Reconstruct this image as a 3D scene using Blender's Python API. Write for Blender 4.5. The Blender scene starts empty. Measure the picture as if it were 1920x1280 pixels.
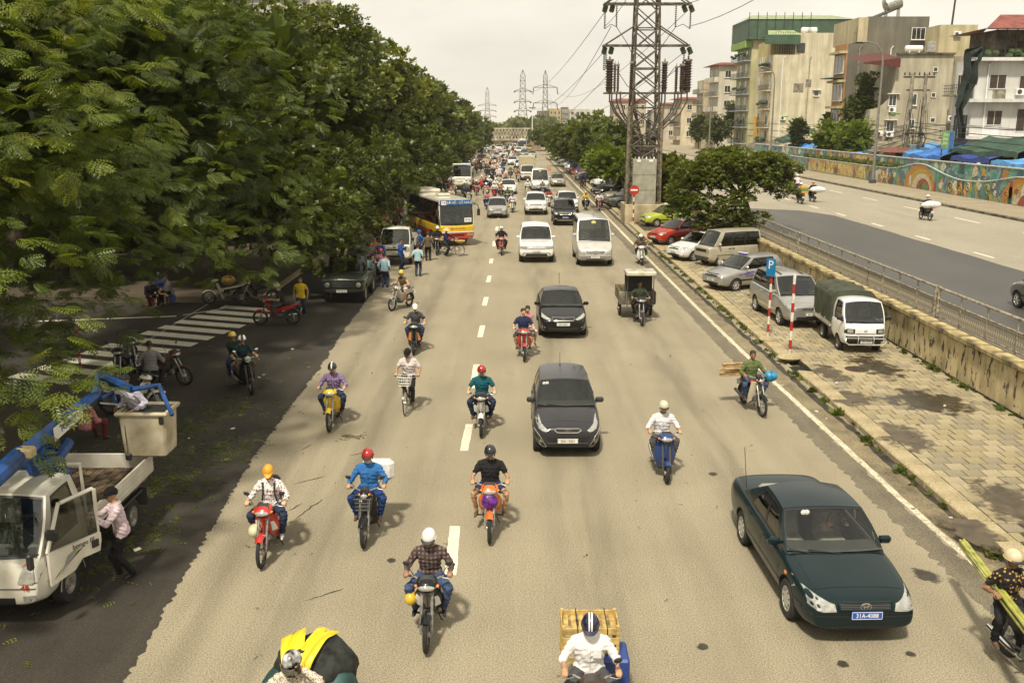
import bpy,bmesh,math,random
import numpy as np
from mathutils import Vector,Matrix,Euler,noise
from mathutils.bvhtree import BVHTree
from mathutils.geometry import delaunay_2d_cdt
random.seed(7); RNG=np.random.default_rng(7)
V=Vector; R=math.radians; PI=math.pi
scene=bpy.context.scene; COL=scene.collection
# ------------------------------------------------------------------ camera, sky, sun, exposure
F=1778.0; PITCH=R(13.1); CAMZ=7.6
cam_data=bpy.data.cameras.new('camera'); cam=bpy.data.objects.new('camera',cam_data); COL.objects.link(cam)
cam.location=(0,0,CAMZ); cam.rotation_euler=(R(90)-PITCH,0,0)
cam_data.sensor_width=36; cam_data.lens=36*F/1920; cam_data.clip_start=.1; cam_data.clip_end=6000
scene.camera=cam
SUN_EL=R(57); SUN_AZ=V((-.30,-.95,0)).normalized()
sun_dir=V((SUN_AZ.x*math.cos(SUN_EL),SUN_AZ.y*math.cos(SUN_EL),math.sin(SUN_EL)))
world=bpy.data.worlds.new('World'); scene.world=world; world.use_nodes=True
wn=world.node_tree.nodes; wl=world.node_tree.links
wn.clear()
sky=wn.new('ShaderNodeTexSky'); sky.sky_type='NISHITA'; sky.sun_disc=False
sky.sun_elevation=SUN_EL; sky.sun_rotation=math.atan2(SUN_AZ.x,SUN_AZ.y); sky.dust_density=4; sky.air_density=1.2; sky.altitude=20
w_tc=wn.new('ShaderNodeTexCoord'); w_map=wn.new('ShaderNodeMapping'); w_map.inputs['Scale'].default_value=(1.0,1.0,3.2)
w_no=wn.new('ShaderNodeTexNoise'); w_no.inputs['Scale'].default_value=2.2; w_no.inputs['Detail'].default_value=6; w_no.inputs['Roughness'].default_value=.55
w_cr=wn.new('ShaderNodeValToRGB')
w_cr.color_ramp.elements[0].position=.36; w_cr.color_ramp.elements[0].color=(.80,.755,.66,1)
w_cr.color_ramp.elements[1].position=.58; w_cr.color_ramp.elements[1].color=(1.0,.935,.80,1)
w_sc=wn.new('ShaderNodeVectorMath'); w_sc.operation='SCALE'; w_sc.inputs['Scale'].default_value=9.1
w_mx=wn.new('ShaderNodeMix'); w_mx.data_type='RGBA'; w_mx.inputs[0].default_value=.90
w_bg=wn.new('ShaderNodeBackground'); w_bg.inputs['Strength'].default_value=.1
w_out=wn.new('ShaderNodeOutputWorld')
wl.new(w_tc.outputs['Generated'],w_map.inputs[0]); wl.new(w_map.outputs[0],w_no.inputs['Vector']); wl.new(w_no.outputs['Fac'],w_cr.inputs[0])
wl.new(w_cr.outputs[0],w_sc.inputs[0]); wl.new(sky.outputs[0],w_mx.inputs[6]); wl.new(w_sc.outputs[0],w_mx.inputs[7])
wl.new(w_mx.outputs[2],w_bg.inputs[0]); wl.new(w_bg.outputs[0],w_out.inputs[0])
sun_data=bpy.data.lights.new('sun','SUN'); sun_data.energy=4.2; sun_data.angle=R(4.5); sun_data.color=(1,.93,.78)
sun=bpy.data.objects.new('sun',sun_data); COL.objects.link(sun); sun.rotation_euler=sun_dir.to_track_quat('Z','Y').to_euler()
sun.location=(-30,-40,60)
scene.view_settings.view_transform='Standard'; scene.view_settings.look='None'
scene.view_settings.exposure=.30; scene.view_settings.gamma=1; scene.view_settings.use_curve_mapping=False
scene.cycles.max_bounces=6; scene.cycles.transparent_max_bounces=12; scene.cycles.caustics_reflective=False; scene.cycles.caustics_refractive=False
# ------------------------------------------------------------------ picture point -> place in the world
def ray(px,py):
 u=(px-960)/F; v=(640-py)/F
 return V((u,math.cos(PITCH)+v*math.sin(PITCH),-math.sin(PITCH)+v*math.cos(PITCH)))
def G(px,py,z=0.0):
 d=ray(px,py); t=(z-CAMZ)/d.z; return V((d.x*t,d.y*t,z))
def S(px,py,y):
 d=ray(px,py); t=y/d.y; return V((d.x*t,y,CAMZ+d.z*t))
def XP(px,py,x):
 d=ray(px,py); t=x/d.x; return V((x,d.y*t,CAMZ+d.z*t))
 # ------------------------------------------------------------------ materials
MATS={}
def mat(key,col=(.5,.5,.5),rough=.6,metal=0.,coat=0.,var=.12,vs=6.,bump=0.,bs=60.,col2=None,spec=.5,trans=0.,emit=0.,alpha=1.):
 if key in MATS: return MATS[key]
 m=bpy.data.materials.new(key.replace(' ','_')); MATS[key]=m; m.use_nodes=True
 n=m.node_tree.nodes; l=m.node_tree.links; p=n['Principled BSDF']
 p.inputs['Roughness'].default_value=rough; p.inputs['Metallic'].default_value=metal
 p.inputs['Specular IOR Level'].default_value=spec
 if coat: p.inputs['Coat Weight'].default_value=coat; p.inputs['Coat Roughness'].default_value=.05
 if trans: p.inputs['Transmission Weight'].default_value=trans
 if alpha<1: p.inputs['Alpha'].default_value=alpha
 tc=n.new('ShaderNodeTexCoord'); no=n.new('ShaderNodeTexNoise'); no.inputs['Scale'].default_value=vs; no.inputs['Detail'].default_value=5
 l.new(tc.outputs['Object'],no.inputs['Vector'])
 c2=col2 or tuple(c*(1-var*2.2)for c in col)
 mr=n.new('ShaderNodeMapRange'); mr.inputs[1].default_value=.35; mr.inputs[2].default_value=.65; l.new(no.outputs['Fac'],mr.inputs[0])
 mx=n.new('ShaderNodeMix'); mx.data_type='RGBA'; mx.inputs[6].default_value=(*c2,1); mx.inputs[7].default_value=(*[min(1,c*(1+(var*.5 if not col2 else 0)))for c in col],1)
 l.new(mr.outputs[0],mx.inputs[0]); l.new(mx.outputs[2],p.inputs['Base Color'])
 if bump:
  nb=n.new('ShaderNodeTexNoise'); nb.inputs['Scale'].default_value=bs; nb.inputs['Detail'].default_value=4; l.new(tc.outputs['Object'],nb.inputs['Vector'])
  bp=n.new('ShaderNodeBump'); bp.inputs['Strength'].default_value=bump; bp.inputs['Distance'].default_value=.02
  l.new(nb.outputs['Fac'],bp.inputs['Height']); l.new(bp.outputs[0],p.inputs['Normal'])
 return m
def nodes_of(m):
 return m.node_tree.nodes,m.node_tree.links,m.node_tree.nodes['Principled BSDF']
def paint(key,col,metal=.0,rough=.28):
 return mat('paint '+key,col,rough,metal,coat=.3 if sum(col)<.2 else .7,var=.06,vs=3,spec=.15 if sum(col)<.2 else .5)
def cloth(key,col,col2=None,vs=7):
 return mat('cloth '+key,col,.85,var=.10,vs=vs,bump=.5,bs=22,col2=col2,spec=.2)
def plastic(key,col,rough=.45): return mat('plastic '+key,col,rough,var=.06)
BLACK=plastic('black',(.018,.018,.018),.5); DGREY=plastic('dark grey',(.05,.05,.05),.6)
RUBBER=mat('tyre rubber',(.022,.021,.02),.85,var=.2,vs=20); CHROME=mat('chrome',(.75,.74,.70),.18,1.,var=.05)
STEEL=mat('dull steel',(.42,.41,.38),.42,.9,var=.2,vs=20); ALLOY=mat('silver alloy',(.50,.48,.42),.4,.15,var=.08)
ENGINE=mat('engine casting',(.22,.21,.19),.5,.6,var=.25,vs=30); RIMGREY=mat('wheel spoke metal',(.5,.48,.44),.4,.7)
WHITEP=plastic('white',(.75,.74,.70),.4); LENS=mat('lamp lens',(.44,.44,.40),.08,.35,coat=1.,var=.14,vs=14)
AMBER=mat('amber lens',(.75,.22,.02),.15,coat=1.); REDLENS=mat('red lens',(.45,.015,.012),.15,coat=1.)
PLATEW=plastic('plate white',(.74,.72,.62),.45); PLATEB=plastic('plate blue',(.02,.08,.36),.4); PLATER=plastic('plate red',(.5,.03,.02),.4)
SEAT=mat('black vinyl seat',(.02,.02,.021),.5,var=.15,bump=.15,bs=30)
WOOD=mat('raw wood',(.42,.27,.11),.75,var=.22,vs=9,bump=.3,bs=30); BAMBOO=mat('bamboo',(.52,.36,.12),.6,var=.2,vs=8)
TRIM=plastic('trim black',(.012,.012,.013),.35)
TREADW=plastic('dark underbody',(.012,.012,.012),.9)
def make_glass(key,tint,alpha,rough=.03):
 m=bpy.data.materials.new(key.replace(' ','_')); MATS[key]=m; m.use_nodes=True
 n=m.node_tree.nodes; l=m.node_tree.links; n.clear()
 o=n.new('ShaderNodeOutputMaterial'); mix=n.new('ShaderNodeMixShader'); gl=n.new('ShaderNodeBsdfGlossy'); tr=n.new('ShaderNodeBsdfTransparent')
 gl.inputs['Roughness'].default_value=rough; gl.inputs['Color'].default_value=(.9,.92,.88,1)
 tr.inputs['Color'].default_value=(*tint,1)
 fr=n.new('ShaderNodeFresnel'); fr.inputs['IOR'].default_value=1.52
 mth=n.new('ShaderNodeMath'); mth.operation='MULTIPLY_ADD'; mth.inputs[1].default_value=1.0; mth.inputs[2].default_value=alpha
 l.new(fr.outputs[0],mth.inputs[0]); l.new(mth.outputs[0],mix.inputs[0]); l.new(tr.outputs[0],mix.inputs[1]); l.new(gl.outputs[0],mix.inputs[2]); l.new(mix.outputs[0],o.inputs[0])
 return m
GLASS=make_glass('windscreen glass',(.60,.66,.60),.035,.03); TINT=make_glass('tinted side glass',(.16,.17,.16),.04,.05)
PANE=mat('house window pane',(.03,.035,.035),.12,var=.3,vs=2,coat=.6)
# ------------------------------------------------------------------ mesh builder
def frame_for(d):
 d=d.normalized(); a=V((0,0,1))if abs(d.z)<.92 else V((1,0,0))
 s=d.cross(a).normalized(); return s,s.cross(d).normalized()
class B:
 def __init__(self,xf=None): self.v=[]; self.f=[]; self.m=[]; self.k=0; self.xf=xf or Matrix()
 def pt(self,p): self.v.append(self.xf@V(p)); return len(self.v)-1
 def pts(self,ps): return[self.pt(p)for p in ps]
 def face(self,*i): self.f.append(tuple(i)); self.m.append(self.k)
 def quad(self,a,b,c,d): self.face(*self.pts((a,b,c,d))); return self
 def poly(self,ps): self.face(*self.pts(ps)); return self
 def box(self,c,s,rot=None,top=(1,1)):
  c=V(c); h=V(s)/2; rm=rot.to_matrix()if isinstance(rot,Euler)else(rot or Matrix.Identity(3)); i=[]
  for z in(-1,1):
   t=top if z>0 else(1,1)
   for x,y in((-1,-1),(1,-1),(1,1),(-1,1)): i.append(self.pt(c+rm@V((x*h.x*t[0],y*h.y*t[1],z*h.z))))
  a=i
  for q in((3,2,1,0),(4,5,6,7),(0,1,5,4),(1,2,6,5),(2,3,7,6),(3,0,4,7)): self.face(*[a[j]for j in q])
  return self
 def cbox(self,c,s,b=.02,rot=None,top=(1,1)):
  c=V(c); h=V(s)/2; b=min(b,h.x*.9,h.y*.9,h.z*.9); rm=rot.to_matrix()if isinstance(rot,Euler)else(rot or Matrix.Identity(3)); ix={}
  for x in(-1,1):
   for y in(-1,1):
    for z in(-1,1):
     t=top if z>0 else(1,1); hx,hy=h.x*t[0],h.y*t[1]
     for k in range(3):
      q=V((x*(hx-(b if k!=0 else 0)),y*(hy-(b if k!=1 else 0)),z*(h.z-(b if k!=2 else 0))))
      ix[x,y,z,k]=self.pt(c+rm@q)
  def F4(l,flip):
   self.face(*(reversed(l)if flip else l))
  for s_ in(-1,1):
   F4([ix[s_,-1,-1,0],ix[s_,1,-1,0],ix[s_,1,1,0],ix[s_,-1,1,0]],s_<0)
   F4([ix[-1,s_,-1,1],ix[1,s_,-1,1],ix[1,s_,1,1],ix[-1,s_,1,1]],s_>0)
   F4([ix[-1,-1,s_,2],ix[1,-1,s_,2],ix[1,1,s_,2],ix[-1,1,s_,2]],s_<0)
  for a in(-1,1):
   for d in(-1,1):
    F4([ix[a,d,-1,0],ix[a,d,1,0],ix[a,d,1,1],ix[a,d,-1,1]],a*d<0)
    F4([ix[-1,a,d,1],ix[1,a,d,1],ix[1,a,d,2],ix[-1,a,d,2]],a*d<0)
    F4([ix[a,-1,d,2],ix[a,1,d,2],ix[a,1,d,0],ix[a,-1,d,0]],a*d<0)
  for x in(-1,1):
   for y in(-1,1):
    for z in(-1,1): F4([ix[x,y,z,0],ix[x,y,z,1],ix[x,y,z,2]],x*y*z<0)
  return self
 def tube(self,ps,r,n=8,cap=True,closed=False,flat=1.):
  ps=[V(p)for p in ps]; N=len(ps); rs=r if isinstance(r,(list,tuple))else[r]*N; rings=[]; up=None
  for i,p in enumerate(ps):
   if closed: d=ps[(i+1)%N]-ps[i-1]
   else: d=ps[min(i+1,N-1)]-ps[max(i-1,0)]
   if d.length<1e-9: d=V((0,0,1))
   d.normalize()
   if up is None: s,u=frame_for(d)
   else:
    u=up-d*up.dot(d)
    if u.length<1e-4: s,u=frame_for(d)
    else: u.normalize(); s=d.cross(u)
   up=u
   rings.append(self.pts([p+s*(math.cos(2*PI*k/n)*rs[i])+u*(math.sin(2*PI*k/n)*rs[i]*flat)for k in range(n)]))
  for i in range(N if closed else N-1):
   a,b=rings[i],rings[(i+1)%N]
   for k in range(n): self.face(a[k],a[(k+1)%n],b[(k+1)%n],b[k])
  if cap and not closed: self.face(*reversed(rings[0])); self.face(*rings[-1])
  return self
 def cyl(self,a,b,r,r2=None,n=12): return self.tube([a,b],[r,r if r2 is None else r2],n)
 def lathe(self,prof,c=(0,0,0),axis='z',n=20,a0=0,a1=2*PI,cap=True):
  full=abs(a1-a0-2*PI)<1e-6; c=V(c); rings=[]; cnt=n if full else n+1
  for r,h in prof:
   ring=[]
   for k in range(cnt):
    a=a0+(a1-a0)*k/n; x,y=r*math.cos(a),r*math.sin(a)
    ring.append(self.pt(c+(V((x,y,h))if axis=='z' else V((h,x,y))if axis=='x' else V((y,h,x)))))
   rings.append(ring)
  for a,b in zip(rings,rings[1:]):
   for k in range(n): self.face(a[k],a[(k+1)%cnt],b[(k+1)%cnt],b[k])
  if full and cap:
   if prof[0][0]>1e-5: self.face(*reversed(rings[0]))
   if prof[-1][0]>1e-5: self.face(*rings[-1])
  return self
 def torus(self,c,R_,r,axis='x',n=28,m=8,flat=1.):
  c=V(c); ps=[]
  for k in range(n):
   a=2*PI*k/n; x,y=R_*math.cos(a),R_*math.sin(a)
   ps.append(c+(V((0,x,y))if axis=='x' else V((x,y,0))if axis=='z' else V((x,0,y))))
  return self.tube(ps,r,m,closed=True,flat=flat)
 def ell(self,c,r,nu=12,nv=8,rot=None):
  c=V(c); rm=rot.to_matrix()if isinstance(rot,Euler)else(rot or Matrix.Identity(3))
  if not hasattr(r,'__len__'): r=(r,r,r)
  top=self.pt(c+rm@V((0,0,r[2]))); rings=[]
  for j in range(1,nv):
   t=PI*j/nv
   rings.append(self.pts([c+rm@V((r[0]*math.sin(t)*math.cos(2*PI*k/nu),r[1]*math.sin(t)*math.sin(2*PI*k/nu),r[2]*math.cos(t)))for k in range(nu)]))
  bot=self.pt(c-rm@V((0,0,r[2])))
  for k in range(nu): self.face(top,rings[0][k],rings[0][(k+1)%nu])
  for a,b in zip(rings,rings[1:]):
   for k in range(nu): self.face(a[k],b[k],b[(k+1)%nu],a[(k+1)%nu])
  for k in range(nu): self.face(bot,rings[-1][(k+1)%nu],rings[-1][k])
  return self
 def prism(self,poly,axis,lo,hi):
  mk={'x': lambda a,b,t: (t,a,b),'y': lambda a,b,t: (a,t,b),'z': lambda a,b,t: (a,b,t)}[axis]
  a=self.pts([mk(p,q,lo)for p,q in poly]); b=self.pts([mk(p,q,hi)for p,q in poly]); n=len(poly)
  area=sum(poly[i][0]*poly[(i+1)%n][1]-poly[(i+1)%n][0]*poly[i][1]for i in range(n))
  fl=(area>0)^(axis=='y')
  if not fl: a,b=b,a
  self.face(*reversed(a)); self.face(*b)
  for i in range(n): self.face(a[i],a[(i+1)%n],b[(i+1)%n],b[i])
  return self
 def patch(self,fn,ns,nt,s0=0.,s1=1.,t0=0.,t1=1.,flip=False):
  g=[[self.pt(fn(s0+(s1-s0)*i/ns,t0+(t1-t0)*j/nt))for j in range(nt+1)]for i in range(ns+1)]
  for i in range(ns):
   for j in range(nt):
    q=(g[i][j],g[i+1][j],g[i+1][j+1],g[i][j+1]); self.face(*(reversed(q)if flip else q))
  return self
 def loft(self,rings,cap=True,closed=True):
  ids=[self.pts(r)for r in rings]; n=len(ids[0])
  for a,b in zip(ids,ids[1:]):
   for k in range(n if closed else n-1): self.face(a[k],a[(k+1)%n],b[(k+1)%n],b[k])
  if cap: self.face(*reversed(ids[0])); self.face(*ids[-1])
  return self
 def mesh(self,name,mats,ang=35):
  me=bpy.data.meshes.new(name); me.from_pydata([tuple(p)for p in self.v],[],self.f)
  mats=mats if isinstance(mats,(list,tuple))else[mats]
  for m in mats: me.materials.append(m)
  if len(mats)>1: me.polygons.foreach_set('material_index',self.m)
  smooth(me,ang); return me
 def build(self,name,mats,parent=None,ang=35,loc=None,rz=None,**kw):
  return obj(name,self.mesh(name,mats,ang),parent,loc,rz,**kw)
def smooth(me,ang=35):
 me.polygons.foreach_set('use_smooth',[ang>0]*len(me.polygons))
 if 0<ang<180: me.set_sharp_from_angle(angle=R(ang))
 me.update()
def obj(name,me,parent=None,loc=None,rz=None,label=None,cat=None,group=None,kind=None,rot=None):
 o=bpy.data.objects.new(name,me); COL.objects.link(o)
 if loc is not None: o.location=loc
 if rz is not None: o.rotation_euler=(0,0,rz)
 if rot is not None: o.rotation_euler=rot
 if parent is not None: o.parent=parent
 tag(o,label,cat,group,kind); return o
def tag(o,label=None,cat=None,group=None,kind=None):
 if label: o['label']=label
 if cat: o['category']=cat
 if group: o['group']=group
 if kind: o['kind']=kind
 return o
def thing(name,label,cat,loc=(0,0,0),rz=0,group=None):
 return obj(name,None,None,loc,rz,label,cat,group)
def dup(root,loc=None,rz=None,label=None,group=None,swap=None):
 def rec(o,par):
  c=o.copy(); COL.objects.link(c)
  if par is not None: c.parent=par
  if swap and c.type=='MESH':
   for i,s in enumerate(c.material_slots):
    if s.material in swap:
     new=swap[s.material]; s.link='OBJECT'; s.material=new
  for ch in list(o.children): rec(ch,c)
  return c
 c=rec(root,None)
 if loc is not None: c.location=loc
 if rz is not None: c.rotation_euler=(0,0,rz)
 if label: c['label']=label
 if group: c['group']=group
 return c
def evaluated(o):
 dg=bpy.context.evaluated_depsgraph_get(); me=bpy.data.meshes.new_from_object(o.evaluated_get(dg)); return me
def text_mesh(txt,size,depth=.003,key=None):
 cu=bpy.data.curves.new('txt','FONT'); cu.body=txt; cu.size=size; cu.extrude=depth; cu.align_x='CENTER'; cu.align_y='CENTER'; cu.resolution_u=2
 o=bpy.data.objects.new('txt',cu); COL.objects.link(o); me=evaluated(o); bpy.data.objects.remove(o); bpy.data.curves.remove(cu); return me
def text(name,txt,size,m,parent,loc,rot=(R(90),0,0),depth=.003,stretch=1.,bold=0):
 me=text_mesh(txt,size,depth); me.name=name; me.materials.clear(); me.materials.append(m)
 o=obj(name,me,parent,loc,rot=rot); o.scale=(stretch,1,1); return o
def lerp(a,b,t): return a+(b-a)*t
def interp(tab,x):
 if x<=tab[0][0]: return tab[0][1]
 for(a,b),(c,d)in zip(tab,tab[1:]):
  if x<=c: return b+(d-b)*(x-a)/(c-a)
 return tab[-1][1]
def arc(n,a0,a1): return[a0+(a1-a0)*i/n for i in range(n+1)]
def decal(bvh,poly,axis,sgn,off=.005,thick=.012,res=.07,b=None):
 """a thin raised piece that follows a curved body: outline given in a side, front or top view"""
 b=b or B(); P=[]; n=len(poly)
 for i in range(n):
  p,q=poly[i],poly[(i+1)%n]; k=max(1,int(math.hypot(q[0]-p[0],q[1]-p[1])/res))
  for j in range(k): P.append((p[0]+(q[0]-p[0])*j/k,p[1]+(q[1]-p[1])*j/k))
 nb=len(P); xs=[p[0]for p in P]; ys=[p[1]for p in P]
 def inside(x,y):
  c=False
  for i in range(n):
   (x1,y1),(x2,y2)=poly[i],poly[(i+1)%n]
   if(y1>y)!=(y2>y)and x<(x2-x1)*(y-y1)/(y2-y1)+x1: c=not c
  return c
 gx=min(xs)+res/2
 while gx<max(xs):
  gy=min(ys)+res/2
  while gy<max(ys):
   if inside(gx,gy): P.append((gx,gy))
   gy+=res
  gx+=res
 vs,es,fs=delaunay_2d_cdt([V(p)for p in P],[(i,(i+1)%nb)for i in range(nb)],[],1,1e-6)[:3]
 pos=[]
 for p in vs:
  if axis=='y': o,d=V((p[0],30*sgn,p[1])),V((0,-sgn,0))
  elif axis=='x': o,d=V((30*sgn,p[0],p[1])),V((-sgn,0,0))
  else: o,d=V((p[0],p[1],30*sgn)),V((0,0,-sgn))
  h=bvh.ray_cast(o,d)[0]; pos.append((h-d*off,h+d*thick)if h is not None else None)
 cnt={}
 idx={}; idl={}
 for f in fs:
  if any(pos[i]is None for i in f): continue
  t=[]
  for i in f:
   if i not in idx: idx[i]=b.pt(pos[i][0])
   t.append(idx[i])
  nrm=(b.v[t[1]]-b.v[t[0]]).cross(b.v[t[2]]-b.v[t[0]]); ax={'y': V((0,sgn,0)),'x': V((sgn,0,0)),'z': V((0,0,sgn))}[axis]
  if nrm.dot(b.xf.to_3x3()@ax)<0: t.reverse()
  b.face(*t)
  for i in range(len(t)): cnt[(t[i],t[(i+1)%len(t)])]=1
 inv={v: k for k,v in idx.items()}
 for(p,q)in list(cnt):
  if(q,p)not in cnt:
   for k in(p,q):
    if k not in idl: idl[k]=b.pt(pos[inv[k]][1])
   b.face(q,p,idl[p],idl[q])
 return b
def line_poly(pts,w):
 L,Rr=[],[]
 for i,p in enumerate(pts):
  a=V(pts[max(i-1,0)]); c=V(pts[min(i+1,len(pts)-1)]); d=(c-a).normalized(); nn=V((-d.y,d.x))*w/2
  L.append(tuple(V(p)+nn)); Rr.append(tuple(V(p)-nn))
 return L+Rr[::-1]
def mirror(poly): return[(-x,y)for x,y in poly][::-1]
# ------------------------------------------------------------------ vehicles (nose towards -Y, origin on the ground under the middle)
WHEELS={}
def wheel_meshes(r,w,style):
 k=(round(r,3),w,style)
 if k in WHEELS: return WHEELS[k]
 b=B(); ri=r*(.66 if style!='truck' else .60)
 b.lathe([(ri*.96,-w*.46),(r*.93,-w/2),(r*.985,-w*.40),(r,-w*.2),(r,w*.2),(r*.985,w*.40),(r*.93,w/2),(ri*.96,w*.46)],axis='x',n=28,cap=False)
 for i in range(28):
  a=2*PI*i/28
  b.box((0,r*1.002*math.cos(a),r*1.002*math.sin(a)),(w*.62,r*.12,.012),Euler((a-PI/2,0,0)))
 ty=b.mesh('tyre',RUBBER)
 h=B()
 for s in(-1,1):
  h.lathe([(ri,s*w*.44),(ri*.90,s*w*.46),(ri*.86,s*w*.34)],axis='x',n=28,cap=False)
 h.k=1; h.lathe([(ri*.97,-w*.12),(ri*.97,w*.12)],axis='x',n=20); h.k=0
 for s in(-1,1):
  if style=='alloy':
   for i in range(6):
    a=2*PI*i/6
    h.box((s*w*.40,ri*.5*math.cos(a),ri*.5*math.sin(a)),(w*.10,ri*.22,ri*.92),Euler((a-PI/2,0,0)))
   h.lathe([(ri*.24,s*w*.36),(ri*.22,s*w*.47),(.0,s*w*.48)],axis='x',n=12)
  elif style=='cover':
   h.lathe([(ri*.9,s*w*.40),(ri*.6,s*w*.46),(ri*.25,s*w*.45),(0,s*w*.47)],axis='x',n=20,cap=False)
   for i in range(9):
    a=2*PI*i/9; h.k=1; h.box((s*w*.455,ri*.68*math.cos(a),ri*.68*math.sin(a)),(.006,ri*.10,ri*.2),Euler((a-PI/2,0,0))); h.k=0
  else:
   h.lathe([(ri*.92,s*w*.42),(ri*.72,s*w*.20),(ri*.4,s*w*.22),(ri*.34,s*w*.36),(0,s*w*.38)],axis='x',n=20,cap=False)
   for i in range(6):
    a=2*PI*i/6; h.k=1; h.cyl((s*w*.2,ri*.56*math.cos(a),ri*.56*math.sin(a)),(s*w*.225,ri*.56*math.cos(a),ri*.56*math.sin(a)),ri*.09,n=8); h.k=0
 hm=h.mesh('wheel',[ALLOY if style!='truck' else mat('painted steel wheel',(.30,.28,.22),.6,var=.3),TREADW])
 WHEELS[k]=(ty,hm); return WHEELS[k]
def add_wheel(parent,x,y,r,w=.2,style='alloy',rz=0):
 ty,hm=wheel_meshes(r,w,style)
 a=obj('wheel',hm,parent,(x,y,r),rz); obj('tyre',ty,a); return a
def plate(parent,x,y,z,txt,style='w',two=False,w=.42,h=.12,rz=0,tilt=0):
 m,ink={'w': (PLATEW,BLACK),'b': (PLATEB,WHITEP),'r': (PLATER,WHITEP)}[style]
 b=B(); b.cbox((0,0,0),(w,.02,h),.006)
 p=b.build('number_plate',m,parent,loc=(x,y,z)); p.rotation_euler=(tilt,0,rz)
 bf=B(); s=.012
 for q in((0,h/2-.008,w-.02,.006),(0,-h/2+.008,w-.02,.006),(-w/2+.008,0,.006,h-.02),(w/2-.008,0,.006,h-.02)):
  bf.box((q[0],-.011,q[1]),(q[2],.004,q[3]))
 bf.build('plate_rim',ink,p)
 if txt: text('plate_lettering',txt,h*.78,ink,p,(0,-.0115,-.002),stretch=w/h*.235*8/max(7,len(txt)))
 return p
def driver_stub(parent_thing,loc,col,label): pass
def car(sp,pnt,label,cat='car',loc=(0,0,0),rz=0,group=None,name='car'):
 L,W,H=sp['L'],sp['W'],sp['H']; y0=-L/2; zb=sp.get('zb',.2); wr=sp['wr']; ax=(sp['fo'],sp['fo']+sp['wb'])
 top=sp['top']; t=thing(name,label,cat,loc,rz,group); cf,df,cr,dr=sp.get('cf',.17),sp.get('df',.8),sp.get('cr',.12),sp.get('dr',.7)
 def hw(d):
  return W/2*(1-cf*max(0,1-d/df)**2.2-cr*max(0,1-(L-d)/dr)**2.2)
 def zt(d): return interp(top,d)
 sq=sp.get('sq',.0)
 ds=sorted(set([0,.05,.16,.4,sp['gA']-.15,sp['gA']+.1]+[L*k/10 for k in range(2,9)]+[L-.45,L-.16,L-.05,L]))
 ds=[d for i,d in enumerate(ds)if i==0 or d-ds[i-1]>.04]
 rings=[]
 for d in ds:
  w,z1=hw(d),zt(d); z0=zb+.10*max(0,1-d/.35)+.12*max(0,1-(L-d)/.35); hh=z1-z0; cr_=sp.get('crown',.03)
  hp=[(0,z0),(.78*w,z0),(.93*w,z0+.05),(.985*w,z0+.26*hh),(1.0*w,z0+.52*hh),(lerp(.975,.995,sq)*w,z0+.80*hh),(lerp(.925,.985,sq)*w,z1-lerp(.05,.02,sq)),(lerp(.82,.93,sq)*w,z1),(.42*w,z1+cr_*.85),(0,z1+cr_)]
  ring=[(x,y0+d,z)for x,z in hp]+[(-x,y0+d,z)for x,z in hp[-2:0:-1]]
  rings.append(ring)
 b=B(); b.loft(rings); bm_=b.mesh('body',[pnt,sp.get('low',pnt),TREADW],0)
 tmp=obj('body',bm_); md=tmp.modifiers.new('s','SUBSURF'); md.levels=2
 c=B(); cutw=.30
 for d in ax:
  for s in(-1,1):
   c.lathe([(wr+.055,s*(W/2-cutw)if s>0 else-(W/2+.2)),(wr+.055,(W/2+.2)if s>0 else-(W/2-cutw))],c=(0,y0+d,wr),axis='x',n=24)
 cut=c.build('cut',[pnt,pnt,TREADW]); cut.data.polygons.foreach_set('material_index',[2]*len(cut.data.polygons))
 me0=evaluated(tmp)
 md=tmp.modifiers.new('b','BOOLEAN'); md.operation='DIFFERENCE'; md.object=cut; md.solver='EXACT'
 try: md.material_mode='TRANSFER'
 except Exception: pass
 me=evaluated(tmp); me=me if len(me.polygons)>100 else me0
 bpy.data.objects.remove(tmp); bpy.data.objects.remove(cut)
 if len(me.materials)==1: me.materials.append(sp.get('low',pnt)); me.materials.append(TREADW)
 if sp.get('lowz'):
  for p in me.polygons:
   if p.material_index==0 and p.center.z<sp['lowz']: p.material_index=1
 gA,gE=sp['gA'],sp['gE']; bm2=bmesh.new(); bm2.from_mesh(me)
 def open_top(f):
  c=f.calc_center_median(); d=c.y-y0; return gA+.22<d<gE-.16 and abs(c.x)<hw(d)*.76 and c.z>zt(d)-.06
 bmesh.ops.delete(bm2,geom=[f for f in bm2.faces if open_top(f)],context='FACES'); bm2.to_mesh(me); bm2.free()
 me.name='body'; smooth(me,40); obj('body',me,t)
 bv=BVHTree.FromPolygons([v.co.copy()for v in me0.vertices],[tuple(p.vertices)for p in me0.polygons])
 # cabin
 gA,gB,gD,gE=sp['gA'],sp['gB'],sp['gD'],sp['gE']; rw=sp.get('rw',.76)*W/2; bl=sp.get('bl',.885); zr=H-sp.get('rcr',.05); bulge=sp.get('bulge',.12)
 rb=sp.get('rb',.035)
 def base(d): return V((hw(d)*bl,y0+d,zt(d)-.025))
 def roof_edge(s):
  d=lerp(gB,gD,s); return V((rw*(1-.06*s),y0+d,zr+rb*math.sin(PI*min(1,max(0,.12+s*.8)))-rb*.6))
 def side(s,u):
  p=base(lerp(gA,gE,s)); q=roof_edge(s); o=p.lerp(q,u); o.x+=math.sin(PI*u)*.035; return o
 def front(s,u):
  p=base(gA); q=roof_edge(0); e=p.lerp(q,u); k=1-s*s
  return V((e.x*s+math.sin(PI*u)*.035*s,e.y-bulge*k*(1-u*.55),e.z+k*lerp(.028,.06,u)))
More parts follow.
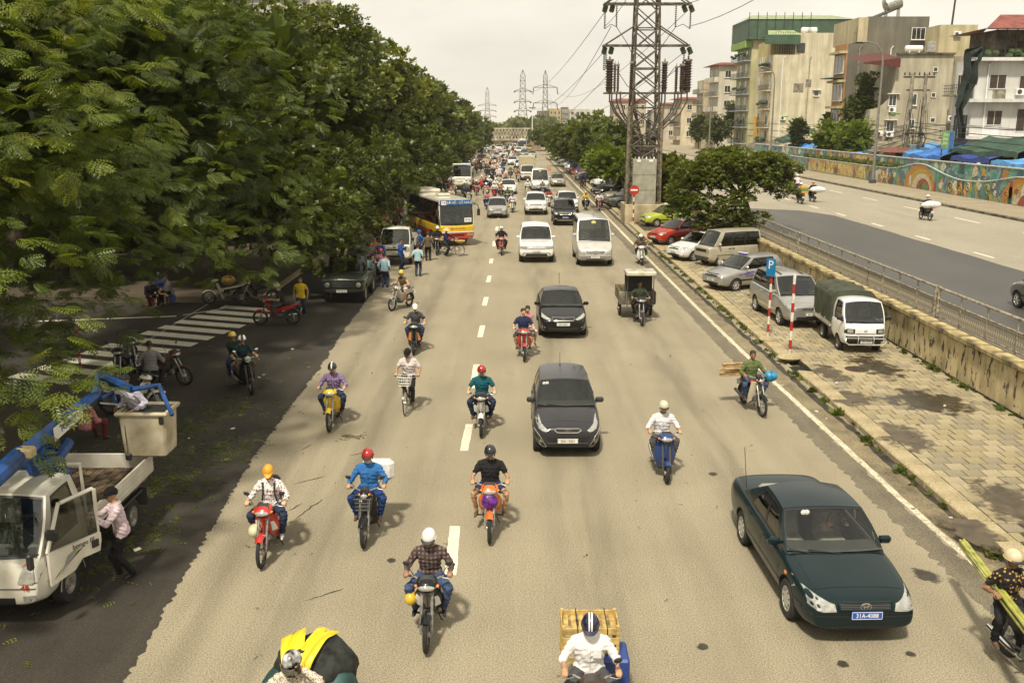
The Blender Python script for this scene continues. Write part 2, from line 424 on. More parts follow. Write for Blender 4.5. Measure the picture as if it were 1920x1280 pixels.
 def rear(s,u):
  p=base(gE); q=roof_edge(1); e=p.lerp(q,u); k=1-s*s
  return V((e.x*s+math.sin(PI*u)*.035*s,e.y+.08*k*(1-u*.4),e.z+k*lerp(.028,.06,u)))
 def roofp(s,u):
  e=roof_edge(u); k=1-s*s; f=front(s,1); r_=rear(s,1)
  return V((e.x*s,lerp(f.y,r_.y,u),e.z+.06*k))
 fr=B(); tr=B(); glass=[]
 def cells(fn,sl,tl,typ,flip=False,sgn=1):
  for i in range(len(sl)-1):
   for j in range(len(tl)-1):
    ty=typ(i,j)
    if ty=='p': fr.k=0; bb=fr
    elif ty=='t': bb=tr
    else: bb=B()
    ns=max(1,int((sl[i+1]-sl[i])*7)); bb.patch(fn,ns,max(1,int((tl[j+1]-tl[j])*4)),sl[i],sl[i+1],tl[j],tl[j+1],flip)
    if ty not in 'pt': glass.append((ty,bb))
 cells(front,[-1,-.955,-.925,.925,.955,1],[0,.05,.93,.97,1],lambda i,j: 'windscreen' if i==2 and j==1 else('p' if i in(0,4)or j==3 else 't'))
 cells(rear,[-1,-.93,-.88,.88,.93,1],[0,.12,.90,.95,1],lambda i,j: ('rear_window' if not sp.get('norear')else 'p')if i==2 and j==1 else('p' if i in(0,4)or j in(0,3)else 't'),True)
 sl=sp.get('sl',[0,.05,.08,.43,.48,.86,.90,1.0]); pat=sp.get('pat','pt1t1tp'); tl=[0,.07,.88,.93,1]
 for sg in(-1,1):
  def sd(s,u,sg=sg): q=side(s,u); return V((q.x*sg,q.y,q.z))
  cells(sd,sl,tl,lambda i,j: 'p' if pat[i]=='p' or j==3 else('side_window' if pat[i]=='1' and j==1 else 't'),sg<0)
 fr.patch(roofp,8,8,-1,1,0,1)
 fr.build('cabin_frame',sp.get('roofmat',pnt),t,50); tr.build('window_trim',TRIM,t,50)
 ctr=V((0,y0+(gB+gD)/2,H-.4))
 for nm,g in glass:
  n0=(g.v[1]-g.v[0]).cross(g.v[2]-g.v[0]);
  cg=sum(g.v,V())/len(g.v); inn=(ctr-cg).normalized()*.006
  g.v=[p+inn for p in g.v]
  g.build(nm,sp.get('screen',GLASS)if nm=='windscreen' else sp.get('sideglass',TINT),t,60)
  # inside: dashboard, floor cover, seats
 it=B(); it.patch(lambda s,u: (lambda e: V((e.x*.97*s,e.y-bulge*.8*(1-s*s)*(1-u),e.z+.055+.02*(1-s*s))))(base(lerp(gA,gE,u))),6,3,-1,1,0.0,.16)
 fz=max(zb+.12,.32); it.box((0,y0+(gA+gE)/2,fz),(W*.84,gE-gA-.2,.04)); it.box((0,y0+gE-.3,(fz+zt(gE))/2),(W*.8,.5,zt(gE)-fz)); it.build('interior',DGREY,t)
 sb=B(); zA=zt(gB+.5)
 for x in(-.36,.36):
  sb.cbox((x,y0+gB+.75,zA-.06),(.48,.16,.66),.05,Euler((-.15,0,0)),(.9,1)); sb.cbox((x,y0+gB+.84,zA+.36),(.25,.09,.17),.03); sb.cbox((x,y0+gB+.45,zA-.36),(.48,.5,.18),.05)
 if sp.get('rows',2)>1: sb.cbox((0,y0+min(gB+1.65,gE-.35),zA-.02),(W*.70,.18,.60),.05)
 sb.build('seat',mat('seat fabric',(.30,.285,.24),.9),t)
 st=B(); st.torus((.36,y0+gB+.22,zA+.13),.17,.014,'y',20,6); o=st.build('steering_wheel',BLACK,t)
 # wheels
 for d in ax:
  for s in(-1,1): add_wheel(t,s*(W/2-sp.get('ww',.2)/2-.02),y0+d,wr,sp.get('ww',.2),sp.get('wheel','alloy'))
  # fittings that follow the body
 def dec(nm,polys,axis,sgn,m,**kw):
  o=None
  for p in polys:
   bb=decal(bv,p,axis,sgn,**kw)
   if bb.f: o=bb.build(nm,m,t,30)
  return o
 for nm,poly,m,mir in sp.get('front',[]):
  dec(nm,[poly]+([mirror(poly)]if mir else[]),'y',-1,m,off=.02 if 'light' in nm else .012)
 for nm,poly,m,mir in sp.get('rear',[]):
  dec(nm,[poly]+([mirror(poly)]if mir else[]),'y',1,m,off=.008)
 for nm,poly,m in sp.get('topd',[]):
  dec(nm,[[(x,y0+d)for x,d in poly]],'z',1,m,off=.005)
 for nm,poly,m in sp.get('side',[]):
  for s in(-1,1): dec(nm,[[(y0+d,z)for d,z in poly]],'x',s,m,off=.004 if nm=='door' else .009,res=.12)
 for d,z in sp.get('handles',[]):
  for s in(-1,1):
   h=bv.ray_cast(V((s*5,y0+d,z)),V((-s,0,0)))[0]
   if h: hb=B(); hb.cbox((0,0,0),(.04,.17,.032),.012); hb.build('door_handle',sp.get('hmat',pnt),t,loc=(h.x+s*.012,h.y,h.z))
 if sp.get('mirror',1):
  for s in(-1,1):
   p=side(sp.get('mirs',.09),.10); mb=B(); mz=sp.get('mz',0)
   mb.cbox((s*(p.x+.12),p.y-.03,p.z+.05+mz),(.20,.10,.13+mz*.3),.035); mb.cyl((s*(p.x-.02),p.y,p.z+.0),(s*(p.x+.08),p.y,p.z+.03),.025,n=8)
   mo=mb.build('wing_mirror',sp.get('mirmat',pnt),t,50)
   gb=B(); gb.quad(*[(s*(p.x+.12)+dx,p.y+.0215,p.z+.05+mz+dz)for dx,dz in((-.08,-.045),(.08,-.045),(.08,.045),(-.08,.045))]); gb.build('mirror_glass',CHROME,mo)
 if sp.get('wipers',1):
  for x in(-.05,.42):
   wb_=B(); pa=front(max(-.9,min(.9,x/base(gA).x*-1)),.03); pb=front(max(-.93,min(.93,(-x-.50)/base(gA).x)),.10)
   wb_.tube([pa+V((0,-.02,.012)),pb+V((0,-.02,.016))],.011,5); wb_.build('wiper',BLACK,t)
 info=dict(t=t,bv=bv,y0=y0,front=front,side=side,roofp=roofp,zt=zt,hw=hw,rear=rear,dec=dec)
 t['_']=1; del t['_']
 return t,info
def front_hit(i,x,z):
 h=i['bv'].ray_cast(V((x,-30,z)),V((0,1,0)))[0]; return h
def emblem(i,z,kind,r=.055,x=0):
 h=front_hit(i,x,z)
 if h is None: return
 b=B()
 if kind=='ovals':
  def el(cx,cz,rx,rz): b.tube([(cx+rx*math.cos(a),0,cz+rz*math.sin(a))for a in arc(18,0,2*PI)[:-1]],r*.10,5,closed=True)
  el(0,0,r*1.3,r*.85); el(0,0,r*.42,r*.82); el(0,r*.38,r*.85,r*.40)
 elif kind=='star':
  b.torus((0,0,0),r,r*.1,'y',18,5)
  for k in range(3):
   a=PI/2+k*2*PI/3; b.cyl((0,0,0),(r*math.cos(a),0,r*math.sin(a)),r*.14,r*.05,5)
 elif kind=='letters':
  b.tube([(r*1.7*math.cos(a),0,r*.8*math.sin(a))for a in arc(20,0,2*PI)[:-1]],r*.1,5,closed=True)
  o=b.build('emblem',CHROME,i['t'],loc=(h.x,h.y-.02,h.z)); text('emblem_lettering','KIA',r*1.1,CHROME,o,(0,-.004,0)); return
 elif kind=='diamonds':
  for k in range(3):
   a=PI/2+k*2*PI/3; c,s_=math.cos(a),math.sin(a)
   b.prism([(0,0),(r*.5*c-r*.3*s_,r*.5*s_+r*.3*c),(r*c,r*s_),(r*.5*c+r*.3*s_,r*.5*s_-r*.3*c)],'y',-.006,.006)
 else:
  b.tube([(r*1.2*math.cos(a),0,r*.7*math.sin(a))for a in arc(16,0,2*PI)[:-1]],r*.14,5,closed=True); b.tube([(-r*.5,0,-r*.4),(-r*.1,0,r*.4)],r*.1,5); b.tube([(r*.1,0,-r*.4),(r*.5,0,r*.4)],r*.1,5); b.tube([(-r*.3,0,0),(r*.3,0,0)],r*.1,5)
 b.build('emblem',CHROME,i['t'],loc=(h.x,h.y-.02,h.z))
def front_plate(i,z,txt,style='w',x=0,w=.46,h=.11):
 p=front_hit(i,x,z);
 if p is None: p=V((x,i['y0'],z))
 return plate(i['t'],x,p.y-.022,z,txt,style,w=w,h=h)
def bars(i,x0,x1,zs,m=CHROME,r=.009,name='grille_bar'):
 for z in zs:
  ps=[]
  for k in range(9):
   x=lerp(x0,x1,k/8); h=front_hit(i,x,z)
   if h: ps.append(h+V((0,-.016,0)))
  if len(ps)>2: b=B(); b.tube(ps,r,5); b.build(name,m,i['t'])
def outline(i,poly,m=CHROME,r=.01,name='grille_surround',mir=False):
 for pl in([poly,mirror(poly)]if mir else[poly]):
  ps=[]
  for a,c in zip(pl,pl[1:]+pl[:1]):
   for k in range(4):
    h=front_hit(i,lerp(a[0],c[0],k/4),lerp(a[1],c[1],k/4))
    if h: ps.append(h+V((0,-.012,0)))
  if len(ps)>3: b=B(); b.tube(ps,r,5,closed=True); b.build(name,m,i['t'])
def roof_thing(i,nm,s,u,b,m):
 p=i['roofp'](s,u); return b.build(nm,m,i['t'],loc=p)
def doors(gA,gE,z0,zs,splits,top):
 out=[]
 for a,c in zip(splits,splits[1:]):
  out.append(('door',[(a+.015,z0),(c-.015,z0),(c-.015,zs),(a+.015,zs)],None))
 return out
 # ---- specs
def spec_sedan(): return dict(L=4.76,W=1.785,H=1.43,wb=2.67,fo=.95,wr=.315,zb=.21,top=[(0,.64),(.06,.72),(.30,.785),(1.25,.915),(2.4,.93),(3.6,.955),(4.1,.985),(4.6,.955),(4.76,.82)],gA=1.32,gB=2.02,gD=3.02,gE=3.82,rw=.735,bulge=.14,cf=.20,df=.75,sl=[0,.10,.12,.44,.485,.80,.84,.87,1.0],pat='pt1t1tpp',wheel='cover',crown=.035)
def spec_hatch(): return dict(L=3.6,W=1.60,H=1.49,wb=2.385,fo=.71,wr=.285,zb=.20,top=[(0,.66),(.06,.74),(.30,.83),(.95,.99),(2.0,.99),(3.0,1.02),(3.45,1.0),(3.6,.85)],gA=.98,gB=1.72,gD=3.15,gE=3.52,rw=.74,bulge=.13,cf=.22,df=.75,sl=[0,.09,.115,.44,.48,.80,.84,1.0],pat='pt1t1tp',crown=.04,cr=.14)
def spec_compact(): return dict(L=4.48,W=1.775,H=1.46,wb=2.65,fo=.90,wr=.315,zb=.20,top=[(0,.64),(.06,.72),(.35,.80),(1.2,.97),(2.4,.99),(3.6,1.03),(4.3,1.03),(4.48,.86)],gA=1.22,gB=2.02,gD=2.95,gE=3.75,rw=.735,bulge=.13,cf=.22,df=.8,sl=[0,.09,.115,.44,.48,.80,.84,1.0],pat='pt1t1tp',crown=.04)
def spec_suv(L=4.75,W=1.88,H=1.80): return dict(L=L,W=W,H=H,wb=2.80,fo=.88,wr=.365,zb=.30,top=[(0,.85),(.05,.96),(.3,1.03),(1.2,1.14),(2.4,1.16),(4.2,1.19),(4.65,1.17),(4.78,.95)],gA=1.28,gB=1.95,gD=4.1,gE=4.58,rw=.78,bulge=.10,cf=.13,df=.6,cr=.08,sq=.35,sl=[0,.08,.10,.37,.41,.67,.70,.92,.95,1.0],pat='pt1t1t1tp',ww=.24,crown=.04)
# ------------------------------------------------------------------ people: one continuous surface each, facing -Y
SKIN=mat('skin tan',(.42,.235,.125),.55,var=.08,vs=12); SKIN2=mat('skin brown',(.27,.14,.075),.55,var=.08,vs=12); SKIN3=mat('skin light',(.52,.32,.20),.55,var=.06,vs=12)
HAIR=mat('black hair',(.012,.010,.009),.55,var=.2,vs=50,bump=.4,bs=120); EYE=plastic('eye',(.012,.009,.008),.2); LIP=mat('lip',(.26,.10,.07),.6)
SHOE=mat('black shoe',(.02,.018,.017),.35); SANDAL=mat('brown sandal',(.10,.05,.025),.6)
DENIM=cloth('dark denim',(.030,.042,.085),(.018,.024,.05)); BLKCLOTH=cloth('black',(.018,.017,.018)); JEANS=cloth('blue jeans',(.06,.09,.17),(.035,.05,.10))
GREYTR=cloth('grey trouser',(.07,.07,.075)); KHAKI=cloth('khaki short',(.32,.25,.15)); WHITEC=cloth('white shirt',(.72,.70,.67),(.60,.58,.56)); NAVYC=cloth('navy',(.02,.028,.07))
def pattern(key,c1,c2,kind='check',scale=28.,c3=None):
 k='cloth '+key
 if k in MATS: return MATS[k]
 m=mat(k,c1,.85,bump=1.,bs=13,spec=.2); n,l,p=nodes_of(m)
 tc=n.new('ShaderNodeTexCoord'); mx=n.new('ShaderNodeMix'); mx.data_type='RGBA'
 mx.inputs[6].default_value=(*c1,1); mx.inputs[7].default_value=(*c2,1)
 if kind=='check':
  fac=None
  for d in('X','Z'):
   w=n.new('ShaderNodeTexWave'); w.bands_direction=d; w.inputs['Scale'].default_value=scale; w.inputs['Distortion'].default_value=.6; l.new(tc.outputs['Object'],w.inputs['Vector'])
   if fac is None: fac=w.outputs['Fac']
   else:
    a=n.new('ShaderNodeMath'); a.operation='MULTIPLY'; l.new(fac,a.inputs[0]); l.new(w.outputs['Fac'],a.inputs[1]); fac=a.outputs[0]
 elif kind=='stripe':
  w=n.new('ShaderNodeTexWave'); w.bands_direction='X'; w.inputs['Scale'].default_value=scale; l.new(tc.outputs['Object'],w.inputs['Vector']); fac=w.outputs['Fac']
 else:
  w=n.new('ShaderNodeTexVoronoi'); w.inputs['Scale'].default_value=scale; l.new(tc.outputs['Object'],w.inputs['Vector'])
  mr=n.new('ShaderNodeMapRange'); mr.inputs[1].default_value=.30; mr.inputs[2].default_value=.38; mr.inputs[3].default_value=1; mr.inputs[4].default_value=0; l.new(w.outputs['Distance'],mr.inputs[0]); fac=mr.outputs[0]
  if c3:
   m2=n.new('ShaderNodeMix'); m2.data_type='RGBA'; m2.inputs[6].default_value=(*c2,1); m2.inputs[7].default_value=(*c3,1)
   sp=n.new('ShaderNodeSeparateColor'); l.new(w.outputs['Color'],sp.inputs[0]); g=n.new('ShaderNodeMath'); g.operation='GREATER_THAN'; g.inputs[1].default_value=.5; l.new(sp.outputs[0],g.inputs[0]); l.new(g.outputs[0],m2.inputs[0]); l.new(m2.outputs[2],mx.inputs[7])
 l.new(fac,mx.inputs[0]); l.new(mx.outputs[2],p.inputs['Base Color']); return m
def cone_b(b,p0,p1,r0,r1,n=10,flat=1.):
 p0,p1=V(p0),V(p1); d=(p1-p0)
 if d.length<1e-5: d=V((0,0,1e-4))
 d.normalize()
 b.tube([p0-d*r0*.97,p0-d*r0*.7,p0,p1,p1+d*r1*.7,p1+d*r1*.97],[r0*.22,r0*.71,r0,r1,r1*.71,r1*.22],n,flat=flat)
def remesh(b,voxel,sm=2):
 o=b.build('tmp',BLACK,ang=0); md=o.modifiers.new('r','REMESH'); md.mode='VOXEL'; md.voxel_size=voxel
 if sm: s=o.modifiers.new('s','SMOOTH'); s.factor=.5; s.iterations=sm
 me=evaluated(o); od=o.data; bpy.data.objects.remove(o); bpy.data.meshes.remove(od); return me
HANDS={}; PJ=random.Random(77)
def hand(curl,mirror_,voxel):
 k=(curl,mirror_,voxel)
 if k in HANDS: return HANDS[k]
 b=B(); s=-1 if mirror_ else 1
 cone_b(b,(0,-.03,0),(0,.01,0),.026,.028,8);
 for x in(-.028,-.01,.01,.028): cone_b(b,(x*.75*s,.005,0),(x*s,.078,.0),.017,.0125,8)
 cs={'grip': (50,75,55),'relax': (18,26,20),'flat': (6,10,8)}[curl]
 for x,ln in((.031,.9),(.0105,1.0),(-.0105,.95),(-.031,.75)):
  p=V((x*s,.08,0)); a=0
  for q,sl,r0,r1 in zip(cs,(.042,.028,.022),(.0105,.0095,.0085),(.0095,.0085,.0075)):
   a+=R(q); e=p+V((x*.06*s,math.cos(a),-math.sin(a)))*sl*ln; cone_b(b,p,e,r0,r1,7); p=e
 t=[(.022,.012,-.004),(.046,.040,-.016 if curl!='grip' else-.026),(.050 if curl!='grip' else .034,.072,-.022 if curl!='grip' else-.046),(.048 if curl!='grip' else .014,.094,-.026 if curl!='grip' else-.056)]
 for(p,q),r0,r1 in zip(zip(t,t[1:]),(.0155,.0125,.010),(.0125,.010,.009)): cone_b(b,(p[0]*s,p[1],p[2]),(q[0]*s,q[1],q[2]),r0,r1,7)
 me=remesh(b,voxel,1); vs=np.empty(len(me.vertices)*3); me.vertices.foreach_get('co',vs); fs=[tuple(p.vertices)for p in me.polygons]; bpy.data.meshes.remove(me)
 HANDS[k]=(vs.reshape(-1,3),fs); return HANDS[k]
def ik(a,c,l1,l2,pole):
 a,c=V(a),V(c); d=c-a; L=min(d.length,(l1+l2)*.995); d.normalize(); x=(l1*l1-l2*l2+L*L)/(2*L); h=math.sqrt(max(0,l1*l1-x*x))
 pl=V(pole); pl-=d*pl.dot(d); pl.normalize(); return a+d*x+pl*h
def person(label,loc,rz,pose,look,group=None,cat='person',voxel=.018,name='person'):
 """pose: pelvis, lean, hands (right, left), feet (right, left), head yaw and pitch; the person's own right hand is at -X"""
 sc=look.get('s',1.); fem=look.get('fem',0); P=V(pose['pelvis']); ln=R(pose.get('lean',8)+(PJ.uniform(-4,5)if 'lean' not in pose or pose['lean']==9 else 0)); sd=R(pose.get('side',0)); u=V((math.sin(sd),-math.sin(ln),math.cos(ln))).normalized(); X=V((1,0,-math.sin(sd))).normalized(); fw=X.cross(u)
 tw=Matrix.Rotation(R(pose.get('twist',0)),3,'Z'); X2=tw@X
 wid=look.get('w',1.07)*(.92 if fem else 1); prims=[]; b=B()
 shirt_add=look.get('loose',.008)
 def cone(p0,p1,r0,r1,reg,flat=1.): cone_b(b,p0,p1,r0,r1,flat=flat); prims.append((reg,np.array(p0),np.array(p1),r0,r1))
 at=lambda h,f=0: P+u*h*sc+fw*f
 # torso as stacked ellipses
 rows=[(-.075,.158,.125),(.0,.165,.122),(.11,.146,.108),(.24,.158,.112),(.34,.176,.112),(.405,.164,.090),(.455,.108,.070),(.50,.058,.055)]
 rings=[]
 for h,rx,ry in rows:
  c=at(h,.012 if .2<h<.4 else 0); f=(rx+shirt_add)*wid; g=ry+shirt_add; xx=X.lerp(X2,min(1,max(0,h/.35))).normalized(); ff=xx.cross(u)*-1
  rings.append([c+xx*(math.cos(a)*f)+ff*(math.sin(a)*g)for a in arc(16,0,2*PI)[:-1]])
 b.loft(rings)
 for(h0,a0,c0),(h1,a1,c1)in zip(rows,rows[1:]):
  reg='shirt' if h1<.49 else 'skin'
  for sx in(-.45,0,.45): prims.append((reg,np.array(at(h0)+X*a0*sx),np.array(at(h1)+X*a1*sx),c0+shirt_add,c1+shirt_add))
 neck=at(.50); hp=R(pose.get('pitch',12)); hyaw=R(pose.get('yaw',PJ.uniform(-14,14)))
 hc=neck+V((0,-.035,.128))*sc+V((math.sin(sd)*.1,-math.sin(ln)*.06,0)); Mh=Matrix.Translation(hc)@Matrix.Rotation(hyaw,4,'Z')@Matrix.Rotation(hp,4,'X')@Matrix.Scale(sc,4)
 H=lambda x,y,z: Mh@V((x,y,z))
 cone(at(.47),hc+V((0,.012,-.04)),.056,.050,'skin')
 ell0=B(Mh); ell0.ell((0,.008,.022),(.077,.096,.098),16,12); base=len(b.v); b.v+=ell0.v; b.f+=[tuple(i+base for i in f)for f in ell0.f]; b.m+=ell0.m
 prims.append(('skin',np.array(H(0,.0,.0)),np.array(H(0,.01,.05)),.085,.08))
 cone(H(0,-.025,-.035),H(0,-.052,-.088),.062,.030,'skin'); cone(H(0,-.083,.012),H(0,-.102,-.022),.010,.016,'skin')
 for s in(-1,1): cone(H(s*.079,.008,.018),H(s*.082,.014,-.022),.014,.010,'skin'); cone(H(s*.03,-.066,-.01),H(s*.045,-.05,-.03),.026,.024,'skin')
 # arms
 slv=look.get('sleeve','long'); hands_w=[]
 for k,s in((0,-1),(1,1)):
  sh=at(.398)+X2*(s*.170*wid)*sc; cone(at(.455)+X2*(s*.04),sh+u*.005,.060,.058,'shirt'); tgt=pose['hands'][k]
  if tgt is None: continue
  tgt=V(tgt); pole=pose.get('elbow',(s*.50,.35,-.8))if not isinstance(pose.get('elbow'),dict)else pose['elbow'].get(k,(s*.5,.35,-.8))
  if 'elbow' in pose and not isinstance(pose['elbow'],dict): pole=(pole[0]*s,pole[1],pole[2])
  l1,l2=.28*sc,.255*sc; d=tgt-sh
  if d.length>(l1+l2)*.98: tgt=sh+d.normalized()*(l1+l2)*.98
  el=ik(sh,tgt,l1,l2,pole)
  add=.012 if slv=='long' else .010
  if slv=='none': cone(sh,el,.050,.040,'skin')
  elif slv=='short':
   mid=sh.lerp(el,.60); cone(sh,mid,.056+add,.052+add,'shirt'); cone(mid,el,.044,.039,'skin')
  else: cone(sh,el,.055+add,.043+add,'shirt')
  if slv=='long': cone(el,el.lerp(tgt,.86),.043+add,.033+add*.7,'shirt'); cone(el.lerp(tgt,.8),tgt,.028,.024,'skin')
  else:
   cone(el,tgt,.040,.026,'skin')
   if slv=='roll': cone(sh,el,.055+add,.048+add,'shirt'); cone(el,el.lerp(tgt,.2),.046+add,.043+add,'shirt')
  hands_w.append((k,el,tgt))
  # legs
 short=look.get('shorts',0); hipw=.088
 for k,s in((0,-1),(1,1)):
  an=pose['feet'][k]
  if an is None: continue
  hip=P+X*(s*hipw)+V((0,0,-.02)); an=V(an); pole=pose.get('knee',(s*.25,-1,.3)); pole=(abs(pole[0])*s,pole[1],pole[2])if 'knee' in pose else pole
  kn=ik(hip,an,.43*sc,.41*sc,pole); add=.014
  cone(hip,hip.lerp(kn,.6),.088+add,.072+add,'pants'); cone(hip.lerp(kn,.6),kn,.070+(add if not short else 0),.056+(add if not short else 0),'pants' if short<2 else 'skin')
  if short: cone(kn,kn.lerp(an,.35),.052,.056,'skin'); cone(kn.lerp(an,.35),an,.055,.036,'skin')
  else: cone(kn,kn.lerp(an,.35),.056+add,.056+add,'pants'); cone(kn.lerp(an,.35),an,.055+add,.045+add,'pants')
  td=V(pose.get('toe',(0,-1,-.12)))if not isinstance(pose.get('toe'),dict)else V(pose['toe'][k]); td=(td+V((s*.18,0,0))).normalized()
  heel=an+V((0,0,-.05))-td*.035; toe=an+V((0,0,-.06))+td*.145
  cone(heel,heel.lerp(toe,.55),.036,.040,'shoe'); cone(heel.lerp(toe,.55),toe,.040,.028,'shoe')
 me=remesh(b,voxel,2); N=len(me.polygons)
 order=['skin','shirt','pants','shoe']; mats=[look.get('skin',SKIN),look.get('shirt',WHITEC),look.get('pants',DENIM),look.get('shoe',SHOE)]
 vs=np.empty(len(me.vertices)*3); me.vertices.foreach_get('co',vs); vs=vs.reshape(-1,3); fs=[tuple(p.vertices)for p in me.polygons]
 nr=np.empty(len(vs)*3); me.vertices.foreach_get('normal',nr); nr=nr.reshape(-1,3); fa=np.clip((np.linalg.norm(vs-np.array(hc),axis=1)-.19)*8,0,1)*np.clip((vs[:,2]-.16)*6,0,1)
 ph=PJ.uniform(0,6); wv=np.sin(vs@np.array([31.,22.,58.])+ph+2.2*np.sin(vs@np.array([-24.,17.,21.])+ph))+.6*np.sin(vs@np.array([-62.,30.,75.])+1.7*np.sin(vs@np.array([33.,28.,-19.])+ph)); vs=vs+nr*(wv*fa*.0062)[:,None]
 ctr=np.empty(N*3); me.polygons.foreach_get('center',ctr); ctr=ctr.reshape(-1,3); best=np.full(N,9.); reg=np.zeros(N,int); bpy.data.meshes.remove(me)
 for rg,p0,p1,r0,r1 in prims:
  d=p1-p0; tt=np.clip(((ctr-p0)@d)/max(1e-9,d@d),0,1); dist=np.linalg.norm(ctr-(p0+tt[:,None]*d),axis=1)-(r0+(r1-r0)*tt)
  m=dist<best; best[m]=dist[m]; reg[m]=order.index(rg)
 hem=look.get('hem',-.10)
 hz=(ctr-np.array(P))@np.array(u); near=np.abs((ctr-np.array(P))@np.array(X))<.21
 reg[(reg==1)&(hz<hem)]=2
 V_,F_,M_=[vs],list(fs),list(reg); n=len(vs)
 for k,el,tgt in hands_w:
  curl=pose.get('curl','grip'); curl=curl[k]if isinstance(curl,(tuple,list))else curl
  hv,hf=hand(curl,k==1,.0095 if voxel<.018 else .0125)
  Y=(tgt-el).normalized()if curl!='grip' else((tgt-el).normalized()*.5+V(pose.get('hdir',(0,-1,-.15)))).normalized()
  pn=V(pose.get('palm',(0,0,-1)))if curl=='grip' else V(pose.get('palm2',((1 if k==0 else-1),0,0)))
  Z=-(pn-Y*pn.dot(Y)).normalized(); Xh=Y.cross(Z)
  A=np.array([Xh,Y,Z]).T*sc; hvw=hv@A.T+np.array(tgt);
  V_.append(hvw); F_+=[tuple(i+n for i in f)for f in hf]; M_+=[0]*len(hf); n+=len(hv)
 me=bpy.data.meshes.new(name); me.from_pydata(np.concatenate(V_).tolist(),[],F_)
 for m in mats: me.materials.append(m)
 me.polygons.foreach_set('material_index',np.array(M_,dtype=np.int32)); smooth(me,180)
 me.polygons.foreach_set('use_smooth',[True]*len(me.polygons))
 o=obj(name,me,None,loc,rz,label,cat,group)
 face_parts(o,Mh,look,voxel)
 if look.get('collar'):
  cb=B(); c0=at(.462);
  for s in(-1,1):
   cb.patch(lambda a,t,s=s: c0+X*(s*math.sin(PI*a)*(.066+.03*t))+fw*(math.cos(PI*a)*(.066+.035*t))+u*(.045-.05*t-.012*math.cos(PI*a)),8,2,.03,1,0,1,s>0)
  cb.build('collar',look['shirt'],o,60)
  pb=B(); pb.tube([at(h,.118+shirt_add+(.012 if .2<h<.4 else-.004))for h in(.02,.12,.24,.36)],.008,5,flat=.5); pb.build('button_placket',look['shirt'],o)
 o['_']=1; del o['_']
 return o,dict(at=at,H=H,Mh=Mh,X=X,u=u,fw=fw,neck=neck,hands=hands_w)
def dome(Mh,r,c,z0,nu=20,nv=9,brim=None,k0=0):
 b=B(Mh)
 def fn(a,t):
  th=t*(PI/2+z0); ph=a*2*PI; return V((c[0]+r[0]*math.sin(th)*math.cos(ph),c[1]+r[1]*math.sin(th)*math.sin(ph),c[2]+r[2]*math.cos(th)))
 b.patch(fn,nu,nv,0,1,.001,1,True)
 rim=[fn(a,1)for a in arc(nu,0,1)[:-1]]; b.tube(rim,.007,5,closed=True); return b,fn
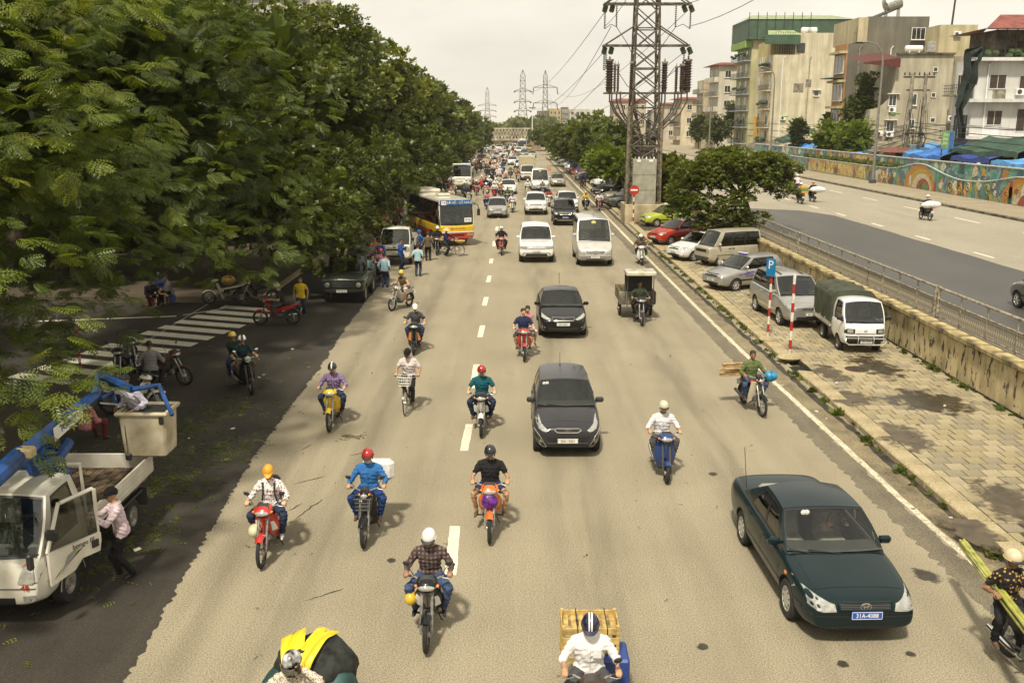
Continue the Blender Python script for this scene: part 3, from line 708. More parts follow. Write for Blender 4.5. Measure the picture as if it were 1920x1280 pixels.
def face_parts(o,Mh,look,voxel):
 hd=look.get('head','hair'); big=voxel<.02
 if big and not look.get('noface'):
  for s in(-1,1):
   e=B(Mh); e.ell((s*.031,-.0875,.012),(.0145,.006,.0065),8,6); e.build('eye',EYE,o)
   e=B(Mh); e.tube([(s*.014,-.0925,.030),(s*.032,-.092,.034),(s*.050,-.080,.029)],.0045,5); e.build('eyebrow',HAIR,o)
  if not look.get('mask'): e=B(Mh); e.tube([(-.022,-.088,-.054),(0,-.0935,-.053),(.022,-.088,-.054)],[.003,.0055,.003],5); e.build('mouth',LIP,o)
 if look.get('mask'):
  mb=B(Mh); mb.patch(lambda a,t: V((math.sin((a-.5)*2.3)*(.079-.018*t*t),-.004-math.cos((a-.5)*2.3)*(.106-.016*t)+.016*(1-t),.006-.105*t)),12,6,0,1,0,1); mb.build('face_mask',look['mask'],o,60)
 if look.get('glasses'):
  for s in(-1,1):
   g=B(Mh); g.cbox((s*.034,-.099,.010),(.055,.008,.034),.01); g.build('sunglasses',BLACK,o)
 if hd=='hair' or look.get('longhair')or hd in('cap','hat'):
  b=B(Mh); ln=look.get('longhair',0)
  def hf(a,t):
   ph=a*2*PI; bk=.5+.5*math.sin(ph); lim=lerp(1.02,2.05+.5*ln,bk**.8); th=t*lim
   r=(.084,.106,.108); p=V((r[0]*math.sin(th)*math.cos(ph),.012+r[1]*math.sin(th)*math.sin(ph),.027+r[2]*math.cos(th)))
   if ln and th>1.6: p.z-=(th-1.6)*.16*ln; p.x*=1+.1*(th-1.6);
   w=.006*math.sin(ph*9+t*7)+.004*math.sin(ph*17); p+=p.normalized()*w; return p
  b.patch(hf,26,9,0,1,.001,1,True); b.build('hair',HAIR,o,70)
 if hd=='helmet':
  hm=look['hat']; b,fn=dome(Mh,(.112,.132,.128),(0,.010,.030),.10); h=b.build('helmet',hm,o,60)
  st=B(Mh)
  for s in(-1,1): st.tube([(s*.106,.0,.02),(s*.082,-.03,-.06),(s*.03,-.055,-.122),(0,-.06,-.128)],.006,5)
  st.build('chin_strap',BLACK,h)
  pk=B(Mh); pk.patch(lambda a,t: V((math.sin((a-.5)*2.2)*(.113+.004*t),.010-math.cos((a-.5)*2.2)*(.133+.052*t),.030-.012*t+.006*math.cos((a-.5)*2.2))),12,3,0,1,0,1,True)
  pk.patch(lambda a,t: V((math.sin((a-.5)*2.2)*(.113+.004*t),.010-math.cos((a-.5)*2.2)*(.133+.052*t),.024-.012*t+.006*math.cos((a-.5)*2.2))),12,3,0,1,0,1); pk.build('helmet_peak',look.get('peak',BLACK),h,60)
  if look.get('stripe'):
   for x in look.get('stripex',(0,)):
    sb=B(Mh); sb.patch(lambda a,t,x=x: V((x+(t-.5)*look.get('stripew',.03),.010-.134*math.cos(a*PI),.030+.1305*math.sin(a*PI))),14,1,.03,.97,0,1); sb.build('helmet_stripe',look['stripe'],h,60)
  if look.get('visor'):
   vb=B(Mh); vb.patch(lambda a,t: V((math.sin((a-.5)*2.4)*.122,.0-math.cos((a-.5)*2.4)*(.150+.02*math.sin(t*PI)),.062-.15*t)),14,6,0,1,0,1,True); vb.build('visor',look['visor'],h,60)
  if look.get('band'):
   bb=B(Mh); bb.tube([(.115*math.cos(a),.010+.135*math.sin(a),.040)for a in arc(20,0,2*PI)[:-1]],.009,5,closed=True); bb.build('helmet_band',look['band'],h)
 elif hd=='cap':
  b,fn=dome(Mh,(.096,.116,.112),(0,.010,.036),.0); h=b.build('cap',look['hat'],o,60)
  pk=B(Mh)
  for dz,fl in((0,True),(-.006,False)): pk.patch(lambda a,t: V((math.sin((a-.5)*2.0)*.094*(1-.18*t*t),.008-math.cos((a-.5)*2.0)*(.112+.075*t),.038+dz-.028*t)),10,3,0,1,0,1,fl)
  pk.build('cap_peak',look.get('peak',look['hat']),h,60)
 elif hd=='hat':
  b=B(Mh); b.lathe([(.23,.02),(.20,.05),(.10,.13),(.02,.19),(.0,.195)],n=24); b.lathe([(.22,.015),(.10,.12),(0,.18)],n=24); b.build('conical_hat',look['hat'],o,40)
RIDE=dict(pelvis=(0,.24,.85),lean=9,hands=((-.325,-.115,1.035),(.325,-.115,1.035)),feet=((-.215,.02,.385),(.215,.02,.385)),knee=(.60,-1,.45),pitch=14)
def ridepose(**k): d=dict(RIDE); d.update(k); return d
def standpose(h=.86,step=.0,**k):
 d=dict(pelvis=(0,0,h),lean=2,hands=((-.26,-.05,h-.02),(.26,-.05,h-.02)),feet=((-.10,-step,.09),(.10,step,.09)),knee=(.05,-1,0),elbow=(.4,1,-.1),curl='relax',pitch=6); d.update(k); return d
 # ------------------------------------------------------------------ two-wheelers (nose towards -Y, origin on the ground)
BW={}
def bike_wheel(parent,y,r,w=.038,spokes=16,cast=False,rimm=None,white=False,turn=0,x=0):
 k=(r,w,spokes,cast)
 if k not in BW:
  t=B(); t.torus((0,0,0),r-w,w,'x',30,8,.9); rm=B(); ri=r-w*1.75
  rm.lathe([(ri,-w*.55),(ri+w*.35,-w*.6),(ri+w*.35,w*.6),(ri,w*.55),(ri-.006,0),(ri,-w*.55)],axis='x',n=30,cap=False)
  hb=B(); hb.lathe([(.02,-.06),(.05,-.055),(.05,.055),(.02,.06)],axis='x',n=14)
  if cast:
   for i in range(5):
    a=2*PI*i/5; hb.box((0,ri*.5*math.cos(a),ri*.5*math.sin(a)),(.03,.035,ri),Euler((a-PI/2,0,0)))
  else:
   for i in range(spokes):
    a=2*PI*i/spokes; s=.045 if i%2 else-.045; a2=a+.5*(1 if i%4<2 else-1)
    hb.cyl((s,.045*math.cos(a2),.045*math.sin(a2)),(0,ri*math.cos(a),ri*math.sin(a)),.0035,n=4)
  BW[k]=(hb.mesh('wheel',RIMGREY),t.mesh('tyre',RUBBER),rm.mesh('rim',RIMGREY))
 h,t,rm=BW[k]; o=obj('wheel',h,parent,(x,y,r),turn); obj('tyre',t,o); obj('rim',rm,o)
 return o
def sheet(fn,ns,nt,th,**kw):
 b=kw.pop('b',None)or B(); b.patch(fn,ns,nt,0,1,0,1)
 def back(s,t):
  p=fn(s,t); e=.004; n=(fn(min(1,s+e),t)-fn(max(0,s-e),t)).cross(fn(s,min(1,t+e))-fn(s,max(0,t-e)))
  return p-n.normalized()*th if n.length>1e-12 else p
 b.patch(back,ns,nt,0,1,0,1,True)
 for s in(0,1): b.patch(lambda a,t: fn(s,a).lerp(back(s,a),t),nt,1,flip=s>0)
 for t in(0,1): b.patch(lambda a,q: fn(a,t).lerp(back(a,t),q),ns,1,flip=t==0)
 return b
def fender(parent,y,r,a0,a1,w,m,name='front_fender'):
 b=sheet(lambda s,t: V(((s-.5)*2*w,y+(r-.03*(2*s-1)**2)*math.cos(lerp(a0,a1,t)),r*.0+.0+(r-.03*(2*s-1)**2)*math.sin(lerp(a0,a1,t)))),6,12,.006)
 return b
def rings_y(b,rows,n=14):
 b.loft([[(hw*math.cos(a),y,z+hh*math.sin(a))for a in arc(n,0,2*PI)[:-1]]for y,z,hw,hh in rows]); return b
def motorbike(label,loc,rz,c1,c2=None,kind='wave',cat='motorbike',group=None,opts=(),apron=None,name='motorbike',tilt=0):
 t=thing(name,label,cat,loc,rz,group); t.rotation_euler=(0,R(tilt),rz); c2=c2 or DGREY; apron=apron or c1
 sc=kind in('scooter','vespa'); fr,rr=(.29,.29)if not sc else(.235,.235); fy,ry=(-.62,.61)if not sc else(-.60,.62)
 cast=sc or 'cast' in opts; tw=.040 if not sc else .052
 bike_wheel(t,fy,fr,tw,cast=cast); bike_wheel(t,ry,rr,tw+.004,cast=cast)
 b=B()
 for s in(-1,1): b.tube([(s*.078,fy,fr),(s*.078,fy+.11,fr+.28),(s*.075,fy+.24,.80)],[.024,.022,.024],8)
 b.cyl((-.09,fy,fr),(.09,fy,fr),.012,n=8); b.cbox((0,-.37,.80),(.2,.07,.05),.01); b.build('front_fork',STEEL if not sc else DGREY,t)
 # fenders
 fm=c1 if 'darkfender' not in opts else c2
 b=sheet(lambda s,q: (lambda a,rad: V(((s-.5)*.13,fy+rad*math.cos(a),fr+rad*math.sin(a))))(lerp(R(22),R(126 if kind!='cub' else 140),q),fr+.035-.055*(2*s-1)**2),6,14,.006); b.build('front_fender',fm,t,50)
 b=sheet(lambda s,q: (lambda a,rad: V(((s-.5)*.14,ry+rad*math.cos(a),rr+rad*math.sin(a))))(lerp(R(-8),R(110),q),rr+.04-.05*(2*s-1)**2),5,10,.006); b.build('rear_fender',BLACK,t,50)
 # frame, engine, exhaust, swingarm
 b=B(); b.tube([(0,-.34,.86),(0,-.26,.62),(0,-.08,.46),(0,.25,.48)],.035,8)
 for s in(-1,1): b.tube([(s*.06,.05,.46),(s*.08,.4,.64),(s*.07,.72,.72)],.016,6); b.tube([(s*.075,.02,.34),(s*.085,ry,rr)],.02,6); b.tube([(s*.11,ry-.02,rr+.03),(s*.10,ry-.12,.66)],.022,8)
 b.build('frame',DGREY,t)
 if not sc:
  b=B(); b.cbox((0,.05,.34),(.24,.32,.20),.05); b.cyl((0,-.08,.37),(0,-.25,.40),.075,n=12)
  for k in range(5): b.cyl((0,-.11-k*.028,.372+k*.005),(0,-.122-k*.028,.373+k*.005),.092,n=12)
  b.build('engine',ENGINE,t)
 b=B(); b.tube([(-.06,-.2,.33),(-.12,-.05,.24),(-.15,.2,.26)],.018,7); b.tube([(-.155,.2,.27),(-.165,.45,.31),(-.17,.82,.37)],[.035,.048,.042],10); b.build('exhaust',CHROME if 'blackpipe' not in opts else DGREY,t)
 b=B(); b.cbox((.115,.35,.31),(.03,.55,.10),.03); b.build('chain_cover',DGREY if not sc else c1,t)
 # front apron
 if kind=='cub':
  fn=lambda s,q: (lambda x: V((x*lerp(.17,.21,q)*(1-.18*q*q),lerp(-.10,-.34,q)-.0+.10*x*x,lerp(.22,.86,q))))(2*s-1)
 elif kind=='wave':
  fn=lambda s,q: (lambda x: V((x*interp([(0,.13),(.3,.21),(.65,.225),(1,.12)],q),lerp(-.16,-.40,q)+.17*x*x,lerp(.33,.86,q))))(2*s-1)
 else:
  fn=lambda s,q: (lambda x: V((x*interp([(0,.19),(.4,.235),(.75,.20),(1,.09)],q),interp([(0,-.26),(.15,-.34),(1,-.37)],q)+.13*x*x,lerp(.20,.92,q))))(2*s-1)
 b=sheet(fn,12,10,.02); b.build('leg_shield',apron,t,50)
 if kind!='cub':
 # centre cowl, side intakes and turn signals on the apron
  off=lambda p,d: p+V((0,-d,0))
  b=sheet(lambda s,q: off(fn(.5+(s-.5)*lerp(.22,.62,q),lerp(.42,.96,q)),.014+.05*(1-(2*s-1)**2)),6,6,.01); b.build('front_cowl',c2 if 'plainfront' not in opts else c1,t,50)
  for s_ in(-1,1):
   b=sheet(lambda s,q: off(fn(.5+s_*(.24+.20*s*(1-.4*q)),lerp(.34,.72,q)),.012),3,4,.008)if s_>0 else sheet(lambda s,q: off(fn(.5-(.44-.20*s)*1.0,lerp(.34,.72,q)),.012),3,4,.008)
   b.build('turn_signal' if 'signals' in opts else 'side_intake',(AMBER if 'signals' in opts else WHITEP if 'whiteside' in opts else c2),t,50)
 else:
  b=B(); b.cbox((0,-.40,.74),(.10,.03,.2),.015); b.build('front_cowl',DGREY,t)
  # handlebar unit
 hz=.985; b=B(); b.tube([(-.34,-.18,hz+.015),(-.22,-.21,hz+.02),(-.08,-.29,hz-.01),(.08,-.29,hz-.01),(.22,-.21,hz+.02),(.34,-.18,hz+.015)],.013,8); hb=b.build('handlebar',STEEL,t)
 for s in(-1,1):
  g=B(); g.cyl((s*.235,-.205,hz+.019),(s*.36,-.175,hz+.014),.019,n=10); g.build('grip',BLACK,hb)
  lv=B(); lv.tube([(s*.22,-.235,hz+.01),(s*.30,-.255,hz),(s*.35,-.235,hz)],.006,5); lv.build('brake_lever',STEEL,hb)
 if kind=='vespa':
  b=B(); rings_y(b,[(-.42,1.0,.075,.075),(-.36,1.0,.10,.09),(-.25,1.0,.13,.06),(-.18,1.0,.06,.03)]); b.build('headlight_cowl',c1,t,60)
  b=B(); b.ell((0,-.42,1.0),(.072,.03,.072),16,10); b.build('headlight',LENS,t,60); b=B(); b.torus((0,-.42,1.0),.078,.010,'y',20,6); b.build('headlight_ring',CHROME,t)
 else:
  wv=.165 if kind!='cub' else .09
  b=B(); rings_y(b,[(-.485,.935,wv*.35,.03),(-.46,.945,wv*.75,.06),(-.38,.965,wv,.075),(-.28,.985,wv*.95,.065),(-.20,1.0,wv*.6,.03)]); b.build('headlight_cowl',c1 if 'blackcowl' not in opts else BLACK,t,60)
  b=B(); rings_y(b,[(-.500,.925,wv*.30,.022),(-.482,.932,wv*.66,.045),(-.42,.940,wv*.92,.058),(-.40,.940,wv*.8,.05)]); b.build('headlight',LENS,t,60)
  b=B(); b.patch(lambda s,q: V(((s-.5)*wv*1.5*(1-.3*q),-.44+.12*q+.10*(s-.5)**2,1.0+.075*q)),6,3,flip=True); b.build('windshield_lip',BLACK,t,60)
  for s in(-1,1):
   if 'signals' not in opts: b=B(); b.ell((s*wv*.95,-.40,.945),(.03,.04,.022),8,6); b.build('turn_signal',AMBER,t,60)
 if 'nomirror' not in opts:
  for s in((-1,1)if 'onemirror' not in opts else(1,)):
   b=B(); b.tube([(s*.20,-.22,hz+.02),(s*.25,-.23,hz+.12),(s*.31,-.22,hz+.20)],.006,5); b.ell((s*.315,-.215,hz+.225),(.055,.014,.038),10,6,Euler((0,s*-.35,0))); b.build('mirror',BLACK if kind!='vespa' else CHROME,t,60)
   # body, seat, tail
 if sc:
  b=B(); b.cbox((0,-.10,.25),(.30,.38,.10),.03); b.build('floorboard',BLACK if kind!='vespa' else c1,t)
  b=B(); w=.17 if kind=='scooter' else .16
  rings_y(b,[(.04,.46,w*.6,.16),(.10,.48,w*.85,.21),(.30,.52,w*1.05,.19),(.55,.58,w,.15),(.75,.64,w*.65,.10),(.86,.68,w*.25,.05)]); b.build('body',c1,t,60)
  if kind=='vespa':
   for s in(-1,1): b=B(); b.ell((s*.15,.46,.47),(.085,.27,.17),14,10); b.build('side_cowl',c1,t,60)
 else:
  b=B(); rings_y(b,[(-.22,.60,.045,.05),(-.06,.56,.075,.09),(.12,.60,.105,.10),(.35,.66,.12,.095),(.58,.725,.10,.075),(.78,.785,.065,.05),(.88,.81,.02,.02)]); b.build('body',c1 if 'darkbody' not in opts else c2,t,60)
  for s in(-1,1):
   b=sheet(lambda a,q: V((s*(.118-.02*abs(2*a-1)),lerp(.0,.72,a),lerp(.50,.66,a)+lerp(0,.10*(1-.4*a),q))),8,2,.008)if s<0 else sheet(lambda a,q: V((s*(.118-.02*abs(2*a-1)),lerp(.0,.72,1-a),lerp(.50,.66,1-a)+lerp(0,.10*(1-.4*(1-a)),q))),8,2,.008)
   b.build('side_panel',c2 if 'darkbody' not in opts else c1,t,50)
 b=B(); sz=.765
 b.loft([[(w*math.cos(a)*(1 if math.sin(a)>0 else .9),y,z+(.05 if math.sin(a)>0 else .035)*math.sin(a)*hh)for a in arc(14,0,2*PI)[:-1]]for y,z,w,hh in[(.0,sz-.02,.05,.5),(.05,sz-.005,.10,1),(.30,sz,.135,1.1),(.36,sz+.02,.135,1.1),(.62,sz+.045,.115,1),(.72,sz+.05,.07,.6)]]); b.build('seat',SEAT if 'redseat' not in opts else mat('red seat vinyl',(.28,.03,.03),.5),t,60)
 b=B(); b.cbox((0,.885,.76),(.13,.05,.07),.02); b.build('tail_light',REDLENS,t)
 b=B(); b.cbox((0,.93,.56),(.19,.012,.14),.004,Euler((-.25,0,0))); b.build('number_plate',PLATEW,t)
 b=B(); b.tube([(-.10,.5,.80),(-.10,.78,.87),(-.06,.88,.88),(.06,.88,.88),(.10,.78,.87),(.10,.5,.80)],.012,6); b.build('grab_rail',STEEL,t)
 b=B()
 for s in(-1,1): b.cyl((s*.10,.0,.29),(s*.25,.0,.29),.017,n=8)
 b.tube([(.10,.15,.25),(.16,.24,.04),(.17,.26,.02)],.01,6); b.build('footpeg',BLACK,t)
 if 'basket' in opts: wire_basket(t,(0,-.52,.72),.32,.22,.22,DGREY)
 return t
def wire_basket(parent,c,w,d,h,m,name='basket',step=.04):
 b=B(); c=V(c)
 for z in(0,.33,.66,1):
  k=lerp(.8,1,z); b.tube([c+V((sx*w/2*k,sy*d/2*k,h*z))for sx,sy in((-1,-1),(1,-1),(1,1),(-1,1))],.006 if 0<z<1 else .009,4,closed=True)
 n=int(w/step)
 for i in range(n+1):
  x=(i/n-.5)*w
  for s in(-1,1): b.cyl(c+V((x*.8,s*d/2*.8,0)),c+V((x,s*d/2,h)),.004,n=4)
  b.cyl(c+V((x*.8,-d/2*.8,0)),c+V((x*.8,d/2*.8,0)),.004,n=4)
 for i in range(int(d/step)+1):
  y=(i/int(d/step)-.5)*d
  for s in(-1,1): b.cyl(c+V((s*w/2*.8,y*.8,0)),c+V((s*w/2,y,h)),.004,n=4)
 return b.build(name,m,parent)
def bicycle(label,loc,rz,m,cat='bicycle',group=None,opts=()):
 t=thing('bicycle',label,cat,loc,rz,group)
 for y in(-.53,.53): bike_wheel(t,y,.335,.017,22)
 b=B(); bb=(0,.08,.29); hd=(0,-.40,.82); st=(0,.20,.78)
 for p,q in(((0,-.38,.70),bb),(bb,st),((0,-.39,.76),(0,.18,.70))if 'step' not in opts else((0,-.38,.68),(0,.12,.45))): b.cyl(p,q,.017,n=8)
 for s in(-1,1): b.tube([(s*.05,.53,.335),(s*.03,.10,.30)],.010,6); b.tube([(s*.05,.53,.335),(s*.03,.19,.72)],.009,6); b.tube([(s*.05,-.53,.335),(s*.045,-.42,.66),(0,-.40,.72)],.011,6)
 b.cyl((0,-.40,.66),(0,-.365,.92),.018,n=8); b.build('frame',m,t)
 b=B(); b.tube([(-.30,-.16,.98),(-.26,-.26,.99),(-.10,-.36,.95),(.10,-.36,.95),(.26,-.26,.99),(.30,-.16,.98)],.012,7); hb=b.build('handlebar',STEEL,t)
 for s in(-1,1): g=B(); g.cyl((s*.297,-.22,.985),(s*.302,-.11,.98),.017,n=8); g.build('grip',BLACK,hb)
 b=B(); b.ell((0,.24,.82),(.09,.13,.04),12,8); b.cyl((0,.2,.7),(0,.22,.8),.013,n=6); b.build('saddle',BLACK,t,60)
 b=B(); b.torus((.05,.08,.29),.09,.008,'x',18,5); b.tube([(.06,.08,.29),(.065,.02,.14)],.01,5); b.tube([(-.05,.08,.29),(-.065,.14,.44)],.01,5); b.cbox((.11,.02,.135),(.09,.05,.02),.006); b.cbox((-.11,.14,.445),(.09,.05,.02),.006); b.build('crank',STEEL,t)
 for y,a0,a1 in((-.53,40,165),(.53,10,150)):
  b=sheet(lambda s,q: (lambda a: V(((s-.5)*.045,y+.36*math.cos(a),.335+.36*math.sin(a))))(lerp(R(a0),R(a1),q)),2,12,.003); b.build('mudguard',m,t,50)
 b=B(); b.box((0,.60,.72),(.12,.34,.015)); b.tube([(-.05,.73,.71),(-.05,.56,.36)],.006,5); b.tube([(.05,.73,.71),(.05,.56,.36)],.006,5); b.build('carrier',STEEL,t)
 return t
 # ------------------------------------------------------------------ the ground, roads and pavements
def ground_mat(key,c1,c2,c3,grain=90.,big=.25,rough=.9,streak=None,speck=.5,bump=.18):
 m=bpy.data.materials.new(key.replace(' ','_')); MATS[key]=m; m.use_nodes=True
 n,l,p=nodes_of(m); p.inputs['Roughness'].default_value=rough; p.inputs['Specular IOR Level'].default_value=.3
 tc=n.new('ShaderNodeTexCoord')
 def no(scale,det=6,vec=None,rough_=.6):
  q=n.new('ShaderNodeTexNoise'); q.inputs['Scale'].default_value=scale; q.inputs['Detail'].default_value=det; q.inputs['Roughness'].default_value=rough_; l.new(vec or tc.outputs['Object'],q.inputs['Vector']); return q.outputs['Fac']
 def rng(x,a,b): q=n.new('ShaderNodeMapRange'); q.inputs[1].default_value=a; q.inputs[2].default_value=b; l.new(x,q.inputs[0]); return q.outputs[0]
 def mix(f,a,b):
  q=n.new('ShaderNodeMix'); q.data_type='RGBA'; l.new(f,q.inputs[0])
  for i,x in((6,a),(7,b)):
   if isinstance(x,tuple): q.inputs[i].default_value=(*x,1)
   else: l.new(x,q.inputs[i])
  return q.outputs[2]
 col=mix(rng(no(big),.35,.68),c1,c2)
 mp=n.new('ShaderNodeMapping'); mp.inputs['Scale'].default_value=(1.1,.05,1); l.new(tc.outputs['Object'],mp.inputs[0])
 s=rng(no(1.0,5,mp.outputs[0]),.45,.72); s2=n.new('ShaderNodeMath'); s2.operation='MULTIPLY'; s2.inputs[1].default_value=.55; l.new(s,s2.inputs[0]); col=mix(s2.outputs[0],col,c3)
 ga=n.new('ShaderNodeMath'); ga.operation='MULTIPLY_ADD'; ga.inputs[1].default_value=.62; l.new(no(grain*2.4,2,None,.8),ga.inputs[0]); gb=n.new('ShaderNodeMath'); gb.operation='MULTIPLY'; gb.inputs[1].default_value=.45; l.new(no(grain*.9,2,None,.8),gb.inputs[0]); l.new(gb.outputs[0],ga.inputs[2]); g=rng(ga.outputs[0],.41,.63); hi=n.new('ShaderNodeMixRGB'); hi.blend_type='OVERLAY'; hi.inputs[0].default_value=min(1,speck*1.4); l.new(col,hi.inputs[1]); l.new(g,hi.inputs[2]); col=hi.outputs[0]
 vo=n.new('ShaderNodeTexVoronoi'); vo.inputs['Scale'].default_value=1.3; l.new(tc.outputs['Object'],vo.inputs['Vector'])
 d=n.new('ShaderNodeMapRange'); d.inputs[1].default_value=.02; d.inputs[2].default_value=.05; d.inputs[3].default_value=.75; d.inputs[4].default_value=0; l.new(vo.outputs['Distance'],d.inputs[0]); col=mix(d.outputs[0],col,tuple(x*.28 for x in c1))
 l.new(col,p.inputs['Base Color'])
 bp=n.new('ShaderNodeBump'); bp.inputs['Strength'].default_value=bump; bp.inputs['Distance'].default_value=.01; l.new(g,bp.inputs['Height']); l.new(bp.outputs[0],p.inputs['Normal'])
 return m
ASPH=ground_mat('worn asphalt',(.250,.215,.146),(.212,.182,.122),(.292,.253,.176),42,.35)
ASPHD=ground_mat('shade darkened fresh asphalt',(.038,.032,.024),(.027,.023,.018),(.056,.048,.035),48,.5,.85)
ASPHU=ground_mat('upper road asphalt',(.262,.234,.176),(.225,.20,.15),(.295,.265,.20),45,.25)
ASPHW=ground_mat('damp dark asphalt',(.060,.056,.050),(.048,.045,.041),(.075,.07,.06),45,.3,.42)
DUST=ground_mat('dusty gutter',(.205,.165,.095),(.09,.074,.047),(.24,.20,.125),30,1.4)
DIRT=ground_mat('bare earth',(.10,.085,.045),(.06,.065,.025),(.12,.10,.06),20,.4)
TILEM=[ground_mat('paving tile %s'%k,c,tuple(x*.78 for x in c),tuple(x*1.12 for x in c),55,.9,speck=.35)for k,c in(('ochre',(.285,.235,.135)),('buff',(.33,.275,.17)),('grey',(.24,.205,.135)))]
JOINT=mat('tile joint dirt',(.075,.058,.032),.95,var=.4,vs=6); KERBM=ground_mat('kerb concrete',(.36,.295,.175),(.24,.195,.11),(.40,.33,.2),40,1.2)
LINEW=ground_mat('worn road paint',(.62,.57,.44),(.50,.45,.33),(.66,.61,.48),60,2.5,speck=.6)
PAVL=ground_mat('shade darkened pavement',(.075,.060,.038),(.05,.04,.027),(.09,.072,.046),30,.8)  # left pavement colour darkened, tree shade put into it
def sheet_poly(name,pts,z,m,kind='structure',parent=None,label=None,sub=0):
 b=B(); b.poly([(x,y,z)for x,y in pts]); return b.build(name,m,parent,0,kind=kind,label=label)
def slab(name,x0,x1,y0,y1,z0,z1,m,kind='structure'):
 b=B(); b.box(((x0+x1)/2,(y0+y1)/2,(z0+z1)/2),(x1-x0,y1-y0,z1-z0)); return b.build(name,m,None,0,kind=kind)
sheet_poly('ground',[(-3000,-60),(3000,-60),(3000,5000),(-3000,5000)],-.06,DIRT)
road=sheet_poly('road',[(-13,-12),(8.9,-12),(8.9,420),(-13,420)],0,ASPH)
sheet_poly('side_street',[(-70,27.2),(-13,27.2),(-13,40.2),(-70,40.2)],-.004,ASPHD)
# dark resurfaced strip on the left, part of the tree shade put into its colour, with a ragged edge towards the old asphalt
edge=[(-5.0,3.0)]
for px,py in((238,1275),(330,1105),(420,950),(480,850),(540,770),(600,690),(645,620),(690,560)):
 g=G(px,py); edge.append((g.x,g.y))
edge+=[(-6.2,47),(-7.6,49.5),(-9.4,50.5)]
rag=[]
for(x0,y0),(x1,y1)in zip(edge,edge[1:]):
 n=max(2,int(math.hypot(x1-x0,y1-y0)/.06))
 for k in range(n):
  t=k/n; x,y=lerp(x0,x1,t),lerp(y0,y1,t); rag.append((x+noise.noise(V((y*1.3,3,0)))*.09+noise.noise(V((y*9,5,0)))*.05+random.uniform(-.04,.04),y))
sheet_poly('shade_asphalt_patch',rag+[(-9.6,50.5),(-12.9,50.5),(-12.9,12.2),(-9,12.0),(-7.4,11.9),(-7.0,11.2),(-6.9,10.4),(-6.3,9.6),(-6.2,3)],.004,ASPHD)
# pavement on the left
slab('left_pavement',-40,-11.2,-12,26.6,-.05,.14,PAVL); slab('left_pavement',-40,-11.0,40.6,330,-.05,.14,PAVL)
b=B(); y=40.6
kl=slab('kerb',-11.0,-10.75,40.6,200,-.05,.13,KERBM)
# crossing
zs=thing('zebra_crossing','white zebra crossing painted over the mouth of the shaded side street','crossing',(0,0,0))
for i in range(13):
 t=i/12; cx,cy=lerp(-14.2,-10.8,t),lerp(26.6,38.6,t)
 s=B(); w,d=2.8,.29; sk=-.48
 s.poly([(cx-w/2,cy-d-sk,.0085),(cx+w/2,cy-d+sk,.0085),(cx+w/2+.1,cy+d+sk,.0085),(cx-w/2+.1,cy+d-sk,.0085)]); s.build('stripe',LINEW,zs,0)
for a,c in(((-18.5,36.0),(-13.4,37.0)),((-13.2,37.2),(-11.6,39.0))):
 s=B(); s.poly([(a[0],a[1],.0085),(c[0],c[1],.0085),(c[0],c[1]+.16,.0085),(a[0],a[1]+.16,.0085)]); s.build('edge_line',LINEW,zs,0)
 # lane dashes on the main road
ds=[((845,1078),(853,986)),((870,845),(880,795)),((886,728),(894,683)),((900,632),(905,610)),((908,573),(912,557)),((915,529),(918,517)),((920,494),(922,485)),((926,462),(927,452))]
y_last=0
for(ax,ay),(bx,by)in ds:
 a,c=G(ax,ay),G(bx,by); s=B(); w=.10
 nn=max(2,int((c.y-a.y)/.2)); L_,R_=[],[]
 for k in range(nn+1):
  q=a.lerp(c,k/nn); L_.append((q.x-w+random.uniform(-.008,.008),q.y,.005)); R_.append((q.x+w+random.uniform(-.008,.008),q.y,.005))
 s.poly(L_+R_[::-1])if False else None
 s.poly(R_+L_[::-1]); s.build('lane_dash',LINEW,None,0,kind='structure'); y_last=c.y
yy=y_last+6
while yy<150: s=B(); s.poly([(-1.19,yy,.005),(-.99,yy,.005),(-.99,yy+2.6,.005),(-1.19,yy+2.6,.005)]); s.build('lane_dash',LINEW,None,0,kind='structure'); yy+=8.2
# right edge line, gutter, kerb
def along(pts):
 return[(G(px,py).x,G(px,py).y)for px,py in pts]
wl_=along([(1890,1112),(1700,945),(1575,830),(1450,715),(1370,638),(1300,570),(1240,510),(1180,450)])+[(7.72,80),(7.72,210)]
def off_line(x0,x1,z,name,m,jit=.012,step=.35,y1=210):
 Lp,Rp=[],[]; y=3.0
 while y<y1:
  cx=interp(sorted([(q[1],q[0])for q in wl_]),y); Lp.append((cx+x0+random.uniform(-jit,jit),y,z)); Rp.append((cx+x1+random.uniform(-jit,jit),y,z)); y+=step if y<60 else 4
 b=B(); n=len(Lp); ids=b.pts(Lp+Rp)
 for k in range(n-1): b.face(ids[k],ids[n+k],ids[n+k+1],ids[k+1])
 return b.build(name,m,None,0,kind='structure')
off_line(-.62,-.09,.004,'road_margin',ground_mat('dark repaired margin',(.135,.115,.078),(.095,.081,.056),(.19,.162,.108),40,.8),.07,.12)
off_line(-.075,.075,.008,'edge_line',ground_mat('dirty edge line',(.50,.45,.33),(.30,.26,.17),(.56,.50,.38),30,3.0,speck=.6),.016)
off_line(.10,.80,.004,'gutter',DUST,.03)
off_line(.58,.76,.008,'drain_channel',mat('wet silt',(.045,.036,.022),.7,var=.4,vs=2),.05)
KX0,KX1,TX1=8.75,9.22,13.12
kerb=thing('kerb','pale stone kerb between the road and the tiled parking pavement','kerb'); tag(kerb,kind='structure'); del kerb['category']; del kerb['label']
y=12.0; i=0
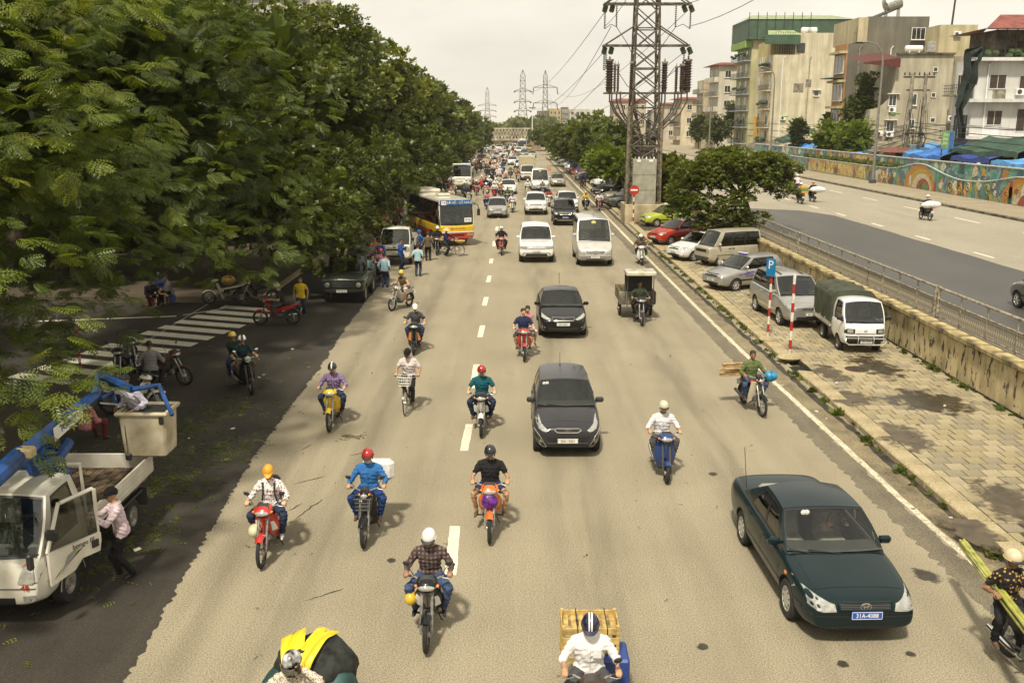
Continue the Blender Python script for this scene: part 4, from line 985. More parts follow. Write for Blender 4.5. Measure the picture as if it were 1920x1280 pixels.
while y<96:
 L_=random.uniform(.92,1.06)
 if not(27.4<y<29.2):
  s=B(); s.cbox((0,0,0),(KX1-KX0,L_-.025,.22),.025); s.build('kerb_stone',KERBM,kerb,30,loc=((KX0+KX1)/2+random.uniform(-.012,.012),y+L_/2,.045+random.uniform(-.012,.01)),rz=random.uniform(-.008,.008))
 y+=L_
slab('kerb_run',KX0,KX1,96,330,-.05,.15,KERBM)
slab('parking_pavement',KX1,TX1,-4,330,-.05,.128,JOINT)
pv=bpy.data.objects['parking_pavement']
# open drain inlet in the kerb line
dr=thing('drain_inlet','broken kerb inlet with a dark open drain beside the kerb','drain',(8.98,28.3,0))
s=B(); s.box((0,0,.008),(.40,1.55,.012)); s.build('opening',mat('drain dark',(.008,.007,.006),.95),dr); s=B(); s.cbox((-.02,-.62,.10),(.50,.62,.13),.03,Euler((.05,.10,.06))); s.build('tipped_kerb_stone',KERBM,dr)
# paving tiles: each near one an object, farther ones joined
tile_me=[]
for k in range(3):
 s=B(); s.cbox((0,0,0),(.384,.384,.05),.014); tile_me.append(s.mesh('paving_tile',TILEM[k],30))
far=B(); cnt=0; rowi=0; y=15.0; nbad=0
tm=random.Random(3)
while y<66:
 x=KX1+.21-(.2 if rowi%2 else 0)+(.2 if rowi%2 else 0)*0
 x=KX1+(.02 if rowi%2==0 else-.18)
 while x<TX1-.02:
  x0,x1=max(x,KX1+.005),min(x+.395,TX1-.01)
  if x1-x0>.09:
   near=cnt<300 and(x0*1750/max(1,y)<1010)
   zz=.118+tm.uniform(-.006,.006); ti,tj=tm.uniform(-.012,.012),tm.uniform(-.012,.012); k=tm.randrange(3)
   manhole=(x0>10.0 and x1<11.25 and 27.6<y<28.9)
   if not manhole:
    if near:
     o=obj('paving_tile',tile_me[k],pv,((x0+x1)/2,y,zz)); o.rotation_euler=(ti,tj,tm.uniform(-.01,.01)); o.scale=((x1-x0)/.40,.99,1); cnt+=1
    elif y>14 and x0*1750/max(1,y)<1010:
     far.k=k; far.cbox(((x0+x1)/2,y,zz),(x1-x0-.018,.384,.05),.012,Euler((ti,tj,0)))
  x+=.403
 y+=.403; rowi+=1
far.build('paving_tiles',TILEM,pv,30,kind='stuff')
mh=thing('manhole','round iron manhole lid set in a square concrete frame','manhole',(10.62,28.25,.128))
s=B(); s.cbox((0,0,.008),(1.2,1.25,.03),.01); s.build('frame',KERBM,mh); s=B(); s.lathe([(.36,.0),(.36,.034),(.33,.034),(.325,.028),(.0,.029)],n=32)
for k in range(-3,4): s.box((0,k*.085,.031),(.5-abs(k)*.06,.022,.008))
s.build('lid',mat('rusty cast iron',(.085,.06,.04),.7,.4,var=.3,vs=20),mh)
WET=mat('standing water',(.045,.036,.022),.06,var=.25,vs=2,coat=1.)
def puddle(name,c,rx,ry,z,seed,m,rot=0,label=None,cat=None):
 b=B(); n=40; ps=[]
 for k in range(n):
  a=2*PI*k/n; r=1+.34*noise.noise(V((math.cos(a)*1.4+seed,math.sin(a)*1.4,seed)))+.12*noise.noise(V((math.cos(a)*4+seed,math.sin(a)*4,seed)))
  x,y_=rx*r*math.cos(a),ry*r*math.sin(a); ps.append((c[0]+x*math.cos(rot)-y_*math.sin(rot),c[1]+x*math.sin(rot)+y_*math.cos(rot),z))
 b.poly(ps); return b.build(name,m,None,0,kind='structure')
def stain_mat(key,col,rough):
 m=mat(key,col,rough,var=.2,vs=4); n,l,p=nodes_of(m); tc=n.new('ShaderNodeTexCoord'); mp=n.new('ShaderNodeMapping'); mp.inputs['Location'].default_value=(-.5,-.5,0); mp.inputs['Scale'].default_value=(1,1,0); l.new(tc.outputs['Generated'],mp.inputs[0])
 ln=n.new('ShaderNodeVectorMath'); ln.operation='LENGTH'; l.new(mp.outputs[0],ln.inputs[0]); no=n.new('ShaderNodeTexNoise'); no.inputs['Scale'].default_value=3.5; no.inputs['Detail'].default_value=8; l.new(tc.outputs['Object'],no.inputs['Vector'])
 a=n.new('ShaderNodeMath'); a.operation='MULTIPLY_ADD'; a.inputs[1].default_value=.9; l.new(no.outputs['Fac'],a.inputs[0]); l.new(ln.outputs['Value'],a.inputs[2]); r=n.new('ShaderNodeMapRange'); r.inputs[1].default_value=.66; r.inputs[2].default_value=.84; r.inputs[3].default_value=.88; r.inputs[4].default_value=0; l.new(a.outputs[0],r.inputs[0]); l.new(r.outputs[0],p.inputs['Alpha']); return m
DAMP=stain_mat('damp patch',(.10,.074,.040),.45); WET=stain_mat('wet patch',(.050,.038,.022),.22)
for i,(px,py,rx,ry,m,rot)in enumerate([(1652,690,.85,1.8,WET,.1),(1740,752,1.3,1.7,WET,.5),(1700,820,.8,1.3,DAMP,.2),(1905,945,.8,1.6,DAMP,0),(1590,745,.7,1.1,DAMP,.3),(1560,700,.5,1.4,DAMP,.1),(1830,1000,.4,1.2,DAMP,.3),(1420,560,.5,2.0,DAMP,0)]):
 g=G(px,py,.15); puddle('damp_stain',(g.x,g.y),rx,ry,.1535,i*3.1,m,rot)
for i,(px,py,r)in enumerate([(1740,1077,.19),(735,1050,.07),(1336,888,.08),(708,893,.07),(1318,1212,.07),(1580,1244,.08),(1707,1226,.06),(806,1175,.03)]):
 g=G(px,py); puddle('oil_stain',(g.x,g.y),r*1.4,r*1.7,.0045,i*1.7+9,stain_mat('oil stain',(.045,.037,.025),.6),.4)
def wear_mat(key,col,a):
 m=mat(key,col,.8,var=.1); n,l,p=nodes_of(m); tc=n.new('ShaderNodeTexCoord'); mp=n.new('ShaderNodeMapping'); mp.inputs['Location'].default_value=(-.5,0,0); mp.inputs['Scale'].default_value=(1,0,0); l.new(tc.outputs['Generated'],mp.inputs[0]); ln=n.new('ShaderNodeVectorMath'); ln.operation='LENGTH'; l.new(mp.outputs[0],ln.inputs[0])
 r=n.new('ShaderNodeMapRange'); r.inputs[1].default_value=.1; r.inputs[2].default_value=.5; r.inputs[3].default_value=1; r.inputs[4].default_value=0; l.new(ln.outputs['Value'],r.inputs[0]); m2=n.new('ShaderNodeMapping'); m2.inputs['Scale'].default_value=(1.2,.12,1); l.new(tc.outputs['Object'],m2.inputs[0]); no=n.new('ShaderNodeTexNoise'); no.inputs['Scale'].default_value=1.6; no.inputs['Detail'].default_value=7; l.new(m2.outputs[0],no.inputs['Vector'])
 q=n.new('ShaderNodeMapRange'); q.inputs[1].default_value=.36; q.inputs[2].default_value=.72; q.inputs[4].default_value=a; l.new(no.outputs['Fac'],q.inputs[0]); k=n.new('ShaderNodeMath'); k.operation='MULTIPLY'; l.new(r.outputs[0],k.inputs[0]); l.new(q.outputs[0],k.inputs[1]); l.new(k.outputs[0],p.inputs['Alpha']); return m
WEAR=wear_mat('tyre wear',(.12,.10,.064),.32); PALE=wear_mat('pale worn lane',(.34,.292,.2),.28)
for x,w,m in((-3.6,1.5,WEAR),(1.35,1.7,WEAR),(4.9,1.6,WEAR),(-1.9,1.1,PALE),(3.1,1.3,PALE),(6.5,1.1,PALE),(-5.0,1.0,WEAR)):
 b=B(); b.poly([(x-w/2,4,.0035),(x+w/2,4,.0035),(x+w/2,160,.0035),(x-w/2,160,.0035)]); b.build('lane_wear',m,None,0,kind='structure')
CRK=mat('tar crack',(.05,.042,.03),.8); rk=random.Random(12)
for i in range(15):
 x,y=(rk.uniform(-5.6,-3.2),rk.uniform(9.5,22))if i<9 else(rk.uniform(-5,7.3),rk.uniform(10,45)); a=rk.uniform(.6,1.3)if i<9 else rk.uniform(0,3.1); L_=rk.uniform(.3,1.1); n=8; up_,dn=[],[]
 for k in range(n+1): q=k/n; xx,yy=x+math.cos(a)*L_*q+rk.uniform(-.03,.03),y+math.sin(a)*L_*q; w=(.016 if i<9 else .007)*math.sin(PI*(.08+.84*q))*rk.uniform(.5,1.4); up_.append((xx-math.sin(a)*w,yy+math.cos(a)*w,.0055)); dn.append((xx+math.sin(a)*w,yy-math.cos(a)*w,.0055))
 b=B(); b.poly(dn+up_[::-1]); b.build('road_crack',CRK,None,0,kind='structure')
 # upper road behind the retaining wall
UZ=1.35
slab('embankment',13.42,140,-30,900,-.05,UZ-.02,DIRT)
sheet_poly('upper_road',[(13.44,-20),(32.6,-20),(32.6,620),(13.44,620)],UZ,ASPHU)
damp=[(13.9,-20),(21.9,-20)]; y=-18
rr_=[]
while y<66: rr_.append((21.8+noise.noise(V((y*.3,7,0)))*.12,y)); y+=1.5
sheet_poly('damp_lane',[(13.9,-20)]+[(21.8,-20)]+rr_+[(20.6,68),(17,70),(13.9,70)],UZ+.004,ASPHW)
for(ax,ay),(bx,by)in[((1823,473),(1868,484)),((1712,442),(1748,450)),((1630,419),(1654,425)),((1563,400),(1584,405)),((1512,386),(1528,391)),((1465,371),(1480,375))]:
 a,c=G(ax,ay,UZ),G(bx,by,UZ); s=B(); x=(a.x+c.x)/2*.25+22.5*.75; s.poly([(x-.09,c.y,UZ+.008),(x+.09,c.y,UZ+.008),(x+.09,a.y,UZ+.008),(x-.09,a.y,UZ+.008)]); s.build('lane_dash',LINEW,None,0,kind='structure')
for k in range(14): s=B(); y=34+k*8.5; s.poly([(29.2,y,UZ+.006),(29.36,y,UZ+.006),(29.36,y+3.4,UZ+.006),(29.2,y+3.4,UZ+.006)]); s.build('lane_dash',LINEW,None,0,kind='structure')
slab('upper_pavement',32.6,60,-20,620,UZ-.1,UZ+.15,ground_mat('upper pavement',(.26,.22,.15),(.20,.17,.11),(.28,.24,.17),30,.6));
b=B()
for k in range(60): b.cbox((32.5,20+k*2.0,UZ+.06),(.3,1.97,.2),.03)
b.build('upper_kerb',mat('stained kerb',(.15,.125,.08),.9,var=.35,vs=2),None,kind='structure')
# ------------------------------------------------------------------ retaining wall and railing
def peel_mat():
 m=bpy.data.materials.new('peeling_yellow_wall'); m.use_nodes=True; n,l,p=nodes_of(m); p.inputs['Roughness'].default_value=.9
 tc=n.new('ShaderNodeTexCoord'); mp=n.new('ShaderNodeMapping'); mp.inputs['Scale'].default_value=(1,1.5,.55); l.new(tc.outputs['Object'],mp.inputs[0])
 a=n.new('ShaderNodeTexNoise'); a.inputs['Scale'].default_value=3.4; a.inputs['Detail'].default_value=8; a.inputs['Roughness'].default_value=.62; l.new(mp.outputs[0],a.inputs['Vector'])
 r=n.new('ShaderNodeValToRGB'); r.color_ramp.elements[0].position=.565; r.color_ramp.elements[1].position=.59; r.color_ramp.elements[0].color=(0,0,0,1); l.new(a.outputs['Fac'],r.inputs[0])
 c=n.new('ShaderNodeTexNoise'); c.inputs['Scale'].default_value=1.2; c.inputs['Detail'].default_value=7; l.new(mp.outputs[0],c.inputs['Vector'])
 cr=n.new('ShaderNodeValToRGB'); cr.color_ramp.elements[0].position=.3; cr.color_ramp.elements[0].color=(.26,.20,.095,1); cr.color_ramp.elements[1].position=.62; cr.color_ramp.elements[1].color=(.60,.50,.28,1); l.new(c.outputs['Fac'],cr.inputs[0])
 mx=n.new('ShaderNodeMix'); mx.data_type='RGBA'; l.new(r.outputs[0],mx.inputs[0]); l.new(cr.outputs[0],mx.inputs[6]); mx.inputs[7].default_value=(.075,.055,.035,1); l.new(mx.outputs[2],p.inputs['Base Color'])
 bp=n.new('ShaderNodeBump'); bp.invert=True; bp.inputs['Strength'].default_value=.6; bp.inputs['Distance'].default_value=.02; l.new(r.outputs[0],bp.inputs['Height']); l.new(bp.outputs[0],p.inputs['Normal']); return m
PEEL=peel_mat()
COPE=mat('mossy coping',(.50,.39,.18),.95,var=.3,vs=2.2,col2=(.07,.055,.03),bump=.5,bs=12)
rw_=thing('retaining_wall','peeling yellow retaining wall holding up the upper road','wall',(13.12,0,0))
b=B(); b.box((.15,80,.64),(.28,200,1.38)); b.build('wall_face',PEEL,rw_,0)
b=B(); b.box((-.0,80,.14),(.03,200,.10)); b.build('stained_base',mat('wall base dirt',(.06,.045,.025),.95,var=.3),rw_)
y=16.0; k=0
while y<100:
 b=B(); L_=2.0; b.cbox((0,0,0),(.46,L_-.012,.16),.03); b.build('coping_stone',COPE,rw_,30,loc=(.13,y+L_/2,1.405+random.uniform(-.008,.008))); y+=L_
RAILM=mat('galvanised railing',(.42,.37,.27),.55,.35,var=.3,vs=9)
rl=thing('railing','long grey metal railing of thin upright bars along the upper road','railing',(13.62,0,1.36))
ycur=15.0; nb=0; fb=B()
breaks=[15.0,29.9,45.0,60.0,75.0,90.0]
for a,c in zip(breaks,breaks[1:]):
 for z,r in((1.06,.046),(.70,.026),(.16,.026)):
  b=B(); b.cyl((0,a+.10,z),(0,c-.10,z),r,n=8); b.build('top_rail' if z>1 else 'middle_rail' if z>.5 else 'bottom_rail',RAILM,rl)
 for y in(a+.12,c-.12): b=B(); b.cbox((0,y,.54),(.09,.09,1.14),.01); b.build('end_post',RAILM,rl)
 n=int((c-a)/1.5)
 for k in range(1,n): b=B(); b.cbox((0,a+(c-a)*k/n,.54),(.045,.06,1.04),.008); b.build('post',RAILM,rl)
 y=a+.28
 while y<c-.25:
  if nb<298:
   if nb==0: s=B(); s.box((0,0,0),(.032,.04,.54)); bal_me=s.mesh('baluster',RAILM)
   obj('baluster',bal_me,rl,(0,y,.43)); nb+=1
  else: fb.box((0,y,.43),(.016,.03,.54))
  y+=.125
if fb.f: fb.build('balusters',RAILM,rl,kind='stuff')
# ------------------------------------------------------------------ mosaic wall across the upper road
def mosaic(key,cols,scale):
 m=bpy.data.materials.new(key.replace(' ','_')); m.use_nodes=True; n,l,p=nodes_of(m); p.inputs['Roughness'].default_value=.35
 tc=n.new('ShaderNodeTexCoord'); v=n.new('ShaderNodeTexVoronoi'); v.inputs['Scale'].default_value=scale; l.new(tc.outputs['Object'],v.inputs['Vector'])
 no=n.new('ShaderNodeTexNoise'); no.inputs['Scale'].default_value=.42; no.inputs['Detail'].default_value=3; no.inputs['Distortion'].default_value=1.6; l.new(v.outputs['Position'],no.inputs['Vector'])
 r=n.new('ShaderNodeValToRGB'); r.color_ramp.interpolation='CONSTANT'; el=r.color_ramp.elements
 while len(el)<len(cols): el.new(.5)
 for i,(e,c)in enumerate(zip(el,cols)): e.position=.26+.48*i/len(cols)if i else 0; e.color=(*c,1)
 l.new(no.outputs['Fac'],r.inputs[0])
 hs=n.new('ShaderNodeMixRGB'); hs.blend_type='OVERLAY'; hs.inputs[0].default_value=.45; l.new(r.outputs[0],hs.inputs[1]); l.new(v.outputs['Color'],hs.inputs[2]); l.new(hs.outputs[0],p.inputs['Base Color']); return m
MOSA=mosaic('teal mosaic',[(.03,.13,.11),(.05,.22,.17),(.16,.30,.24),(.08,.10,.16),(.05,.18,.13),(.30,.26,.07)],9)
MOSY=mosaic('yellow mosaic',[(.42,.33,.07),(.50,.42,.16),(.36,.20,.05),(.48,.40,.10),(.16,.22,.10)],9)
MCOL={k: mat('mosaic '+k,c,.35,var=.3,vs=14)for k,c in dict(orange=(.50,.22,.03),gold=(.50,.33,.05),cream=(.62,.55,.38),green=(.10,.24,.06),dteal=(.015,.08,.09),red=(.36,.06,.03),violet=(.17,.12,.26),blue=(.05,.11,.26),brown=(.16,.075,.03),white=(.68,.66,.58)).items()}
MW=thing('mosaic_wall','long colourful mosaic wall with swirls and arches along the upper road','wall',(37.3,0,UZ+.15))
def wavy(y):
 return 1.45+.0*y
b=B(); b.box((.45,87.5,1.30),(.3,125,2.6)); b.build('back_wall',MOSA,MW,0); b=B(); b.box((.45,87.5,2.63),(.42,125,.07)); b.build('wall_cap',MCOL['white'],MW)
# lower front tier with a wavy top
ys=[25+k*.5 for k in range(0,251)]
def low_top(y):
 return 1.5+.75*math.exp(-((y-88)/4.2)**2)+.55*math.exp(-((y-70)/3.5)**2)-.25*math.exp(-((y-79)/4)**2)
b=B(); ids0=b.pts([(0,y,0)for y in ys]); ids1=b.pts([(0,y,low_top(y))for y in ys]); ids2=b.pts([(.28,y,low_top(y))for y in ys])
for k in range(len(ys)-1): b.face(ids0[k+1],ids0[k],ids1[k],ids1[k+1]); b.face(ids1[k+1],ids1[k],ids2[k],ids2[k+1])
b.build('front_wall',[MOSA],MW,0)
b=B(); b.tube([(.0,y,low_top(y)+.03)for y in ys[::2]],.055,5); b.build('white_rim',MCOL['white'],MW)
b=B(); b.box((-.006,0,0),(.012,19,1.4)); b.build('yellow_panel',MOSY,MW,0,loc=(0,111,.80)); b=B(); b.box((-.006,0,0),(.012,12,.8)); b.build('yellow_panel',MOSY,MW,0,loc=(.297,106,2.1))
def mshape(name,poly,y,z,col,s=1.,d=.02,x=0.):
 b=B(); b.prism([(p*s,q*s)for p,q in poly],'x',-d,.0); return b.build(name,MCOL[col],MW,0,loc=(x,y,z))
rm=random.Random(11)
def blob(n,r,j): return[(r*(1+rm.uniform(-j,j))*math.cos(a),r*(1+rm.uniform(-j,j))*math.sin(a))for a in arc(n,0,2*PI)[:-1]]
for(yc,w,h)in((88.0,6.6,2.2),(70.0,6.0,2.0),(80.0,3.2,1.1),(96.5,2.6,1.2),(62,5,1.9)):
 for k,c in enumerate(('orange','gold','cream','red','green')):
  f=1-k*.19; mshape('arch_shape',[(w*f*.5*math.cos(a),h*f*math.sin(a))for a in arc(14,0,PI)],yc-w*.05*k,.04,c,1,.012+.005*k)
for k in range(86):
 y=rm.uniform(63,100)if k<56 else rm.uniform(100,150); r=rm.uniform(.2,.55); c=rm.choice(list(MCOL)); z=rm.uniform(.18,1.15)
 if k%3==0:
  b=B(); b.tube([(-.03,r*(1-q*.75)*math.cos(q*9),r*(1-q*.75)*math.sin(q*9))for q in arc(16,0,1)],.035,4); b.build('swirl',MCOL[rm.choice(['cream','gold','white','orange'])],MW,0,loc=(0,y,z))
 elif k%3==1: mshape('leaf_shape',[(r*.5*math.sin(a)*1.2,r*1.6*math.cos(a))for a in arc(10,0,2*PI)[:-1]],y,z,c,1,.022+.001*(k%9))
 else: mshape('blob_shape',blob(9,r,.25),y,z,c,1,.030+.001*(k%9))
for k in range(36):
 y=62+k*2.4+rm.uniform(-1,1); r=rm.uniform(.3,.7); mshape('upper_shape',blob(8,r,.3)if k%2 else[(-r,0),(r,0),(r*.7,r*.5),(r*.7,r*1.1),(0,r*1.6),(-r*.7,r*1.1),(-r*.7,r*.5)],y,rm.uniform(1.95,2.2)if k%2 else 1.8,rm.choice(list(MCOL)),1,.02+.001*k,x=.30)
 # ------------------------------------------------------------------ houses of the street behind
def stucco(key,col,stain=.35):
 k='stucco '+key
 if k in MATS: return MATS[k]
 m=bpy.data.materials.new(k.replace(' ','_')); MATS[k]=m; m.use_nodes=True; n,l,p=nodes_of(m); p.inputs['Roughness'].default_value=.9
 tc=n.new('ShaderNodeTexCoord'); mp=n.new('ShaderNodeMapping'); mp.inputs['Scale'].default_value=(1.2,1.2,.12); l.new(tc.outputs['Object'],mp.inputs[0])
 a=n.new('ShaderNodeTexNoise'); a.inputs['Scale'].default_value=1.1; a.inputs['Detail'].default_value=7; a.inputs['Roughness'].default_value=.65; l.new(mp.outputs[0],a.inputs['Vector'])
 c=n.new('ShaderNodeTexNoise'); c.inputs['Scale'].default_value=.5; c.inputs['Detail'].default_value=8; l.new(tc.outputs['Object'],c.inputs['Vector'])
 r=n.new('ShaderNodeValToRGB'); r.color_ramp.elements[0].position=.32; r.color_ramp.elements[1].position=.62; r.color_ramp.elements[0].color=(*[x*(1-stain)*.92 for x in col],1); r.color_ramp.elements[1].color=(*col,1); l.new(a.outputs['Fac'],r.inputs[0])
 r2=n.new('ShaderNodeValToRGB'); r2.color_ramp.elements[0].position=.35; r2.color_ramp.elements[1].position=.7; r2.color_ramp.elements[0].color=(.78,.77,.72,1); r2.color_ramp.elements[1].color=(1,1,1,1); l.new(c.outputs['Fac'],r2.inputs[0])
 mx=n.new('ShaderNodeMixRGB'); mx.blend_type='MULTIPLY'; mx.inputs[0].default_value=1; l.new(r.outputs[0],mx.inputs[1]); l.new(r2.outputs[0],mx.inputs[2]); l.new(mx.outputs[0],p.inputs['Base Color']); return m
ROOFR=mat('red sheet roof',(.23,.05,.032),.6,var=.25,vs=1.5); ROOFG=mat('green sheet roof',(.27,.33,.15),.55,var=.2,vs=1); GREENW=mat('green sheet cladding',(.042,.090,.052),.6,var=.15,vs=.8); FRAMEW=plastic('white window frame',(.70,.68,.62)); SHUT=mat('brown shutter',(.065,.042,.032),.7,var=.2)
CONC=mat('bare concrete',(.27,.24,.18),.9,var=.25,vs=2); IRON=mat('dark iron',(.05,.045,.04),.6,.3,var=.2); TANK=mat('steel tank',(.52,.50,.45),.3,.8,var=.15,vs=4); LEAFP=mat('pot plants',(.05,.09,.02),.8,var=.4,vs=14)
HX=43.0; HZ=UZ+.1
def window(parent,c,w,h,face,frame=FRAMEW,pane=PANE,bars_=1,depth=.06,sill=True,hood=False,shut=False):
 """face 'y': on a wall that looks towards -Y; 'x': on a wall that looks towards -X"""
 rot=0 if face=='y' else-PI/2
 b=B(); f=.07
 for q in((0,h/2+f/2,w+2*f,f),(0,-h/2-f/2,w+2*f,f),(-w/2-f/2,0,f,h),(w/2+f/2,0,f,h)): b.box((q[0],-depth/2,q[1]),(q[2],depth,q[3]))
 for k in range(1,bars_+1): b.box((w*(k/(bars_+1)-.5),-depth*.4,0),(.05,depth*.6,h))
 if sill: b.box((0,-.09,-h/2-f-.03),(w+.3,.18,.06))
 if hood: b.box((0,-.2,h/2+f+.06),(w+.7,.4,.09))
 o=b.build('window',frame,parent,0,loc=c,rz=rot); p=B(); p.box((0,-.012,0),(w,.02,h));
 if shut:
  for k in range(int(h/.12)): p.box((0,-.03,-h/2+.06+k*.12),(w*.94,.02,.05))
 p.build('pane' if not shut else 'shutter',SHUT if shut else pane,o,0); return o
def aircon(parent,c,face):
 b=B(); b.cbox((0,-.16,0),(.85,.32,.6),.02); o=b.build('air_conditioner',WHITEP,parent,loc=c,rz=0 if face=='y' else-PI/2); b=B(); b.lathe([(.22,0),(.22,.012),(.05,.02),(0,.02)],c=(-.13,-.335,0),axis='y',n=16); b.build('fan_grille',DGREY,o)
def balcony(parent,x,y0,y1,z,m,rail=IRON,depth=1.0,solid=False,plants=False):
 b=B(); b.box((x-depth/2,(y0+y1)/2,z),(depth,y1-y0,.16)); o=b.build('balcony',m,parent,0); b=B()
 if solid: b.box((x-depth+.05,(y0+y1)/2,z+.5),(.1,y1-y0,.9)); b.box((x-depth/2,y0+.05,z+.5),(depth,.1,.9))
 else:
  for zz in(.35,.65,.95): b.box((x-depth+.05,(y0+y1)/2,z+zz),(.04,y1-y0,.04)); b.box((x-depth/2,y0+.05,z+zz),(depth,.04,.04))
  for k in range(int((y1-y0)/.4)+1): b.box((x-depth+.05,y0+.05+k*.4,z+.5),(.03,.03,.95))
  for k in range(4): b.box((x-depth+.1+k*.25,y0+.05,z+.5),(.03,.03,.95))
 b.build('balustrade',m if solid else rail,o,0)
 if plants:
  b=B()
  for k in range(12): b.ell((x-depth+.15+random.uniform(-.1,.2),random.uniform(y0,y1),z+1.0+random.uniform(-.1,.35)),(.3,.3,.25),6,4)
  b.build('pot_plants',LEAFP,o,kind='stuff')
def house(label,pxc,pxr,top,m,pxl=None,name='house',x1=None,base=HZ):
 """corner at picture column pxc on the front line HX; side wall runs right to column pxr, front runs back to column pxl"""
 y0=XP(pxc,200,HX).y; xr=x1 or S(pxr,200,y0).x; yb=XP(pxl,200,HX).y if pxl else y0+8
 zt=S(pxc,top,y0).z; t=thing(name,label,'house',(0,0,0),0,None)
 t.location=(HX,y0,base); b=B(); b.box(((xr-HX)/2,(yb-y0)/2,(zt-base)/2),(xr-HX,yb-y0,zt-base)); b.build('wall',m,t,0)
 def W(px,py): p=S(px,py,y0); return V((p.x-HX,0,p.z-base))
 def Fx(px,py): p=XP(px,py,HX); return V((0,p.y-y0,p.z-base))
 return t,W,Fx,dict(y0=y0,xr=xr,yb=yb,zt=zt,w=xr-HX,d=yb-y0,h=zt-base)
def win_px(t,W,px0,py0,px1,py1,face='y',**kw):
 a,c=W(px0,py0),W(px1,py1); w=abs(c.x-a.x)if face=='y' else abs(c.y-a.y); h=abs(a.z-c.z); return window(t,(a+c)/2,max(.4,w),max(.4,h),face,**kw)
 # white house at the right
t,W,Fx,I=house('white house with dark shutters and a red roof at the right edge',1822,1985,112,stucco('white',(.66,.65,.64),.2),1786)
for q in((1857,141,1884,166),(1852,208,1876,234),(1913,143,1935,178),(1908,205,1935,246)): win_px(t,W,*q,frame=stucco('white',(.5,.5,.5)),shut=True,sill=False)
for py in(112,189,258):
 z=W(1822,py).z; b=B(); b.box((I['w']/2-.4,-.45,z),(I['w']+1.0,.9,.3)); b.build('cornice',stucco('white',(.66,.65,.64),.2),t,0)
for i,(py0,py1)in enumerate(((145,172),(216,254))):
 for k in(.25,.7): window(t,(0,I['d']*k,W(1822,(py0+py1)/2).z),1.0,1.9,'x',shut=True,sill=False)
 balcony(t,0,.2,I['d']-.2,W(1822,py1+6).z,CONC,depth=1.2)
b=B(); zr=I['h']
b.cbox((5.5,3.2,zr+1.35),(7.2,5.4,2.7),.02); b.build('roof_room',mat('dark roof terrace',(.10,.075,.05),.8,var=.5,vs=1.2),t,0)
b=B()
for k in range(9): b.box((1.6+k*.95,.0,zr+1.4),(.08,.08,2.6))
for k in range(3): b.box((5.2,0,zr+.55+.4*k),(8,.05,.05))
b.build('terrace_grille',IRON,t)
b=B(); b.poly([(.2,-.9,zr+2.7),(12,-.9,zr+2.7),(12,3.4,zr+4.3),(3.4,3.4,zr+4.3)]); b.poly([(12,-.9,zr+2.6),(.2,-.9,zr+2.6),(3.4,3.4,zr+4.2),(12,3.4,zr+4.2)]); b.poly([(.2,-.9,zr+2.7),(3.4,3.4,zr+4.3),(3.4,7,zr+2.7),(.2,7,zr+2.6)]); b.build('roof',ROOFR,t,0)
b=B()
for k in range(26): b.ell((random.uniform(.3,9.5),random.uniform(-.6,.2),zr+random.uniform(.2,.7)),(.35,.3,.3),6,4)
b.build('roof_plants',LEAFP,t,kind='stuff')
# dark netting hung on its front corner
NET=mat('dark green netting',(.018,.03,.024),.95,var=.3,vs=3); y0=I['y0']
nt=B(); pts=[(1838,88),(1812,92),(1806,150),(1793,200),(1797,262)]; pts2=[(1844,90),(1834,118),(1830,160),(1806,205),(1812,262)]
for k in range(4):
 def fn(s,q,k=k):
  a=S(*pts[k],y0-.9).lerp(S(*pts[k+1],y0-.9),q); c=S(*pts2[k],y0-.9).lerp(S(*pts2[k+1],y0-.9),q); p=a.lerp(c,s); p.y+=.35*math.sin(s*11+k)+.12*math.sin(q*7); return p
 nt.patch(fn,10,6)
nt.build('netting',NET,None,60,label='dark green netting hanging down the corner of the white house',cat='netting')
# beige house with air conditioners
t,W,Fx,I=house('beige house with white windows and two air conditioners',1632,1777,205,stucco('beige',(.47,.425,.32),.35),None)
y0=I['y0']; zt2=S(1672,102,y0).z-HZ; xa=W(1674,200).x; xb=W(1780,200).x
b=B(); b.box(((xa+xb)/2,5,(I['h']+zt2)/2),(xb-xa,9.9,zt2-I['h'])); b.build('upper_wall',stucco('beige',(.47,.425,.32),.35),t,0)
b=B(); r=W(1674,200).x; n=10; zc=I['h']
b.prism([(r,zc)]+[(r-2.3+2.3*math.sin(a),zc+3.0-3.0*math.cos(a))for a in arc(10,0,PI/2)][0:0]+[(r-2.6+2.6*math.sin(a),zc+3.4*(1-math.cos(a)))for a in arc(10,0,PI/2)],'y',.0,.25); b.build('curved_parapet',stucco('beige',(.47,.425,.32),.35),t,0)
b=B(); b.box(((xb+xa)/2,-.06,zt2+.06),(xb-xa+.2,.3,.22)); b.build('parapet_cap',mat('mould stained cap',(.12,.10,.07),.9,var=.4,vs=1),t,0)
for q in((1668,178,1679,198),(1707,177,1717,197),(1663,227,1674,246),(1704,225,1713,240)): win_px(t,W,*q,hood=q[0]<1690)
for q in((1751,127,1757,134),(1747,175,1753,182),(1745,222,1752,229)): win_px(t,W,*q,bars_=0,sill=False)
for px,py in((1672,206),(1667,252),(1783,222)): aircon(t,W(px,py),'y')
b=B(); z1=W(1650,118).z; xl,xr_=W(1614,118).x,W(1683,118).x; b.patch(lambda s,q: V((lerp(xl,xr_,s),lerp(-.9,5,q),z1+.5*s+1.0*q)),6,2); b.patch(lambda s,q: V((lerp(xl,xr_,s),-.9,z1+.5*s-lerp(.15,1.1,s)*q)),6,2,flip=True); b.build('red_awning',mat('dark red awning',(.10,.02,.015),.7,var=.2),t)
